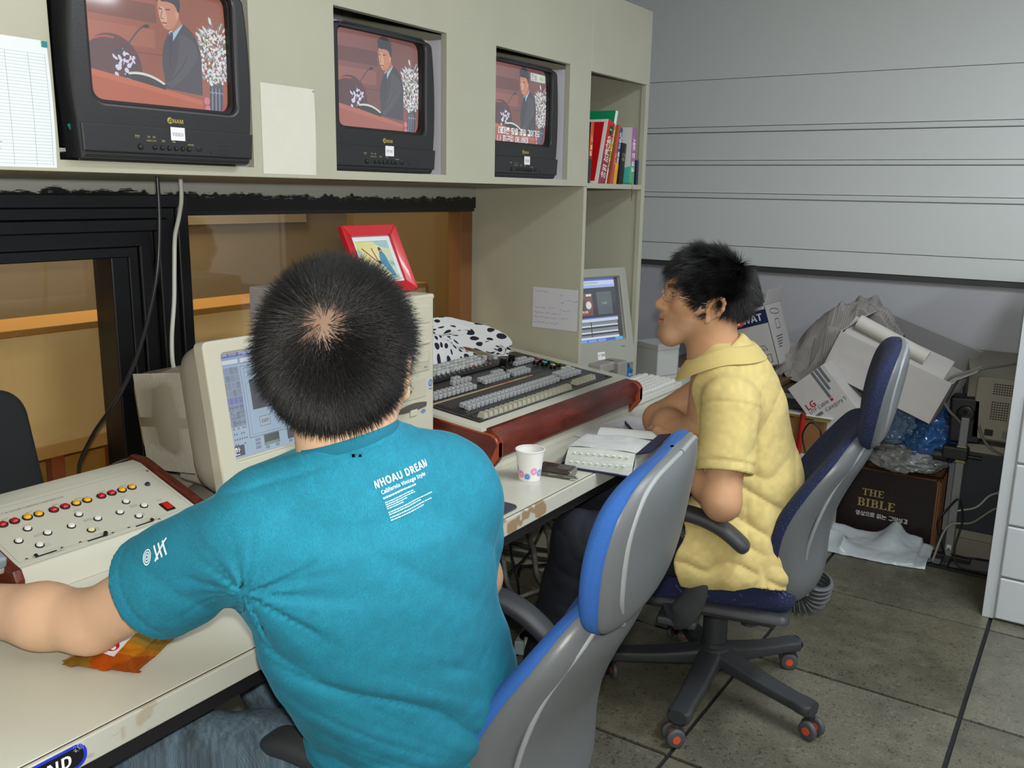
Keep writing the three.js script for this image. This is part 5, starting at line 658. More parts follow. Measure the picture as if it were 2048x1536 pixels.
const LOWER = [[0.375, 0.215, 0.15, 0.02], [0.385, 0.215, 0.18, 0.042], [0.43, 0.215, 0.21, 0.058], [0.52, 0.216, 0.226, 0.06], [0.60, 0.234, 0.23, 0.056], [0.68, 0.272, 0.226, 0.05], [0.75, 0.312, 0.212, 0.043], [0.80, 0.332, 0.18, 0.032], [0.822, 0.34, 0.14, 0.018], [0.83, 0.343, 0.08, 0.006], [0.832, 0.343, 0.004, 0.002]];
const PAD = [[0.777, 0.352, 0.004, 0.002], [0.778, 0.352, 0.10, 0.008], [0.790, 0.353, 0.148, 0.02], [0.812, 0.356, 0.178, 0.031], [0.862, 0.364, 0.198, 0.036], [0.92, 0.373, 0.206, 0.036], [0.97, 0.382, 0.198, 0.034], [1.0, 0.388, 0.175, 0.029], [1.018, 0.392, 0.14, 0.02], [1.026, 0.394, 0.09, 0.01], [1.029, 0.395, 0.04, 0.003], [1.03, 0.395, 0.004, 0.002]];
function ringAt(prof, v) { const c = v * (prof.length - 1), i = Math.min(prof.length - 2, Math.floor(c)), f = c - i, g = k => { const p = q => prof[clamp(q, 0, prof.length - 1)][k], a = p(i - 1), b = p(i), d = p(i + 1), e = p(i + 2); return 0.5 * (2 * b + (d - a) * f + (2 * a - 5 * b + 4 * d - e) * f * f + (3 * b - a - 3 * d + e) * f * f * f); }; return [g(0), g(1), Math.max(0.002, g(2)), Math.max(0.002, g(3))]; }
function padPoint(prof, v, a, grow = 0) { // a: 0..pi is the rear, pi..2pi the front
  const [y, zc, w, t] = ringAt(prof, v), c = Math.cos(a), s = Math.sin(a), e = 0.62, x = Math.sign(c) * Math.abs(c) ** e * (w + grow), z = Math.sign(s) * Math.abs(s) ** e * (t + grow);
  return [x, y, zc + z - (prof === PAD ? 0.026 : 0.045) * (x / 0.22) ** 2];
}
const half = (prof, a0, a1, grow) => sheet((u, v) => padPoint(prof, v, lerp(a0, a1, u), grow), 44, 60, 0.5, 0.5);
function ribbonOn(prof, pts, r) { return tube(pts.map(([v, a]) => padPoint(prof, v, a, -0.0022)), r, 60, 8); }
function casterLeg(parent, ang, toe) {
  const c = Math.cos(ang), s = Math.sin(ang), L = 0.297;
  const g = sheet((u, v) => { const d = lerp(0.03, L + 0.012, v), w = lerp(0.034, 0.026, v) * (v > 0.97 ? 0.75 : 1) * (v > 0.86 ? 1.12 : 1), top = lerp(0.135, 0.094, Math.min(1, v * 1.05)) - 0.008 * Math.sin(v * 3.1), bot = lerp(0.085, 0.058, v), a = u * 6.28318, cx = Math.cos(a), sy = Math.sin(a), e = 0.5, x = Math.sign(cx) * Math.abs(cx) ** e * w, y = lerp(bot, top, 0.5 + 0.5 * Math.sign(sy) * Math.abs(sy) ** e); return [c * d - s * x, y, s * d + c * x]; }, 24, 24);
  const end = sheet((u, v) => { const a = u * 6.28318; return [c * (L + 0.012) + -s * Math.cos(a) * 0.026 * v, 0.078 + Math.sin(a) * 0.018 * v, s * (L + 0.012) + c * Math.cos(a) * 0.026 * v]; }, 20, 2);
  const leg = part('leg', [g, end], chairDark, parent); // caster: hood, two wheels with orange caps
  const px = c * L, pz = s * L, ax = Math.cos(toe), az = Math.sin(toe); leg.material.side = THREE.DoubleSide;
  const hood = part('caster', [cyl(0.007, 0.007, 0.03, 12, px, 0.052, pz), (() => { const q = new THREE.CylinderGeometry(0.022, 0.022, 0.022, 24, 1, false, 0, 3.6).rotateX(Math.PI / 2).rotateZ(-0.25).rotateY(-toe + Math.PI / 2); return T(q, px - az * 0.008, 0.034, pz + ax * 0.008); })()], chairDark, parent);
  for (const k of [-1, 1]) {
    const wx = px - az * 0.012 + ax * k * 0.018, wz = pz + ax * 0.012 + az * k * 0.018, rot = q => q.rotateZ(Math.PI / 2).rotateY(-toe);
    part('wheel', T(rot(lathe([[0, 0.008], [0.019, 0.0085], [0.0245, 0.005], [0.0255, 0], [0.0245, -0.005], [0.019, -0.0085], [0, -0.008]], 28)), wx, 0.0258, wz), plastic(0x4a4c4e, 0.5), hood);
    part('wheel_cap', T(rot(cyl(0.0105, 0.0105, 0.019, 20)), wx, 0.0258, wz), orangeCap, hood);
  }
}
function officeChair(label, pos, turn, cloth, baseTurn, toes, drop = 0, armDrop = 0) {
  const t = thing('office_chair', label, 'chair', pos, turn);
  part('lower_backrest', half(LOWER, Math.PI * 1.0, Math.PI * 2.0, 0.002), cloth, t);
  const sh = part('back_shell', half(LOWER, -0.3, Math.PI + 0.3, -0.0005), chairGrey, t);
  part('headrest_cushion', half(PAD, Math.PI * 0.95, Math.PI * 2.05, 0.002), cloth, t);
  const hs = part('headrest_shell', half(PAD, -0.12, Math.PI + 0.12, -0.0005), chairGrey, t);
  for (const s of [0, 1]) { const A = a => s ? Math.PI - a : a; part('moulded_stripe', ribbonOn(PAD, [[0.2, A(0.92)], [0.35, A(0.72)], [0.5, A(0.64)], [0.62, A(0.64)], [0.7, A(0.8)], [0.745, A(1.15)], [0.76, A(1.57)]], 0.0045), chairTrim, hs); part('moulded_stripe', ribbonOn(LOWER, [[0.1, A(1.0)], [0.3, A(0.74)], [0.5, A(0.66)], [0.65, A(0.72)], [0.76, A(0.95)], [0.84, A(1.4)]], 0.0045), chairTrim, sh); }
  part('seat', (() => { const g = new RoundedBoxGeometry(0.48, 0.085, 0.47, 8, 0.04), p = g.attributes.position; for (let i = 0; i < p.count; i++) { const x = p.getX(i), z = p.getZ(i); p.setXYZ(i, x * (1 - 0.12 * smooth(0.05, 0.24, z)), p.getY(i) + 0.39 - 0.03 * smooth(-0.12, -0.24, z) + 0.008 * (x / 0.24) ** 2, z - 0.02); } g.computeVertexNormals(); const uv = g.attributes.uv; for (let i = 0; i < p.count; i++) uv.setXY(i, p.getX(i), p.getZ(i) + p.getY(i)); return g; })(), cloth, t);
  part('seat_shell', (() => { const g = new RoundedBoxGeometry(0.47, 0.05, 0.45, 5, 0.02), p = g.attributes.position; for (let i = 0; i < p.count; i++) p.setXYZ(i, p.getX(i) * (p.getY(i) < 0 ? 0.88 : 1), p.getY(i) + 0.337, p.getZ(i) * (p.getY(i) < 0 ? 0.88 : 1) - 0.02); g.computeVertexNormals(); return g; })(), chairDark, t);
  part('mechanism', [rbox(0.17, 0.05, 0.2, 0.015, 0, 0.3, 0.01, 3), cyl(0.022, 0.026, 0.05, 18, -0.1, 0.293, 0.1), cyl(0.014, 0.014, 0.2, 12).rotateZ(Math.PI / 2).translate(-0.12, 0.306, -0.03)], chairDark, t);
  part('bellows', sheet((u, v) => { const c = curve([[0, 0.318, 0.1], [0, 0.312, 0.18], [0, 0.33, 0.245], [0, 0.385, 0.258]]), p = c.getPoint(v), q = c.getTangent(v), a = u * 6.28318, r = 0.036 + 0.005 * Math.sin(v * 100), nx = 0, ny = q.z, nz = -q.y; return [Math.cos(a) * r * 1.7, p.y + ny * Math.sin(a) * r, p.z + nz * Math.sin(a) * r]; }, 24, 130), plastic(0x55585a, 0.4), t);
  for (const s of [-1, 1]) {
    const ap = curve([[s * 0.292, 0.604, -0.135], [s * 0.293, 0.618, -0.10], [s * 0.294, 0.616, -0.03], [s * 0.295, 0.596, 0.035], [s * 0.296, 0.562, 0.085], [s * 0.296, 0.545, 0.102]]);
    part('armrest', sheet((u, v) => { const p = ap.getPoint(v), q = ap.getTangent(v), a = u * 6.28318, k = Math.pow(Math.max(0.001, 1 - Math.abs(2 * v - 1) ** 7), 0.5), w = 0.029 * k, h = 0.0165 * k, e = 0.7, cx = Math.sign(Math.cos(a)) * Math.abs(Math.cos(a)) ** e, sy = Math.sign(Math.sin(a)) * Math.abs(Math.sin(a)) ** e; return [p.x + cx * w, p.y + q.z * sy * h, p.z - q.y * sy * h]; }, 24, 60), chairDark, t);
    const sp = curve([[s * 0.292, 0.605, -0.10], [s * 0.292, 0.575, -0.075], [s * 0.291, 0.52, -0.035], [s * 0.29, 0.46, -0.012], [s * 0.288, 0.40, -0.018], [s * 0.285, 0.345, -0.05], [s * 0.27, 0.33, -0.08]]);
    part('arm_support', sheet((u, v) => { const p = sp.getPoint(v), q = sp.getTangent(v), a = u * 6.28318, w = 0.011, h = lerp(0.02, 0.036, smooth(0.3, 0.9, v)), l = Math.hypot(q.y, q.z) || 1; return [p.x + Math.cos(a) * w, p.y + q.z / l * Math.sin(a) * h, p.z - q.y / l * Math.sin(a) * h]; }, 20, 50), chairDark, t);
    part('arm_foot', rbox(0.1, 0.022, 0.1, 0.008, s * 0.235, 0.32, -0.06, 2), chairDark, t);
  }
  for (const c of t.children) c.position.y -= /arm/.test(c.name) ? armDrop : drop;
  part('gas_column', [cyl(0.034, 0.034, 0.19, 28, 0, 0.2, 0), cyl(0.037, 0.037, 0.012, 28, 0, 0.146, 0), cyl(0.018, 0.018, 0.1, 20, 0, 0.29, 0)], chairDark, t);
  part('hub', lathe([[0, 0.142], [0.036, 0.141], [0.05, 0.125], [0.058, 0.1], [0.05, 0.082], [0, 0.08]], 30), chairDark, t);
  for (let i = 0; i < 5; i++) casterLeg(t, baseTurn + i * Math.PI * 0.4, toes[i]);
  return t;
}
const brightBlue = fabric([46, 98, 174], [26, 54, 108], 0.4), navyBlue = fabric([30, 40, 76], [170, 178, 206], 0.5);
// turn: the direction the sitter faces; the star base has its own turn
officeChair('office chair in bright blue fabric with a grey back shell, nearest the camera', [1.11, 0, -0.885], 0.17, brightBlue, 0.35, [0.3, 1.4, 2.2, 0.8, 2.9], 0.02, 0.055);
officeChair('office chair in navy dotted fabric under the man in the yellow polo shirt', [2.235, 0, -0.785], 0.205, navyBlue, 0.54 + 0.205, [2.9, 0.55, 2.6, 1.0, 1.9]);

// ---------------------------------------------------------------- two seated men
// distance fields: smooth unions of tapered capsules and ellipsoids, meshed with surface nets
const smin = (a, b, k) => { const h = Math.max(k - Math.abs(a - b), 0) / k; return Math.min(a, b) - h * h * k * 0.25; };
const smax = (a, b, k) => -smin(-a, -b, k);
function cap(a, b, ra, rb) { // tapered capsule
  const bx_ = b[0] - a[0], by = b[1] - a[1], bz = b[2] - a[2], l2 = bx_ * bx_ + by * by + bz * bz || 1e-9;
  return (x, y, z) => { const px = x - a[0], py = y - a[1], pz = z - a[2], h = clamp((px * bx_ + py * by + pz * bz) / l2, 0, 1), dx = px - bx_ * h, dy = py - by * h, dz = pz - bz * h; return Math.sqrt(dx * dx + dy * dy + dz * dz) - (ra + (rb - ra) * h); };
}
function ecap(a, b, ra, rb, f, k) { // capsule squashed along the unit vector f by k (< 1: flatter)
  const s = 1 / k - 1, st = p => { const d = p[0] * f[0] + p[1] * f[1] + p[2] * f[2]; return [p[0] + f[0] * d * s, p[1] + f[1] * d * s, p[2] + f[2] * d * s]; }, c = cap(st(a), st(b), ra, rb);
  return (x, y, z) => { const d = (x * f[0] + y * f[1] + z * f[2]) * s; return c(x + f[0] * d, y + f[1] * d, z + f[2] * d) * k; };
}
const ell = (c, r) => (x, y, z) => { const px = (x - c[0]) / r[0], py = (y - c[1]) / r[1], pz = (z - c[2]) / r[2], k0 = Math.sqrt(px * px + py * py + pz * pz), qx = px / r[0], qy = py / r[1], qz = pz / r[2], k1 = Math.sqrt(qx * qx + qy * qy + qz * qz); return k1 < 1e-9 ? -Math.min(...r) : k0 * (k0 - 1) / k1; };
const sph = (c, r) => (x, y, z) => Math.sqrt((x - c[0]) ** 2 + (y - c[1]) ** 2 + (z - c[2]) ** 2) - r;
const union = (k, ...fs) => (x, y, z) => { let d = fs[0](x, y, z); for (let i = 1; i < fs.length; i++) d = smin(d, fs[i](x, y, z), k); return d; };
function mesh(f, lo, hi, cell) { // surface nets
  const n = [0, 1, 2].map(i => Math.ceil((hi[i] - lo[i]) / cell) + 1), [nx, ny, nz] = n, F = new Float32Array(nx * ny * nz), id = (i, j, k) => i + nx * (j + ny * k);
  // coarse pass skips empty space
  const S = 4; for (let k = 0; k < nz; k += S) for (let j = 0; j < ny; j += S) for (let i = 0; i < nx; i += S) {
    const c = f(lo[0] + (i + S / 2) * cell, lo[1] + (j + S / 2) * cell, lo[2] + (k + S / 2) * cell), far = Math.abs(c) > cell * S * 1.6 + 0.02;
    for (let c2 = k; c2 < Math.min(k + S, nz); c2++) for (let b = j; b < Math.min(j + S, ny); b++) for (let a = i; a < Math.min(i + S, nx); a++) F[id(a, b, c2)] = far ? c : f(lo[0] + a * cell, lo[1] + b * cell, lo[2] + c2 * cell);
  }
  const vi = new Int32Array(nx * ny * nz).fill(-1), pos = [], ix = [], E = [[0, 1], [0, 2], [0, 4], [1, 3], [1, 5], [2, 3], [2, 6], [3, 7], [4, 5], [4, 6], [5, 7], [6, 7]];
  for (let k = 0; k < nz - 1; k++) for (let j = 0; j < ny - 1; j++) for (let i = 0; i < nx - 1; i++) {
    const v = [0, 1, 2, 3, 4, 5, 6, 7].map(c => F[id(i + (c & 1), j + ((c >> 1) & 1), k + (c >> 2))]); let m = 0; for (let c = 0; c < 8; c++) if (v[c] < 0) m |= 1 << c; if (m === 0 || m === 255) continue;
    let x = 0, y = 0, z = 0, w = 0; for (const [a, b] of E) if ((v[a] < 0) !== (v[b] < 0)) { const t = v[a] / (v[a] - v[b]); x += (a & 1) + ((b & 1) - (a & 1)) * t; y += ((a >> 1) & 1) + (((b >> 1) & 1) - ((a >> 1) & 1)) * t; z += (a >> 2) + ((b >> 2) - (a >> 2)) * t; w++; }
    vi[id(i, j, k)] = pos.length / 3; pos.push(lo[0] + (i + x / w) * cell, lo[1] + (j + y / w) * cell, lo[2] + (k + z / w) * cell);
  }
  const quad = (a, b, c, d, flip) => { if (a < 0 || b < 0 || c < 0 || d < 0) return; flip ? ix.push(a, c, b, a, d, c) : ix.push(a, b, c, a, c, d); };
  for (let k = 1; k < nz - 1; k++) for (let j = 1; j < ny - 1; j++) for (let i = 1; i < nx - 1; i++) {
    const a = F[id(i, j, k)] < 0;
    if (a !== F[id(i + 1, j, k)] < 0) quad(vi[id(i, j - 1, k - 1)], vi[id(i, j, k - 1)], vi[id(i, j, k)], vi[id(i, j - 1, k)], !a);
    if (a !== F[id(i, j + 1, k)] < 0) quad(vi[id(i - 1, j, k - 1)], vi[id(i - 1, j, k)], vi[id(i, j, k)], vi[id(i, j, k - 1)], !a);
    if (a !== F[id(i, j, k + 1)] < 0) quad(vi[id(i - 1, j - 1, k)], vi[id(i, j - 1, k)], vi[id(i, j, k)], vi[id(i - 1, j, k)], !a);
  }
  const nor = new Float32Array(pos.length), e = cell * 0.6;
  for (let q = 0; q < pos.length; q += 3) { const x = pos[q], y = pos[q + 1], z = pos[q + 2], a = f(x + e, y, z) - f(x - e, y, z), b = f(x, y + e, z) - f(x, y - e, z), c = f(x, y, z + e) - f(x, y, z - e), l = Math.hypot(a, b, c) || 1; nor[q] = a / l; nor[q + 1] = b / l; nor[q + 2] = c / l; }
  const g = new THREE.BufferGeometry(); g.setAttribute('position', new THREE.Float32BufferAttribute(pos, 3)); g.setAttribute('normal', new THREE.BufferAttribute(nor, 3)); g.setIndex(ix); return g;
}
function paint(g, fn) { const p = g.attributes.position, c = new Float32Array(p.count * 3); for (let i = 0; i < p.count; i++) { const k = fn(p.getX(i), p.getY(i), p.getZ(i)); c.set(k, i * 3); } g.setAttribute('color', new THREE.BufferAttribute(c, 3)); return g; }
const uvPlane = (g, ux, uy, s) => { const p = g.attributes.position, uv = new Float32Array(p.count * 2); for (let i = 0; i < p.count; i++) { const x = p.getX(i), y = p.getY(i), z = p.getZ(i); uv[2 * i] = (x * ux[0] + y * ux[1] + z * ux[2]) * s; uv[2 * i + 1] = (x * uy[0] + y * uy[1] + z * uy[2]) * s; } g.setAttribute('uv', new THREE.BufferAttribute(uv, 2)); return g; };
const A3 = v => [v.x, v.y, v.z], add3 = (a, b, k = 1) => [a[0] + b[0] * k, a[1] + b[1] * k, a[2] + b[2] * k], mix3 = (a, b, t) => [lerp(a[0], b[0], t), lerp(a[1], b[1], t), lerp(a[2], b[2], t)], unit = a => { const l = Math.hypot(...a) || 1; return a.map(v => v / l); }, sub3 = (a, b) => [a[0] - b[0], a[1] - b[1], a[2] - b[2]], dot3 = (a, b) => a[0] * b[0] + a[1] * b[1] + a[2] * b[2], cross3 = (a, b) => [a[1] * b[2] - a[2] * b[1], a[2] * b[0] - a[0] * b[2], a[0] * b[1] - a[1] * b[0]];

// head in its own axes: the face looks to -z, the ears lie at x = +-0.076
const HEAD = (() => {
  const both = (f) => [f(-1), f(1)];
  const skull = union(0.03, ell([0, 0.03, 0.016], [0.0755, 0.092, 0.094]), ell([0, 0.036, -0.03], [0.066, 0.072, 0.06]));
  const jaw = union(0.03, ell([0, -0.036, -0.03], [0.058, 0.07, 0.056]), ...both(s => cap([s * 0.056, -0.042, 0.004], [s * 0.02, -0.099, -0.06], 0.017, 0.016)), sph([0, -0.097, -0.063], 0.0185), cap([-0.018, -0.102, -0.062], [0.018, -0.102, -0.062], 0.016, 0.016));
  const muzzle = union(0.02, ell([0, -0.062, -0.066], [0.03, 0.026, 0.024]), ...both(s => ell([s * 0.043, -0.012, -0.056], [0.022, 0.026, 0.024])), ...both(s => cap([s * 0.012, 0.026, -0.084], [s * 0.046, 0.026, -0.066], 0.011, 0.009)));
  const nose = union(0.012, cap([0, 0.014, -0.083], [0, -0.026, -0.104], 0.0072, 0.0092), sph([0, -0.031, -0.1055], 0.0092), ...both(s => ell([s * 0.0115, -0.034, -0.093], [0.0078, 0.007, 0.01])), cap([0, -0.036, -0.096], [0, -0.042, -0.086], 0.005, 0.006));
  const lips = union(0.006, cap([-0.017, -0.0625, -0.083], [0, -0.058, -0.0925], 0.0052, 0.0058), cap([0.017, -0.0625, -0.083], [0, -0.058, -0.0925], 0.0052, 0.0058), cap([-0.015, -0.0675, -0.083], [0, -0.0705, -0.0905], 0.005, 0.0068), cap([0.015, -0.0675, -0.083], [0, -0.0705, -0.0905], 0.005, 0.0068));
  const neck = ecap([0, -0.05, 0.03], [0, -0.17, 0.062], 0.055, 0.062, [0, 0, 1], 0.95), eyes = both(s => ell([s * 0.0315, 0.005, -0.0705], [0.0155, 0.0112, 0.0125]));
  const lidUp = both(s => cap([s * 0.020, 0.0095, -0.083], [s * 0.0435, 0.0085, -0.076], 0.0032, 0.003)), lidLow = both(s => cap([s * 0.021, -0.001, -0.083], [s * 0.0435, 0.0005, -0.0755], 0.003, 0.003));
  const ear = s => { const rim = []; for (let i = 0; i < 9; i++) { const a = -0.9 + i / 8 * 4.5; rim.push([s * (0.0795 + 0.0085 * Math.max(0, Math.sin(a * 0.7 + 0.4))), -0.006 + 0.029 * Math.sin(a), 0.016 - 0.0165 * Math.cos(a) + 0.006 * Math.sin(a)]); }
    const segs = rim.slice(1).map((p, i) => cap(rim[i], p, 0.0042, 0.0042)); return union(0.006, ...segs, ell([s * 0.077, -0.006, 0.014], [0.0055, 0.026, 0.015]), ell([s * 0.079, -0.036, 0.004], [0.0052, 0.0095, 0.0075]), cap([s * 0.08, 0.006, 0.012], [s * 0.08, -0.014, 0.024], 0.0036, 0.0036), cap([s * 0.079, -0.012, 0.0], [s * 0.079, -0.02, 0.004], 0.0042, 0.004)); };
  const earL = ear(-1), earR = ear(1);
  const base = (x, y, z) => { let d = smin(skull(x, y, z), jaw(x, y, z), 0.035); d = smin(d, muzzle(x, y, z), 0.018); for (const s of [-1, 1]) { const dx = x - s * 0.032, dy = y - 0.006, dz = z + 0.094; d = smax(d, -(Math.sqrt(dx * dx + dy * dy * 1.6 + dz * dz) - 0.017), 0.012); } return d; };
  const f = (x, y, z) => {
    let d = base(x, y, z); d = smin(d, nose(x, y, z), 0.012);
    for (const e of eyes) d = smin(d, e(x, y, z), 0.003); for (const e of lidUp) d = smin(d, e(x, y, z), 0.004); for (const e of lidLow) d = smin(d, e(x, y, z), 0.005);
    d = smin(d, lips(x, y, z), 0.006); { const w = Math.max(Math.abs(y + 0.0642 + 0.0008 * Math.cos(x * 200)) - 0.0007, Math.abs(x) - 0.02, -z - 0.2, z + 0.08); d = smax(d, -w, 0.002); }
    for (const s of [-1, 1]) { const q = Math.hypot(x - s * 0.0075, (y + 0.0405) * 1.2, z + 0.0975) - 0.0036; d = smax(d, -q, 0.003); }
    if (Math.abs(x) > 0.055) d = smin(d, x < 0 ? earL(x, y, z) : earR(x, y, z), 0.006);
    return smin(d, neck(x, y, z), 0.03);
  };
  return { f, skull, neck };
})();
// where hair grows on the scalp, in head axes
function hairline(x, y, z, style) {
  const a = Math.atan2(Math.abs(x), -z); // 0 = front, pi = back
  let lim; if (a < 0.55) lim = lerp(0.066, 0.072, a / 0.55); else if (a < 0.95) lim = lerp(0.072, 0.03, (a - 0.55) / 0.4); else if (a < 1.35) lim = lerp(0.03, -0.004, smooth(0.95, 1.35, a)); else if (a < 1.72) lim = lerp(-0.035, -0.03, (a - 1.35) / 0.37); else if (a < 2.15) lim = lerp(0.03, -0.03, (a - 1.72) / 0.43); else lim = lerp(-0.03, style === 'back' ? -0.078 : -0.085, smooth(2.15, 2.75, a));
  return y - lim;
}
const hairMat = M(0x0b0a0a, 0.42);
function growHair(parent, H, count, opt) { // tapered three-sided strands; opt.dir gives the growing direction in head axes
  const pos = [], nor = [], e = 0.002, g3 = (x, y, z) => unit([HEAD.skull(x + e, y, z) - HEAD.skull(x - e, y, z), HEAD.skull(x, y + e, z) - HEAD.skull(x, y - e, z), HEAD.skull(x, y, z + e) - HEAD.skull(x, y, z - e)]);
  const v = new THREE.Vector3();
  let n = 0, tries = 0; while (n < count && tries++ < count * 8) {
    const u = rnd() * 2 - 1, ph = rnd() * 6.28318, r = Math.sqrt(1 - u * u); let x = Math.cos(ph) * r * 0.1, y = u * 0.115 + 0.01, z = Math.sin(ph) * r * 0.115 + 0.01; if (y < -0.095) continue;
    for (let k = 0; k < 4; k++) { const d = Math.min(HEAD.skull(x, y, z), y < -0.02 ? HEAD.f(x, y, z) : 9), N = g3(x, y, z); x -= N[0] * d; y -= N[1] * d; z -= N[2] * d; }
    const hl = hairline(x, y, z, opt.style); if (hl < 0 || rnd() > smooth(0, 0.012, hl) + 0.35) continue; if (opt.keep && rnd() > opt.keep(x, y, z)) continue;
    const N = g3(x, y, z), st = opt.dir(x, y, z, N), len = st.len * (0.75 + 0.5 * rnd()), w = (opt.w ?? 0.0005) * (0.7 + 0.6 * rnd()); n++;
    let p = [x - N[0] * 0.002, y - N[1] * 0.002, z - N[2] * 0.002], d = unit(add3(st.d, [rnd() - 0.5, rnd() - 0.5, rnd() - 0.5], st.mess)); const SEG = 3, rings = [];
    for (let s = 0; s <= SEG; s++) { const t = s / SEG, side = unit(cross3(d, N)), up = cross3(side, d), ww = w * (1 - 0.85 * t); rings.push([add3(p, side, ww), add3(p, side, -ww), add3(p, up, ww * 1.2), side, up]); p = add3(p, d, len / SEG); d = unit(add3(d, st.bend, 1 / SEG)); }
    for (let s = 0; s < SEG; s++) for (let k = 0; k < 3; k++) { const a = rings[s], b = rings[s + 1], m = (k + 1) % 3, nn = [a[3], a[3].map(q => -q), a[4]]; for (const [q, w2] of [[a[k], nn[k]], [a[m], nn[m]], [b[m], nn[m]], [a[k], nn[k]], [b[m], nn[m]], [b[k], nn[k]]]) { v.set(...q).applyMatrix4(H); pos.push(v.x, v.y, v.z); v.set(...w2).transformDirection(H); nor.push(v.x, v.y, v.z); } }
  }
  const g = new THREE.BufferGeometry(); g.setAttribute('position', new THREE.Float32BufferAttribute(pos, 3)); g.setAttribute('normal', new THREE.Float32BufferAttribute(nor, 3));
  const m = part('hair', g, hairMat, parent); m.userData.kind = 'stuff'; return m;
}
const headMatrix = (c, yaw, pitch, roll = 0) => new THREE.Matrix4().makeTranslation(...c).multiply(new THREE.Matrix4().makeRotationFromEuler(new THREE.Euler(pitch, yaw, roll, 'YXZ')));
const toWorld = (H, p) => A3(V(...p).applyMatrix4(H));
// a hand: palm and five separate bent fingers; dir points along the fingers, up out of the back of the hand, s = +1 for a thumb on the left of dir
function handField(wrist, dir, up, s, curl) {
  dir = unit(dir); let side = unit(cross3(up, dir)); up = cross3(dir, side); const P_ = (a, b, c) => add3(add3(add3(wrist, dir, a), side, b * s), up, c);
  const fs = [cap(P_(0, 0, 0), P_(0.03, 0, 0), 0.025, 0.026)]; for (const b of [-0.027, -0.009, 0.009, 0.026]) fs.push(cap(P_(0.02, b * 0.7, 0), P_(0.088, b, 0), 0.0135, 0.011));
  const palm = union(0.02, ...fs), L = [0.034, 0.038, 0.036, 0.028], fingers = [];
  [0.026, 0.009, -0.009, -0.027].forEach((b, i) => { let p = P_(0.088, b, 0), a = 0.12 + curl * 0.35; const seg = [L[i] * 1.15, L[i] * 0.72, L[i] * 0.6], r = [0.0098, 0.0088, 0.008, 0.0068], c = []; for (let k = 0; k < 3; k++) { const q = add3(add3(p, dir, Math.cos(a) * seg[k]), up, -Math.sin(a) * seg[k]); c.push(cap(p, q, r[k], r[k + 1])); p = q; a += curl * 0.75; } fingers.push(union(0.004, ...c)); });
  const t0 = P_(0.025, 0.022, -0.006), t1 = P_(0.055, 0.046, -0.014), t2 = P_(0.083, 0.052, -0.02), t3 = P_(0.106, 0.05, -0.026), thumb = union(0.006, cap(t0, t1, 0.0145, 0.0118), cap(t1, t2, 0.0112, 0.0098), cap(t2, t3, 0.0096, 0.0078));
  return (x, y, z) => { let d = palm(x, y, z); for (const f of fingers) d = smin(d, f(x, y, z), 0.006); return smin(d, thumb(x, y, z), 0.012); };
}
const skinCol = [0.60, 0.36, 0.22];
const skinMat = P(0xffffff, 0.5, { vertexColors: true, specularIntensity: 0.6, bumpMap: grainFine, bumpScale: 0.0001 });
function boundsOf(pts, m) { const lo = [9, 9, 9], hi = [-9, -9, -9]; for (const p of pts) for (let i = 0; i < 3; i++) { lo[i] = Math.min(lo[i], p[i] - m); hi[i] = Math.max(hi[i], p[i] + m); } return [lo, hi]; }
// skin of a head: lips, brows, shaved beard and scalp under the hair
function headColour(H, tone, opt) {
  const I = H.clone().invert(), v = new THREE.Vector3();
  return (X, Y, Z) => { v.set(X, Y, Z).applyMatrix4(I); const { x, y, z } = v; let c = tone.map((k, i) => k * (1 + [0.05, 0.06, 0.08][i] * (fbm(X * 60, Y * 60, Z * 60, 2) - 0.5) * 2)); const mixc = (t, k) => { c = c.map((q, i) => lerp(q, t[i], k)); };
    mixc([0.62, 0.30, 0.2], 0.35 * smooth(0.03, 0.0, Math.hypot(Math.abs(x) - 0.04, y + 0.015, z + 0.07)));
    if (Math.abs(x) < 0.022 && y < -0.053 && y > -0.079 && z < -0.077) mixc([0.42, 0.15, 0.12], 0.75 * smooth(0.0125, 0.008, Math.abs(y + 0.0645)) * smooth(0.022, 0.016, Math.abs(x)));
    mixc([0.24, 0.16, 0.11], 0.28 * smooth(-0.045, -0.055, y) * smooth(0.0, -0.02, z) * smooth(-0.13, -0.112, y) * (0.6 + 0.8 * noise3(X * 900, Y * 900, Z * 900)));
    const brow = smooth(0.0075, 0.003, Math.abs(y - 0.0275 + 0.0035 * Math.abs((Math.abs(x) - 0.033) / 0.012))) * smooth(0.056, 0.05, Math.abs(x)) * smooth(0.01, 0.016, Math.abs(x)); if (z < -0.045) mixc([0.02, 0.015, 0.012], 0.92 * brow * (0.6 + 0.6 * noise3(X * 700, Y * 700, Z * 700)));
    if (z < -0.068 && Math.abs(y - 0.0048) < 0.0058) { const ex = Math.abs(x) - 0.032; if (Math.abs(ex) < 0.0105 && Math.abs(y - 0.0048) < 0.0042 * (1 - (ex / 0.0115) ** 2)) mixc(Math.abs(ex + 0.002) < 0.0052 ? [0.015, 0.01, 0.008] : [0.6, 0.56, 0.52], 1); else mixc([0.03, 0.02, 0.015], 0.8 * smooth(0.0016, 0.0006, Math.abs(Math.abs(y - 0.0048) - 0.0045)) * smooth(0.0125, 0.0105, Math.abs(ex))); }
    const hl = hairline(x, y, z, opt.style), sc = HEAD.skull(x, y, z); if (hl > 0 && sc < 0.006 && !(Math.abs(x) > 0.064 && Math.hypot((y + 0.006) / 1.5, z - 0.016) < 0.022)) mixc([0.03, 0.018, 0.018], smooth(0, 0.01, hl) * (opt.scalp ? opt.scalp(x, y, z) : 1)); return c; };
}
const clothNoise = (x, y, z) => { const r = 1 - Math.abs(2 * noise3(x, y, z) - 1); return r * r; };

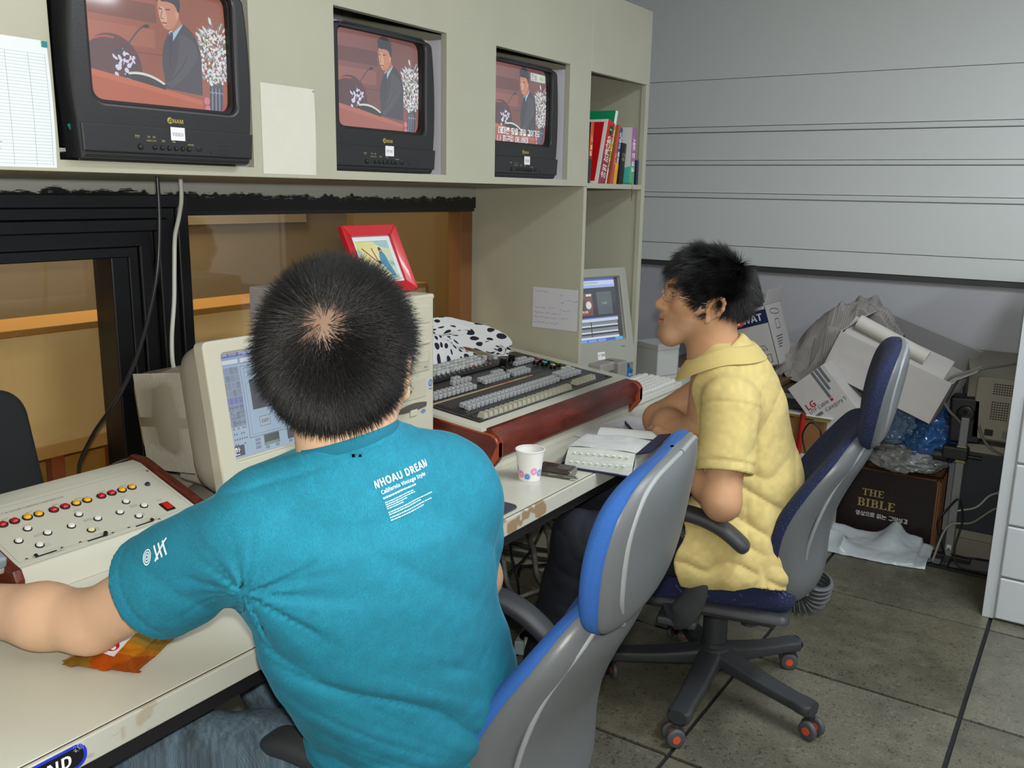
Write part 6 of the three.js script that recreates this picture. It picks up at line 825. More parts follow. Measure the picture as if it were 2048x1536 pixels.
// ----- the man in the teal T-shirt, seen from behind
{
  const t = thing('person', 'man seen from behind in a teal T-shirt and blue jeans, bare arm on the desk', 'person');
  const C = [0.793, 1.150, -0.782], H = headMatrix(C, -1.0, 0.30, 0.04);
  const nb = [0.797, 1.015, -0.752], mid = [0.83, 0.855, -0.758], low = [0.905, 0.66, -0.775], hip = [1.01, 0.475, -0.80];
  const right = unit([0.903, -0.03, 0.43]), fw = unit([0.43, 0, -0.903]), Ls = [0.70, 0.958, -0.825], Rs = [0.915, 0.975, -0.71], Le = [0.632, 0.773, -1.115], Lw = [0.548, 0.765, -1.36], Re = [1.066, 0.772, -0.77], Rw = [1.07, 0.74, -0.985];
  const Lk = [0.705, 0.525, -1.105], Rk = [0.985, 0.53, -1.14], La = [0.72, 0.1, -1.05], Ra = [0.99, 0.1, -1.10];
  const tone = [0.66, 0.42, 0.27];
  const arms = union(0.02, cap(Ls, Le, 0.052, 0.041), cap(Le, mix3(Le, Lw, 0.3), 0.042, 0.044), cap(mix3(Le, Lw, 0.3), Lw, 0.044, 0.029)), armR = union(0.02, cap(Rs, Re, 0.050, 0.040), cap(Re, mix3(Re, Rw, 0.3), 0.041, 0.042), cap(mix3(Re, Rw, 0.3), Rw, 0.042, 0.028));
  const neckF = cap(toWorld(H, [0, -0.03, 0.028]), add3(nb, [0, -0.02, 0]), 0.047, 0.057), trunk = union(0.06, ecap(add3(nb, [0, -0.1, 0]), low, 0.13, 0.125, fw, 0.62), cap(add3(Ls, [0.03, 0, 0]), add3(Rs, [-0.03, 0, 0]), 0.04, 0.04));
  const bodyF = (x, y, z) => smin(smin(smin(neckF(x, y, z), trunk(x, y, z), 0.05), arms(x, y, z), 0.03), armR(x, y, z), 0.03);
  const I = H.clone().invert(), tv = new THREE.Vector3(), headW = (x, y, z) => { tv.set(x, y, z).applyMatrix4(I); return smin(HEAD.f(tv.x, tv.y, tv.z), neckF(x, y, z), 0.03); };
  const hcol = headColour(H, tone, { style: 'back', scalp: (x, y, z) => { const d = Math.hypot(x - 0.006, y - 0.098, z - 0.075), a = Math.atan2(x - 0.006, y - 0.1), star = 0.022 + 0.016 * noise3(a * 2.4 + 9, 1.5, 2) + 0.008 * noise3(a * 9, 3, 4); return 0.74 + 0.26 * smooth(star * 0.35, star * 1.25, d); } });
  const cut = toWorld(H, [0, -0.135, 0.05])[1];
  const hg = mesh((x, y, z) => Math.max(headW(x, y, z), cut - y), ...boundsOf([C], 0.165), 0.0032), bg = mesh((x, y, z) => Math.max(bodyF(x, y, z), y - cut - 0.001), ...boundsOf([Ls, Rs, Le, Lw, Re, Rw, mid, nb], 0.1), 0.007);
  const hl = mesh(union(0.02, handField(Lw, unit(sub3(Lw, Le)), [0, 1, 0], -1, 0.35), cap(mix3(Le, Lw, 0.9), Lw, 0.03, 0.028)), ...boundsOf([Lw, add3(Lw, unit(sub3(Lw, Le)), 0.19)], 0.065), 0.004), hr = mesh(union(0.02, handField(Rw, unit(add3(sub3(Rw, Re), [0, -0.02, 0])), [0, 1, 0], 1, 0.5), cap(mix3(Re, Rw, 0.9), Rw, 0.03, 0.028)), ...boundsOf([Rw, add3(Rw, unit(sub3(Rw, Re)), 0.19)], 0.065), 0.004);
  const all = [hg, bg, hl, hr].map(g => { paint(g, (x, y, z) => y > cut - 0.02 && Math.hypot(x - C[0], z - C[2]) < 0.16 ? hcol(x, y, z) : tone.map((k, i) => k * (1 + [0.05, 0.07, 0.08][i] * 2 * (fbm(x * 45, y * 45, z * 45, 3) - 0.5)))); return g; });
  const flat = all.map(g => g.toNonIndexed()); part('body', mergeGeometries(flat), skinMat, t);
  const W0 = [0.006, 0.098, 0.075];
  growHair(t, H, 34000, { style: 'back', w: 0.00042, keep: (x, y, z) => (Math.abs(x) > 0.066 && Math.hypot((y + 0.006) / 1.5, z - 0.014) < 0.02) ? 0 : 0.42 + 0.58 * smooth(0.010, 0.034, Math.hypot(x - W0[0], y - W0[1], z - W0[2])), dir: (x, y, z, N) => { const out = [x - W0[0], y - W0[1], z - W0[2]], k = dot3(out, N), tan = unit(add3(out, N, -k)), sw = cross3(N, tan), dd = Math.hypot(...out), lift = lerp(0.35, 0.95, smooth(0.0, 0.06, dd)) * (y < -0.02 ? 0.5 : 1); return { d: unit(add3(add3(tan, N, lift), sw, 0.45 * smooth(0.05, 0, dd))), len: (y < -0.03 ? 0.017 : y < 0.03 ? 0.026 : 0.033) * lerp(0.75, 1, smooth(0, 0.04, dd)), bend: [tan[0] * 0.25, tan[1] * 0.25 - 0.18, tan[2] * 0.25], mess: 0.55 }; } });
  // T-shirt
  const sL = mix3(Ls, Le, 0.60), sLd = unit(sub3(Le, Ls)), sR = mix3(Rs, Re, 0.56), sRd = unit(sub3(Re, Rs)), nUp = unit(sub3(toWorld(H, [0, -0.05, 0.02]), nb)), collarP = add3(nb, nUp, 0.055);
  const shTrunk = union(0.075, ecap(add3(nb, [0.004, -0.10, 0.0]), add3(mid, [0, -0.01, 0]), 0.148, 0.144, fw, 0.68), ecap(add3(mid, [0, -0.01, 0]), low, 0.144, 0.140, fw, 0.72), ecap(low, add3(hip, [0.0, 0.03, 0.0]), 0.140, 0.162, fw, 0.78), ecap(Ls, Rs, 0.058, 0.056, fw, 0.95), cap(add3(nb, [0, -0.06, 0]), add3(nb, [0, -0.03, 0]), 0.088, 0.062));
  const slL = (x, y, z) => { const d = cap(Ls, add3(sL, sLd, 0.02), 0.066, 0.076)(x, y, z), s = (x - sL[0]) * sLd[0] + (y - sL[1]) * sLd[1] + (z - sL[2]) * sLd[2]; return Math.max(d, s, -(cap(mix3(Ls, Le, 0.4), Le, 0.054, 0.062)(x, y, z)) - 1e3 * (s < -0.05)); };
  const slLf = cap(Ls, add3(sL, sLd, 0.02), 0.066, 0.074), inL = cap(mix3(Ls, Le, 0.45), Le, 0.052, 0.062), slRf = cap(Rs, add3(sR, sRd, 0.02), 0.063, 0.062), inR = cap(mix3(Rs, Re, 0.42), Re, 0.055, 0.055);
  const fold = (x, y, z) => { // cloth folds: long soft creases plus pulls toward the left armpit and across the waist
    const px = x - mid[0], py = y - mid[1], pz = z - mid[2], u = px * right[0] + pz * right[2], waist = smooth(-0.02, -0.14, py);
    const a = clothNoise(u * 7 + py * 9 + 4, py * 3 - u * 2, 2), b = clothNoise(u * 5 - 3, py * 22 + u * 12 + 1.5 * noise3(u * 8, py * 8, 5), 7), c = fbm(x * 26, y * 26, z * 26, 2) - 0.5;
    const ap = Math.exp(-((u + 0.15) ** 2 + (py - 0.03) ** 2) / 0.006), d = clothNoise((Math.atan2(py - 0.05, u + 0.19)) * 4.5, Math.hypot(u + 0.19, py - 0.05) * 4, 11);
    return 0.005 * (a - 0.4) + waist * 0.009 * (b - 0.45) + 0.0025 * c + 0.008 * ap * (d - 0.4) + 0.002 * (clothNoise(u * 4 + 8, py * 46 + u * 30, 13) - 0.4) * waist; };
  const shirtF = (x, y, z) => {
    let d = shTrunk(x, y, z); const cutL = (x - sL[0]) * sLd[0] + (y - sL[1]) * sLd[1] + (z - sL[2]) * sLd[2], cutR = (x - sR[0]) * sRd[0] + (y - sR[1]) * sRd[1] + (z - sR[2]) * sRd[2];
    let L = smax(slLf(x, y, z), cutL, 0.006), R = smax(slRf(x, y, z), cutR, 0.006); if (cutL > -0.045) L = smax(L, -inL(x, y, z), 0.004); if (cutR > -0.04) R = smax(R, -inR(x, y, z), 0.004);
    const hemL = 0.0016 * smooth(0.007, 0.0, Math.abs(cutL + 0.024)); d = smin(smin(d, L + hemL, 0.028), R, 0.028); d = smin(d, neckF(x, y, z) - 0.0085, 0.02);
    const k = (x - collarP[0]) * nUp[0] + (y - collarP[1]) * nUp[1] + (z - collarP[2]) * nUp[2]; d += fold(x, y, z) * smooth(0.02, -0.03, k) * smooth(0.0, -0.06, cutL - 1e3 * (slLf(x, y, z) > 0.02)) * smooth(0.0, -0.05, cutR - 1e3 * (slRf(x, y, z) > 0.02)); const cd = Math.abs(k + 0.021); d += 0.0014 * smooth(0.007, 0.0, cd) - 0.0012 * smooth(-0.021, -0.018, k);
    d = smax(d, k, 0.004); if (k > -0.05) d = Math.max(d, -(neckF(x, y, z) - 0.0035)); return d; };
  const sg = mesh(shirtF, ...boundsOf([Ls, Rs, sL, sR, hip, nb], 0.2), 0.0056); uvPlane(sg, right, [0, 1, 0], 1);
  const jersey = dataTex(256, 256, (u, v, x, y) => { const n = 0.93 + 0.14 * hash3(x, Math.floor(y / 3), 601) * (0.6 + 0.8 * pnoise(u, v, 16, 602)); return [20 * n, 122 * n, 148 * n]; }, true, [6, 6]);
  const shirtMat = P(0xffffff, 0.9, { map: jersey, sheen: 0.25, sheenRoughness: 0.6, sheenColor: new THREE.Color(0x6cc8dc), bumpMap: grainFine, bumpScale: 0.0002 });
  const shirt = part('shirt', sg, shirtMat, t); shirt.userData.label = 'teal short sleeved T-shirt';
  // prints follow the shirt surface
  const onShirt = (name, centre, ux, uy, nrm, w, h, matl, nu, nv) => { const g = sheet((u, v) => { let p = add3(add3(add3(centre, ux, (u - 0.5) * w), uy, (v - 0.5) * h), nrm, 0.14); for (let i = 0; i < 40; i++) { const d = shirtF(...p); if (d < 0.0004) break; p = add3(p, nrm, -Math.max(0.0004, d * 0.7)); } return add3(p, nrm, 0.0012); }, nu, nv); return part(name, g, matl, shirt); };
  const back = [-fw[0], 0.12, -fw[2]], bu = unit(back);
  const pux = unit(add3(right, [0, 0.24, 0])), puy = unit(cross3(bu, pux));
  onShirt('shirt_print', [0.80, 1.008, -0.70], pux, puy, bu, 0.076, 0.066, decal(1024, 820, (g, w, h) => { g.save(); text(g, 'WHOAU DREAM', w / 2, 110, 'bold 148px sans-serif', '#dfeef0'); text(g, 'California Vintage Style', w * 0.47, 235, 'bold 76px sans-serif', '#d4e8ec'); g.fillStyle = '#c4dfe6'; let s = seed; seed = 8; [[305, 640, 26], [375, 600, 15], [405, 620, 15], [435, 420, 15], [465, 330, 15], [520, 900, 17], [552, 620, 17], [600, 880, 17], [640, 700, 17]].forEach(([y, L, hh]) => { let x = 50; while (x < L) { const q = 14 + rnd() * 46; g.fillRect(x, y, q, hh); x += q + 9; } }); seed = s; g.restore(); }, 1, 0.7), 30, 24);
  const outL = unit(add3(cross3(sLd, [0, 1, 0]), [0, 0.2, 0], 1)), oL = unit(add3(unit(cross3([0, 1, 0], sLd)), [0, 0.75, 0])); const sc = mix3(Ls, Le, 0.40), along = sLd, acr = unit(cross3(oL, along));
  onShirt('sleeve_print', sc, along, acr, oL, 0.052, 0.034, decal(512, 330, (g, w, h) => { g.strokeStyle = '#dfeef2'; g.lineWidth = 16; g.save(); g.translate(410, 165); for (let r = 0; r < 3; r++) { g.beginPath(); g.ellipse(0, 0, 70 - r * 24, 88 - r * 30, 0.3, 0, 7); g.stroke(); } g.restore(); g.lineWidth = 30; for (let i = 0; i < 3; i++) { g.beginPath(); g.moveTo(50 + i * 80, 60); g.lineTo(110 + i * 80, 260); g.stroke(); } g.beginPath(); g.moveTo(40, 270); g.lineTo(270, 60); g.stroke(); }, 1, 0.7), 20, 16);
  part('neckband', sheet((u, v) => { const a = u * 6.28318, e1 = unit(add3(right, nUp, -dot3(right, nUp))), e2 = cross3(nUp, e1), dv = add3(e1.map(q => q * Math.cos(a)), e2, Math.sin(a)), c = add3(collarP, nUp, -0.013 + 0.0145 * v); let q = add3(c, dv, 0.14); for (let i = 0; i < 60; i++) { const d = neckF(...q) - 0.0128; if (d < 0.0004) break; q = add3(q, dv, -Math.max(0.0003, d * 0.7)); } return add3(q, dv, 0.001 * Math.sin(v * 3.1)); }, 90, 10, 0.4, 0.02), P(0x0e6a82, 0.9, { sheen: 0.2, sheenRoughness: 0.6, side: THREE.DoubleSide, bumpMap: grainFine, bumpScale: 0.0004 }), shirt);
  // jeans and shoes
  const denim = M(0xffffff, 0.9, { map: dataTex(512, 512, (u, v, x, y) => { const tw = ((x + y * 2) % 6) < 3 ? 1 : 0.8, n = pnoise(u, v, 9, 621) * 0.6 + pnoise(u, v, 48, 622) * 0.4, f = 0.72 + 0.7 * (n - 0.3), h = 0.85 + 0.3 * hash3(x, y >> 2, 623); return [96 * f * tw * h, 118 * f * tw * h, 134 * f * tw * h]; }, true, [5, 5]), bumpMap: fabricBump, bumpScale: 0.0004 });
  const hL = add3(hip, right, -0.085), hR = add3(hip, right, 0.085), leg = (h, k, a) => union(0.035, cap(h, k, 0.09, 0.067), cap(k, a, 0.067, 0.052));
  const jf0 = union(0.05, ecap(add3(hip, right, -0.07), add3(hip, right, 0.07), 0.115, 0.115, [0, 1, 0], 0.85), leg(hL, Lk, La), leg(hR, Rk, Ra)), jf = (x, y, z) => jf0(x, y, z) + 0.006 * (clothNoise(x * 12, y * 16 + z * 9, z * 12) - 0.4) + 0.002 * (fbm(x * 40, y * 40, z * 40, 2) - 0.5);
  const jg = mesh((x, y, z) => Math.max(jf(x, y, z), y - 0.6, 0.075 - y), ...boundsOf([hip, Lk, Rk, La, Ra], 0.14), 0.0075); uvPlane(jg, unit([-0.8, 0.0, -0.6]), unit([-0.5, 0.5, 0.65]), 1); const jeans = part('jeans', jg, denim, t);
  const seamPts = f2 => tube(f2, 0.0016, 40, 6), jn = (p, n) => { let q = add3(p, n, 0.16); for (let i = 0; i < 40; i++) { const d = jf(...q); if (d < 0.0005) break; q = add3(q, n, -Math.max(0.0005, d * 0.7)); } return q; };
  for (const off of [0.005, 0.028]) part('stitching', seamPts([0, 0.25, 0.5, 0.75, 1].map(k => jn(add3(mix3(hL, Lk, 0.30 + off * 2.2), unit([-0.5, 0.2, 0.6]), 0), unit([lerp(-0.2, -0.55, k), lerp(1, -0.1, k), lerp(0.1, 0.75, k)])))), M(0x8a9488, 0.8), jeans);
  part('stitching', seamPts([0, 0.2, 0.4, 0.6, 0.8, 1].map(k => jn(mix3(hL, Lk, lerp(0.62, 1.0, k)), unit([-0.35, -0.1, 0.6])))), M(0x8a9488, 0.8), jeans);
  const shoe = (a, d, nm, m2) => { const e = add3(a, d, 0.17), f = union(0.04, ecap([a[0] - d[0] * 0.04, 0.045, a[2] - d[2] * 0.04], [e[0], 0.034, e[2]], 0.044, 0.036, [0, 1, 0], 0.9), cap([a[0], 0.05, a[2]], [a[0], 0.095, a[2]], 0.045, 0.047)); return part(nm, mesh((x, y, z) => Math.max(f(x, y, z), 0.002 - y), ...boundsOf([a, [e[0], 0.03, e[2]]], 0.09), 0.006), m2, t); };
  shoe(La, unit([-0.2, 0, -1]), 'shoe', M(0x3a3a3c, 0.5)); shoe(Ra, unit([0.1, 0, -1]), 'shoe', M(0x3a3a3c, 0.5));
}

// ----- the man in the yellow polo shirt, seen from the side
{
  const t = thing('person', 'seated man in a yellow polo shirt and thin glasses looking up at the televisions', 'person');
  const C = [2.132, 1.108, -0.842], H = headMatrix(C, 0.60, 0.17, 0.02);
  const nb = [2.158, 0.955, -0.79], mid = [2.185, 0.80, -0.745], low = [2.19, 0.63, -0.705], hip = [2.19, 0.485, -0.71];
  const right = unit([0.966, 0.0, -0.26]), fw = unit([-0.26, 0, -0.966]);
  const Ls = [2.0, 0.885, -0.705], Rs = [2.325, 0.905, -0.80], Le = [1.915, 0.672, -0.678], Lw = [2.05, 0.748, -0.845], Re = [2.20, 0.766, -0.972], Rw = [2.035, 0.762, -0.80];
  const Lk = [1.80, 0.545, -0.985], Rk = [2.10, 0.555, -1.09], La = [1.86, 0.11, -1.13], Ra = [2.10, 0.11, -1.15];
  const tone = [0.52, 0.29, 0.16];
  const armL = union(0.02, cap(Ls, Le, 0.052, 0.042), cap(Le, mix3(Le, Lw, 0.3), 0.042, 0.042), cap(mix3(Le, Lw, 0.3), Lw, 0.042, 0.028)), armR = union(0.02, cap(Rs, Re, 0.050, 0.041), cap(Re, mix3(Re, Rw, 0.3), 0.042, 0.043), cap(mix3(Re, Rw, 0.3), Rw, 0.043, 0.028));
  const neckF = cap(toWorld(H, [0, -0.03, 0.026]), add3(nb, [0, -0.03, 0]), 0.052, 0.063), trunk = union(0.06, ecap(add3(nb, [0, -0.12, 0]), low, 0.125, 0.12, fw, 0.62), cap(add3(Ls, [0.05, -0.01, 0]), add3(Rs, [-0.05, -0.01, 0]), 0.035, 0.035));
  const bodyF = (x, y, z) => smin(smin(smin(neckF(x, y, z), trunk(x, y, z), 0.05), armL(x, y, z), 0.03), armR(x, y, z), 0.03);
  const I = H.clone().invert(), tv = new THREE.Vector3(), headW = (x, y, z) => { tv.set(x, y, z).applyMatrix4(I); return smin(HEAD.f(tv.x, tv.y, tv.z), neckF(x, y, z), 0.03); };
  const hcol = headColour(H, tone, { style: 'side' }), cut = toWorld(H, [0, -0.15, 0.03])[1];
  const hg = mesh((x, y, z) => Math.max(headW(x, y, z), cut - y), ...boundsOf([C], 0.17), 0.0024), bg = mesh((x, y, z) => Math.max(bodyF(x, y, z), y - cut - 0.001), ...boundsOf([Ls, Rs, Le, Lw, Re, Rw, mid, nb], 0.1), 0.007);
  const hl = mesh(union(0.02, handField(Lw, unit(add3(sub3(Lw, Le), [0.02, -0.03, 0])), [0, 1, 0], -1, 0.4), cap(mix3(Le, Lw, 0.9), Lw, 0.03, 0.028)), ...boundsOf([Lw, add3(Lw, unit(sub3(Lw, Le)), 0.19)], 0.065), 0.004), hr = mesh(union(0.02, handField(Rw, unit(sub3(Rw, Re)), [0, 1, 0], 1, 0.4), cap(mix3(Re, Rw, 0.9), Rw, 0.03, 0.028)), ...boundsOf([Rw, add3(Rw, unit(sub3(Rw, Re)), 0.19)], 0.065), 0.004);
  const all = [hg, bg, hl, hr].map(g => paint(g, (x, y, z) => y > cut - 0.02 && Math.hypot(x - C[0], z - C[2]) < 0.17 ? hcol(x, y, z) : tone.map((k, i) => k * (1 + [0.05, 0.07, 0.08][i] * 2 * (fbm(x * 45, y * 45, z * 45, 3) - 0.5)))));
  part('body', mergeGeometries(all.map(g => g.toNonIndexed())), skinMat, t);
  growHair(t, H, 34000, { style: 'side', w: 0.00055, keep: (x, y, z) => (Math.abs(x) > 0.066 && Math.hypot((y + 0.006) / 1.5, z - 0.014) < 0.019 ? 0 : 1), dir: (x, y, z, N) => { const k = smooth(0.10, 0.04, z), front = smooth(-0.03, -0.075, z) * smooth(0.02, 0.06, y), low2 = smooth(0.03, -0.05, y), v0 = [0.3 * x / 0.07, -0.2 - 0.9 * low2, lerp(0.6, -0.8, k)], tan = unit(add3(v0, N, -dot3(v0, N))), clump = [noise3(x * 70, y * 70, z * 70) - 0.5, noise3(x * 70 + 9, y * 70, z * 70) - 0.5, noise3(x * 70, y * 70 + 9, z * 70) - 0.5]; const lift = lerp(0.62, 0.14, low2) * (1 - 0.3 * front); return { d: unit(add3(add3(tan, N, lift), clump, 1.1 * (1 - low2))), len: lerp(0.042, 0.013, low2) * (1 + 0.05 * front), bend: [0, -0.28 - 0.7 * front, -0.1 * front], mess: 0.4 }; } });
  // polo shirt
  const sL = mix3(Ls, Le, 0.72), sLd = unit(sub3(Le, Ls)), sR = mix3(Rs, Re, 0.62), sRd = unit(sub3(Re, Rs)), nUp = unit(sub3(toWorld(H, [0, -0.05, 0.02]), nb)), collarP = add3(nb, unit(add3(nUp, fw, -0.35)), 0.035), kn = unit(add3(nUp, fw, 0.35));
  const shTrunk = union(0.07, ecap(add3(nb, [0.01, -0.105, 0.012]), mid, 0.142, 0.150, fw, 0.66), ecap(mid, low, 0.150, 0.148, fw, 0.74), ecap(low, add3(hip, [0, -0.03, 0.012]), 0.150, 0.195, fw, 0.86), cap(add3(hip, right, -0.085), mix3(add3(hip, right, -0.085), Lk, 0.36), 0.112, 0.104), cap(add3(hip, right, 0.085), mix3(add3(hip, right, 0.085), Rk, 0.36), 0.112, 0.104), ecap(Ls, Rs, 0.056, 0.056, fw, 0.95), cap(add3(nb, [0, -0.03, 0]), add3(nb, nUp, 0.02), 0.085, 0.066));
  const slLf = cap(Ls, add3(sL, sLd, 0.02), 0.064, 0.072), inL = cap(mix3(Ls, Le, 0.5), Le, 0.05, 0.058), slRf = cap(Rs, add3(sR, sRd, 0.02), 0.062, 0.068), inR = cap(mix3(Rs, Re, 0.45), Re, 0.055, 0.062);
  const fold = (x, y, z) => { const px = x - mid[0], py = y - mid[1], pz = z - mid[2], w = px * -fw[0] + pz * -fw[2], waist = smooth(0.06, -0.16, py), a = clothNoise(w * 11 - py * 7 + 2, py * 3, px * 5), b = clothNoise(w * 7 + py * 16 + px * 4, py * 5 - w * 9, 3), c = fbm(x * 28, y * 28, z * 28, 2) - 0.5, d = clothNoise(w * 26 + py * 4, py * 5, 8) ; return 0.006 * (a - 0.4) + waist * 0.010 * (b - 0.45) + 0.002 * c + 0.004 * (d - 0.4) * smooth(-0.02, 0.06, w); };
  const shirtF = (x, y, z) => {
    let d = shTrunk(x, y, z); const cutL = (x - sL[0]) * sLd[0] + (y - sL[1]) * sLd[1] + (z - sL[2]) * sLd[2], cutR = (x - sR[0]) * sRd[0] + (y - sR[1]) * sRd[1] + (z - sR[2]) * sRd[2];
    let L = smax(slLf(x, y, z), cutL, 0.006), R = smax(slRf(x, y, z), cutR, 0.006); if (cutL > -0.045) L = smax(L, -inL(x, y, z), 0.004); if (cutR > -0.04) R = smax(R, -inR(x, y, z), 0.004);
    L += 0.003 * smooth(-0.031, -0.023, cutL) + 0.0018 * smooth(0.007, 0, Math.abs(cutL + 0.027)); const S = (x - Ls[0]) * sLd[0] + (y - Ls[1]) * sLd[1] + (z - Ls[2]) * sLd[2]; d = smin(smin(d, L, 0.024), R, 0.024); d += 0.0022 * smooth(0.007, 0, Math.abs(S - 0.005)) * smooth(0.02, 0, Math.abs(L));
    const k = (x - collarP[0]) * kn[0] + (y - collarP[1]) * kn[1] + (z - collarP[2]) * kn[2]; d += fold(x, y, z) * smooth(0.0, -0.05, k) * smooth(0.0, -0.06, cutL - 1e3 * (slLf(x, y, z) > 0.02)) * smooth(0.0, -0.05, cutR - 1e3 * (slRf(x, y, z) > 0.02)); d = smax(d, k, 0.004); if (k > -0.05) d = Math.max(d, -(neckF(x, y, z) - 0.004)); return d; };
  const sg = mesh((x, y, z) => Math.max(shirtF(x, y, z), 0.43 - y + 0.008 * Math.sin(x * 30 + z * 14), (x - hip[0]) * fw[0] + (z - hip[2]) * fw[2] - 0.135 - 0.01 * Math.sin(y * 40 + x * 20)), ...boundsOf([Ls, Rs, sL, sR, hip, nb], 0.2), 0.0056); uvPlane(sg, unit([0.5, 0, 0.86]), [0, 1, 0], 1);
  const pique = M(0xffffff, 0.92, { map: dataTex(256, 256, (u, v, x, y) => { const n = 0.94 + 0.08 * pnoise(u, v, 20, 641) + 0.04 * hash3(x, y, 642); return [206 * n, 187 * n, 122 * n]; }, true, [5, 5]), bumpMap: fabricBump, bumpScale: 0.0003 });
  const shirt = part('shirt', sg, pique, t); shirt.userData.label = 'yellow polo shirt with ribbed cuffs';
  // folded collar: two bands falling outward from the neck, meeting in points at the front
  const onT = (p, n, up) => { let q = add3(p, n, 0.12); for (let i = 0; i < 50; i++) { const d = Math.min(shTrunk(...q), neckF(...q)); if (d < 0.0006) break; q = add3(q, n, -Math.max(0.0005, d * 0.7)); } return add3(q, n, up); };
  part('collar', sheet((u, v) => { const a = lerp(-2.75, 2.75, u), dirv = unit(add3(add3([0, 0, 0], right, Math.sin(a)), fw, -Math.cos(a))), fr = smooth(1.2, 2.75, Math.abs(a)), r0 = 0.056 + 0.006 * v, top = add3(nb, nUp, lerp(0.062, 0.012, fr)), wd = lerp(0.040, 0.062, fr), p = add3(add3(top, dirv, r0), [0, -1, 0], v * wd); const base = add3(nb, [0, p[1] - nb[1], 0]), out = onT(base, dirv, 0.0035 + 0.004 * (1 - Math.abs(2 * v - 1))); return v < 0.08 ? add3(top, dirv, 0.0585) : [out[0] + fw[0] * fr * 0.014 * v, p[1], out[2] + fw[2] * fr * 0.014 * v]; }, 80, 16), M(0xc8b674, 0.9, { side: THREE.DoubleSide }), shirt);
  // glasses: thin metal rims, lenses, bridge and temples
  const gl = (g2) => { const q = g2.clone().applyMatrix4(H); return q; }, wire = M(0xc8b898, 0.22, { metalness: 0.9 }); const G = [], lens = [];
  const spec = new THREE.Group(); spec.name = 'glasses'; t.add(spec);
  for (const s of [-1, 1]) { const pts = []; for (let i = 0; i < 40; i++) { const a = i / 40 * 6.28318, c = Math.cos(a), q = Math.sin(a), e = 0.6; const lx = Math.sign(c) * Math.abs(c) ** e * 0.0245, ly = Math.sign(q) * Math.abs(q) ** e * 0.0155; pts.push(V(s * (0.0335 + lx), 0.001 + ly, -0.1015 + 0.9 * Math.abs(lx + 0.0335 - 0.0) ** 2 * 6 * 0.6)); } const c = new THREE.CatmullRomCurve3(pts, true); part('rim', gl(new THREE.TubeGeometry(c, 60, 0.0008, 6, true)), wire, spec); const sh = new THREE.BufferGeometry().setFromPoints([V(s * 0.0335, 0.001, -0.0985), ...pts]); const ii = []; for (let i = 0; i < 40; i++) ii.push(0, i + 1, (i + 1) % 40 + 1); sh.setIndex(ii); sh.computeVertexNormals(); part('lens', gl(sh), P(0xffffff, 0.02, { transmission: 1, thickness: 0, ior: 1.5, side: THREE.DoubleSide }), spec); part('temple', gl(tube([[s * 0.0575, 0.005, -0.0895], [s * 0.066, 0.006, -0.084], [s * 0.0735, 0.005, -0.06], [s * 0.078, 0.002, -0.02], [s * 0.0795, 0.004, 0.004], [s * 0.079, -0.006, 0.028], [s * 0.077, -0.02, 0.034]], 0.0009, 50, 6)), wire, spec); part('nose_pad', gl(tube([[s * 0.0105, 0.0, -0.1], [s * 0.0085, -0.004, -0.094], [s * 0.0095, -0.01, -0.0945]], 0.0011, 14, 6)), wire, spec); part('hinge', gl(ball(0.0016, s * 0.062, 0.0055, -0.0865, 10)), mat.chrome, spec); }
  part('bridge', gl(tube([[-0.009, 0.006, -0.1], [0, 0.0085, -0.102], [0.009, 0.006, -0.1]], 0.0009, 20, 6)), wire, spec);
  // dark trousers and shoes
  const dark = M(0xffffff, 0.9, { map: dataTex(256, 256, (u, v, x, y) => { const n = 0.8 + 0.5 * pnoise(u, v, 12, 661) + 0.1 * hash3(x, y, 662); return [17 * n, 20 * n, 30 * n]; }, true, [4, 4]) });
  const hL = add3(hip, right, -0.085), hR = add3(hip, right, 0.085), leg = (h, k, a) => union(0.035, cap(h, k, 0.086, 0.066), cap(k, a, 0.066, 0.052));
  const jf0 = union(0.05, ecap(add3(hip, right, -0.07), add3(hip, right, 0.07), 0.112, 0.112, [0, 1, 0], 0.82), leg(hL, Lk, La), leg(hR, Rk, Ra)), jf = (x, y, z) => jf0(x, y, z) + 0.006 * (clothNoise(x * 14, y * 18 + z * 9, z * 14) - 0.4);
  const jg = mesh((x, y, z) => Math.max(jf(x, y, z), y - 0.62, 0.08 - y), ...boundsOf([hip, Lk, Rk, La, Ra], 0.14), 0.0075); uvPlane(jg, unit([-0.6, 0.2, -0.75]), unit([0, 1, 0.3]), 1); const tr = part('trousers', jg, dark, t);
  part('belt', (() => { const g = sheet((u, v) => { const a = u * 6.28318, dv = unit(add3(add3([0, 0, 0], right, Math.sin(a)), fw, Math.cos(a))), c = [hip[0], 0.535 + v * 0.03, hip[2]]; let q = add3(c, dv, 0.26); for (let i = 0; i < 40; i++) { const d = jf(...q); if (d < 0.001) break; q = add3(q, dv, -Math.max(0.001, d * 0.7)); } return add3(q, dv, 0.004); }, 80, 3); return g; })(), M(0x14121a, 0.4, { side: THREE.DoubleSide }), tr);
  const shoe = (a, d) => { const e = add3(a, d, 0.17), f = union(0.04, ecap([a[0] - d[0] * 0.04, 0.045, a[2] - d[2] * 0.04], [e[0], 0.034, e[2]], 0.044, 0.036, [0, 1, 0], 0.9), cap([a[0], 0.05, a[2]], [a[0], 0.1, a[2]], 0.045, 0.047)); const s2 = part('shoe', mesh((x, y, z) => Math.max(f(x, y, z), 0.002 - y), ...boundsOf([a, [e[0], 0.03, e[2]]], 0.09), 0.006), M(0x101012, 0.35), t); return s2; };
  shoe(La, unit([-0.35, 0, -1])); shoe(Ra, unit([0.1, 0, -1]));
}

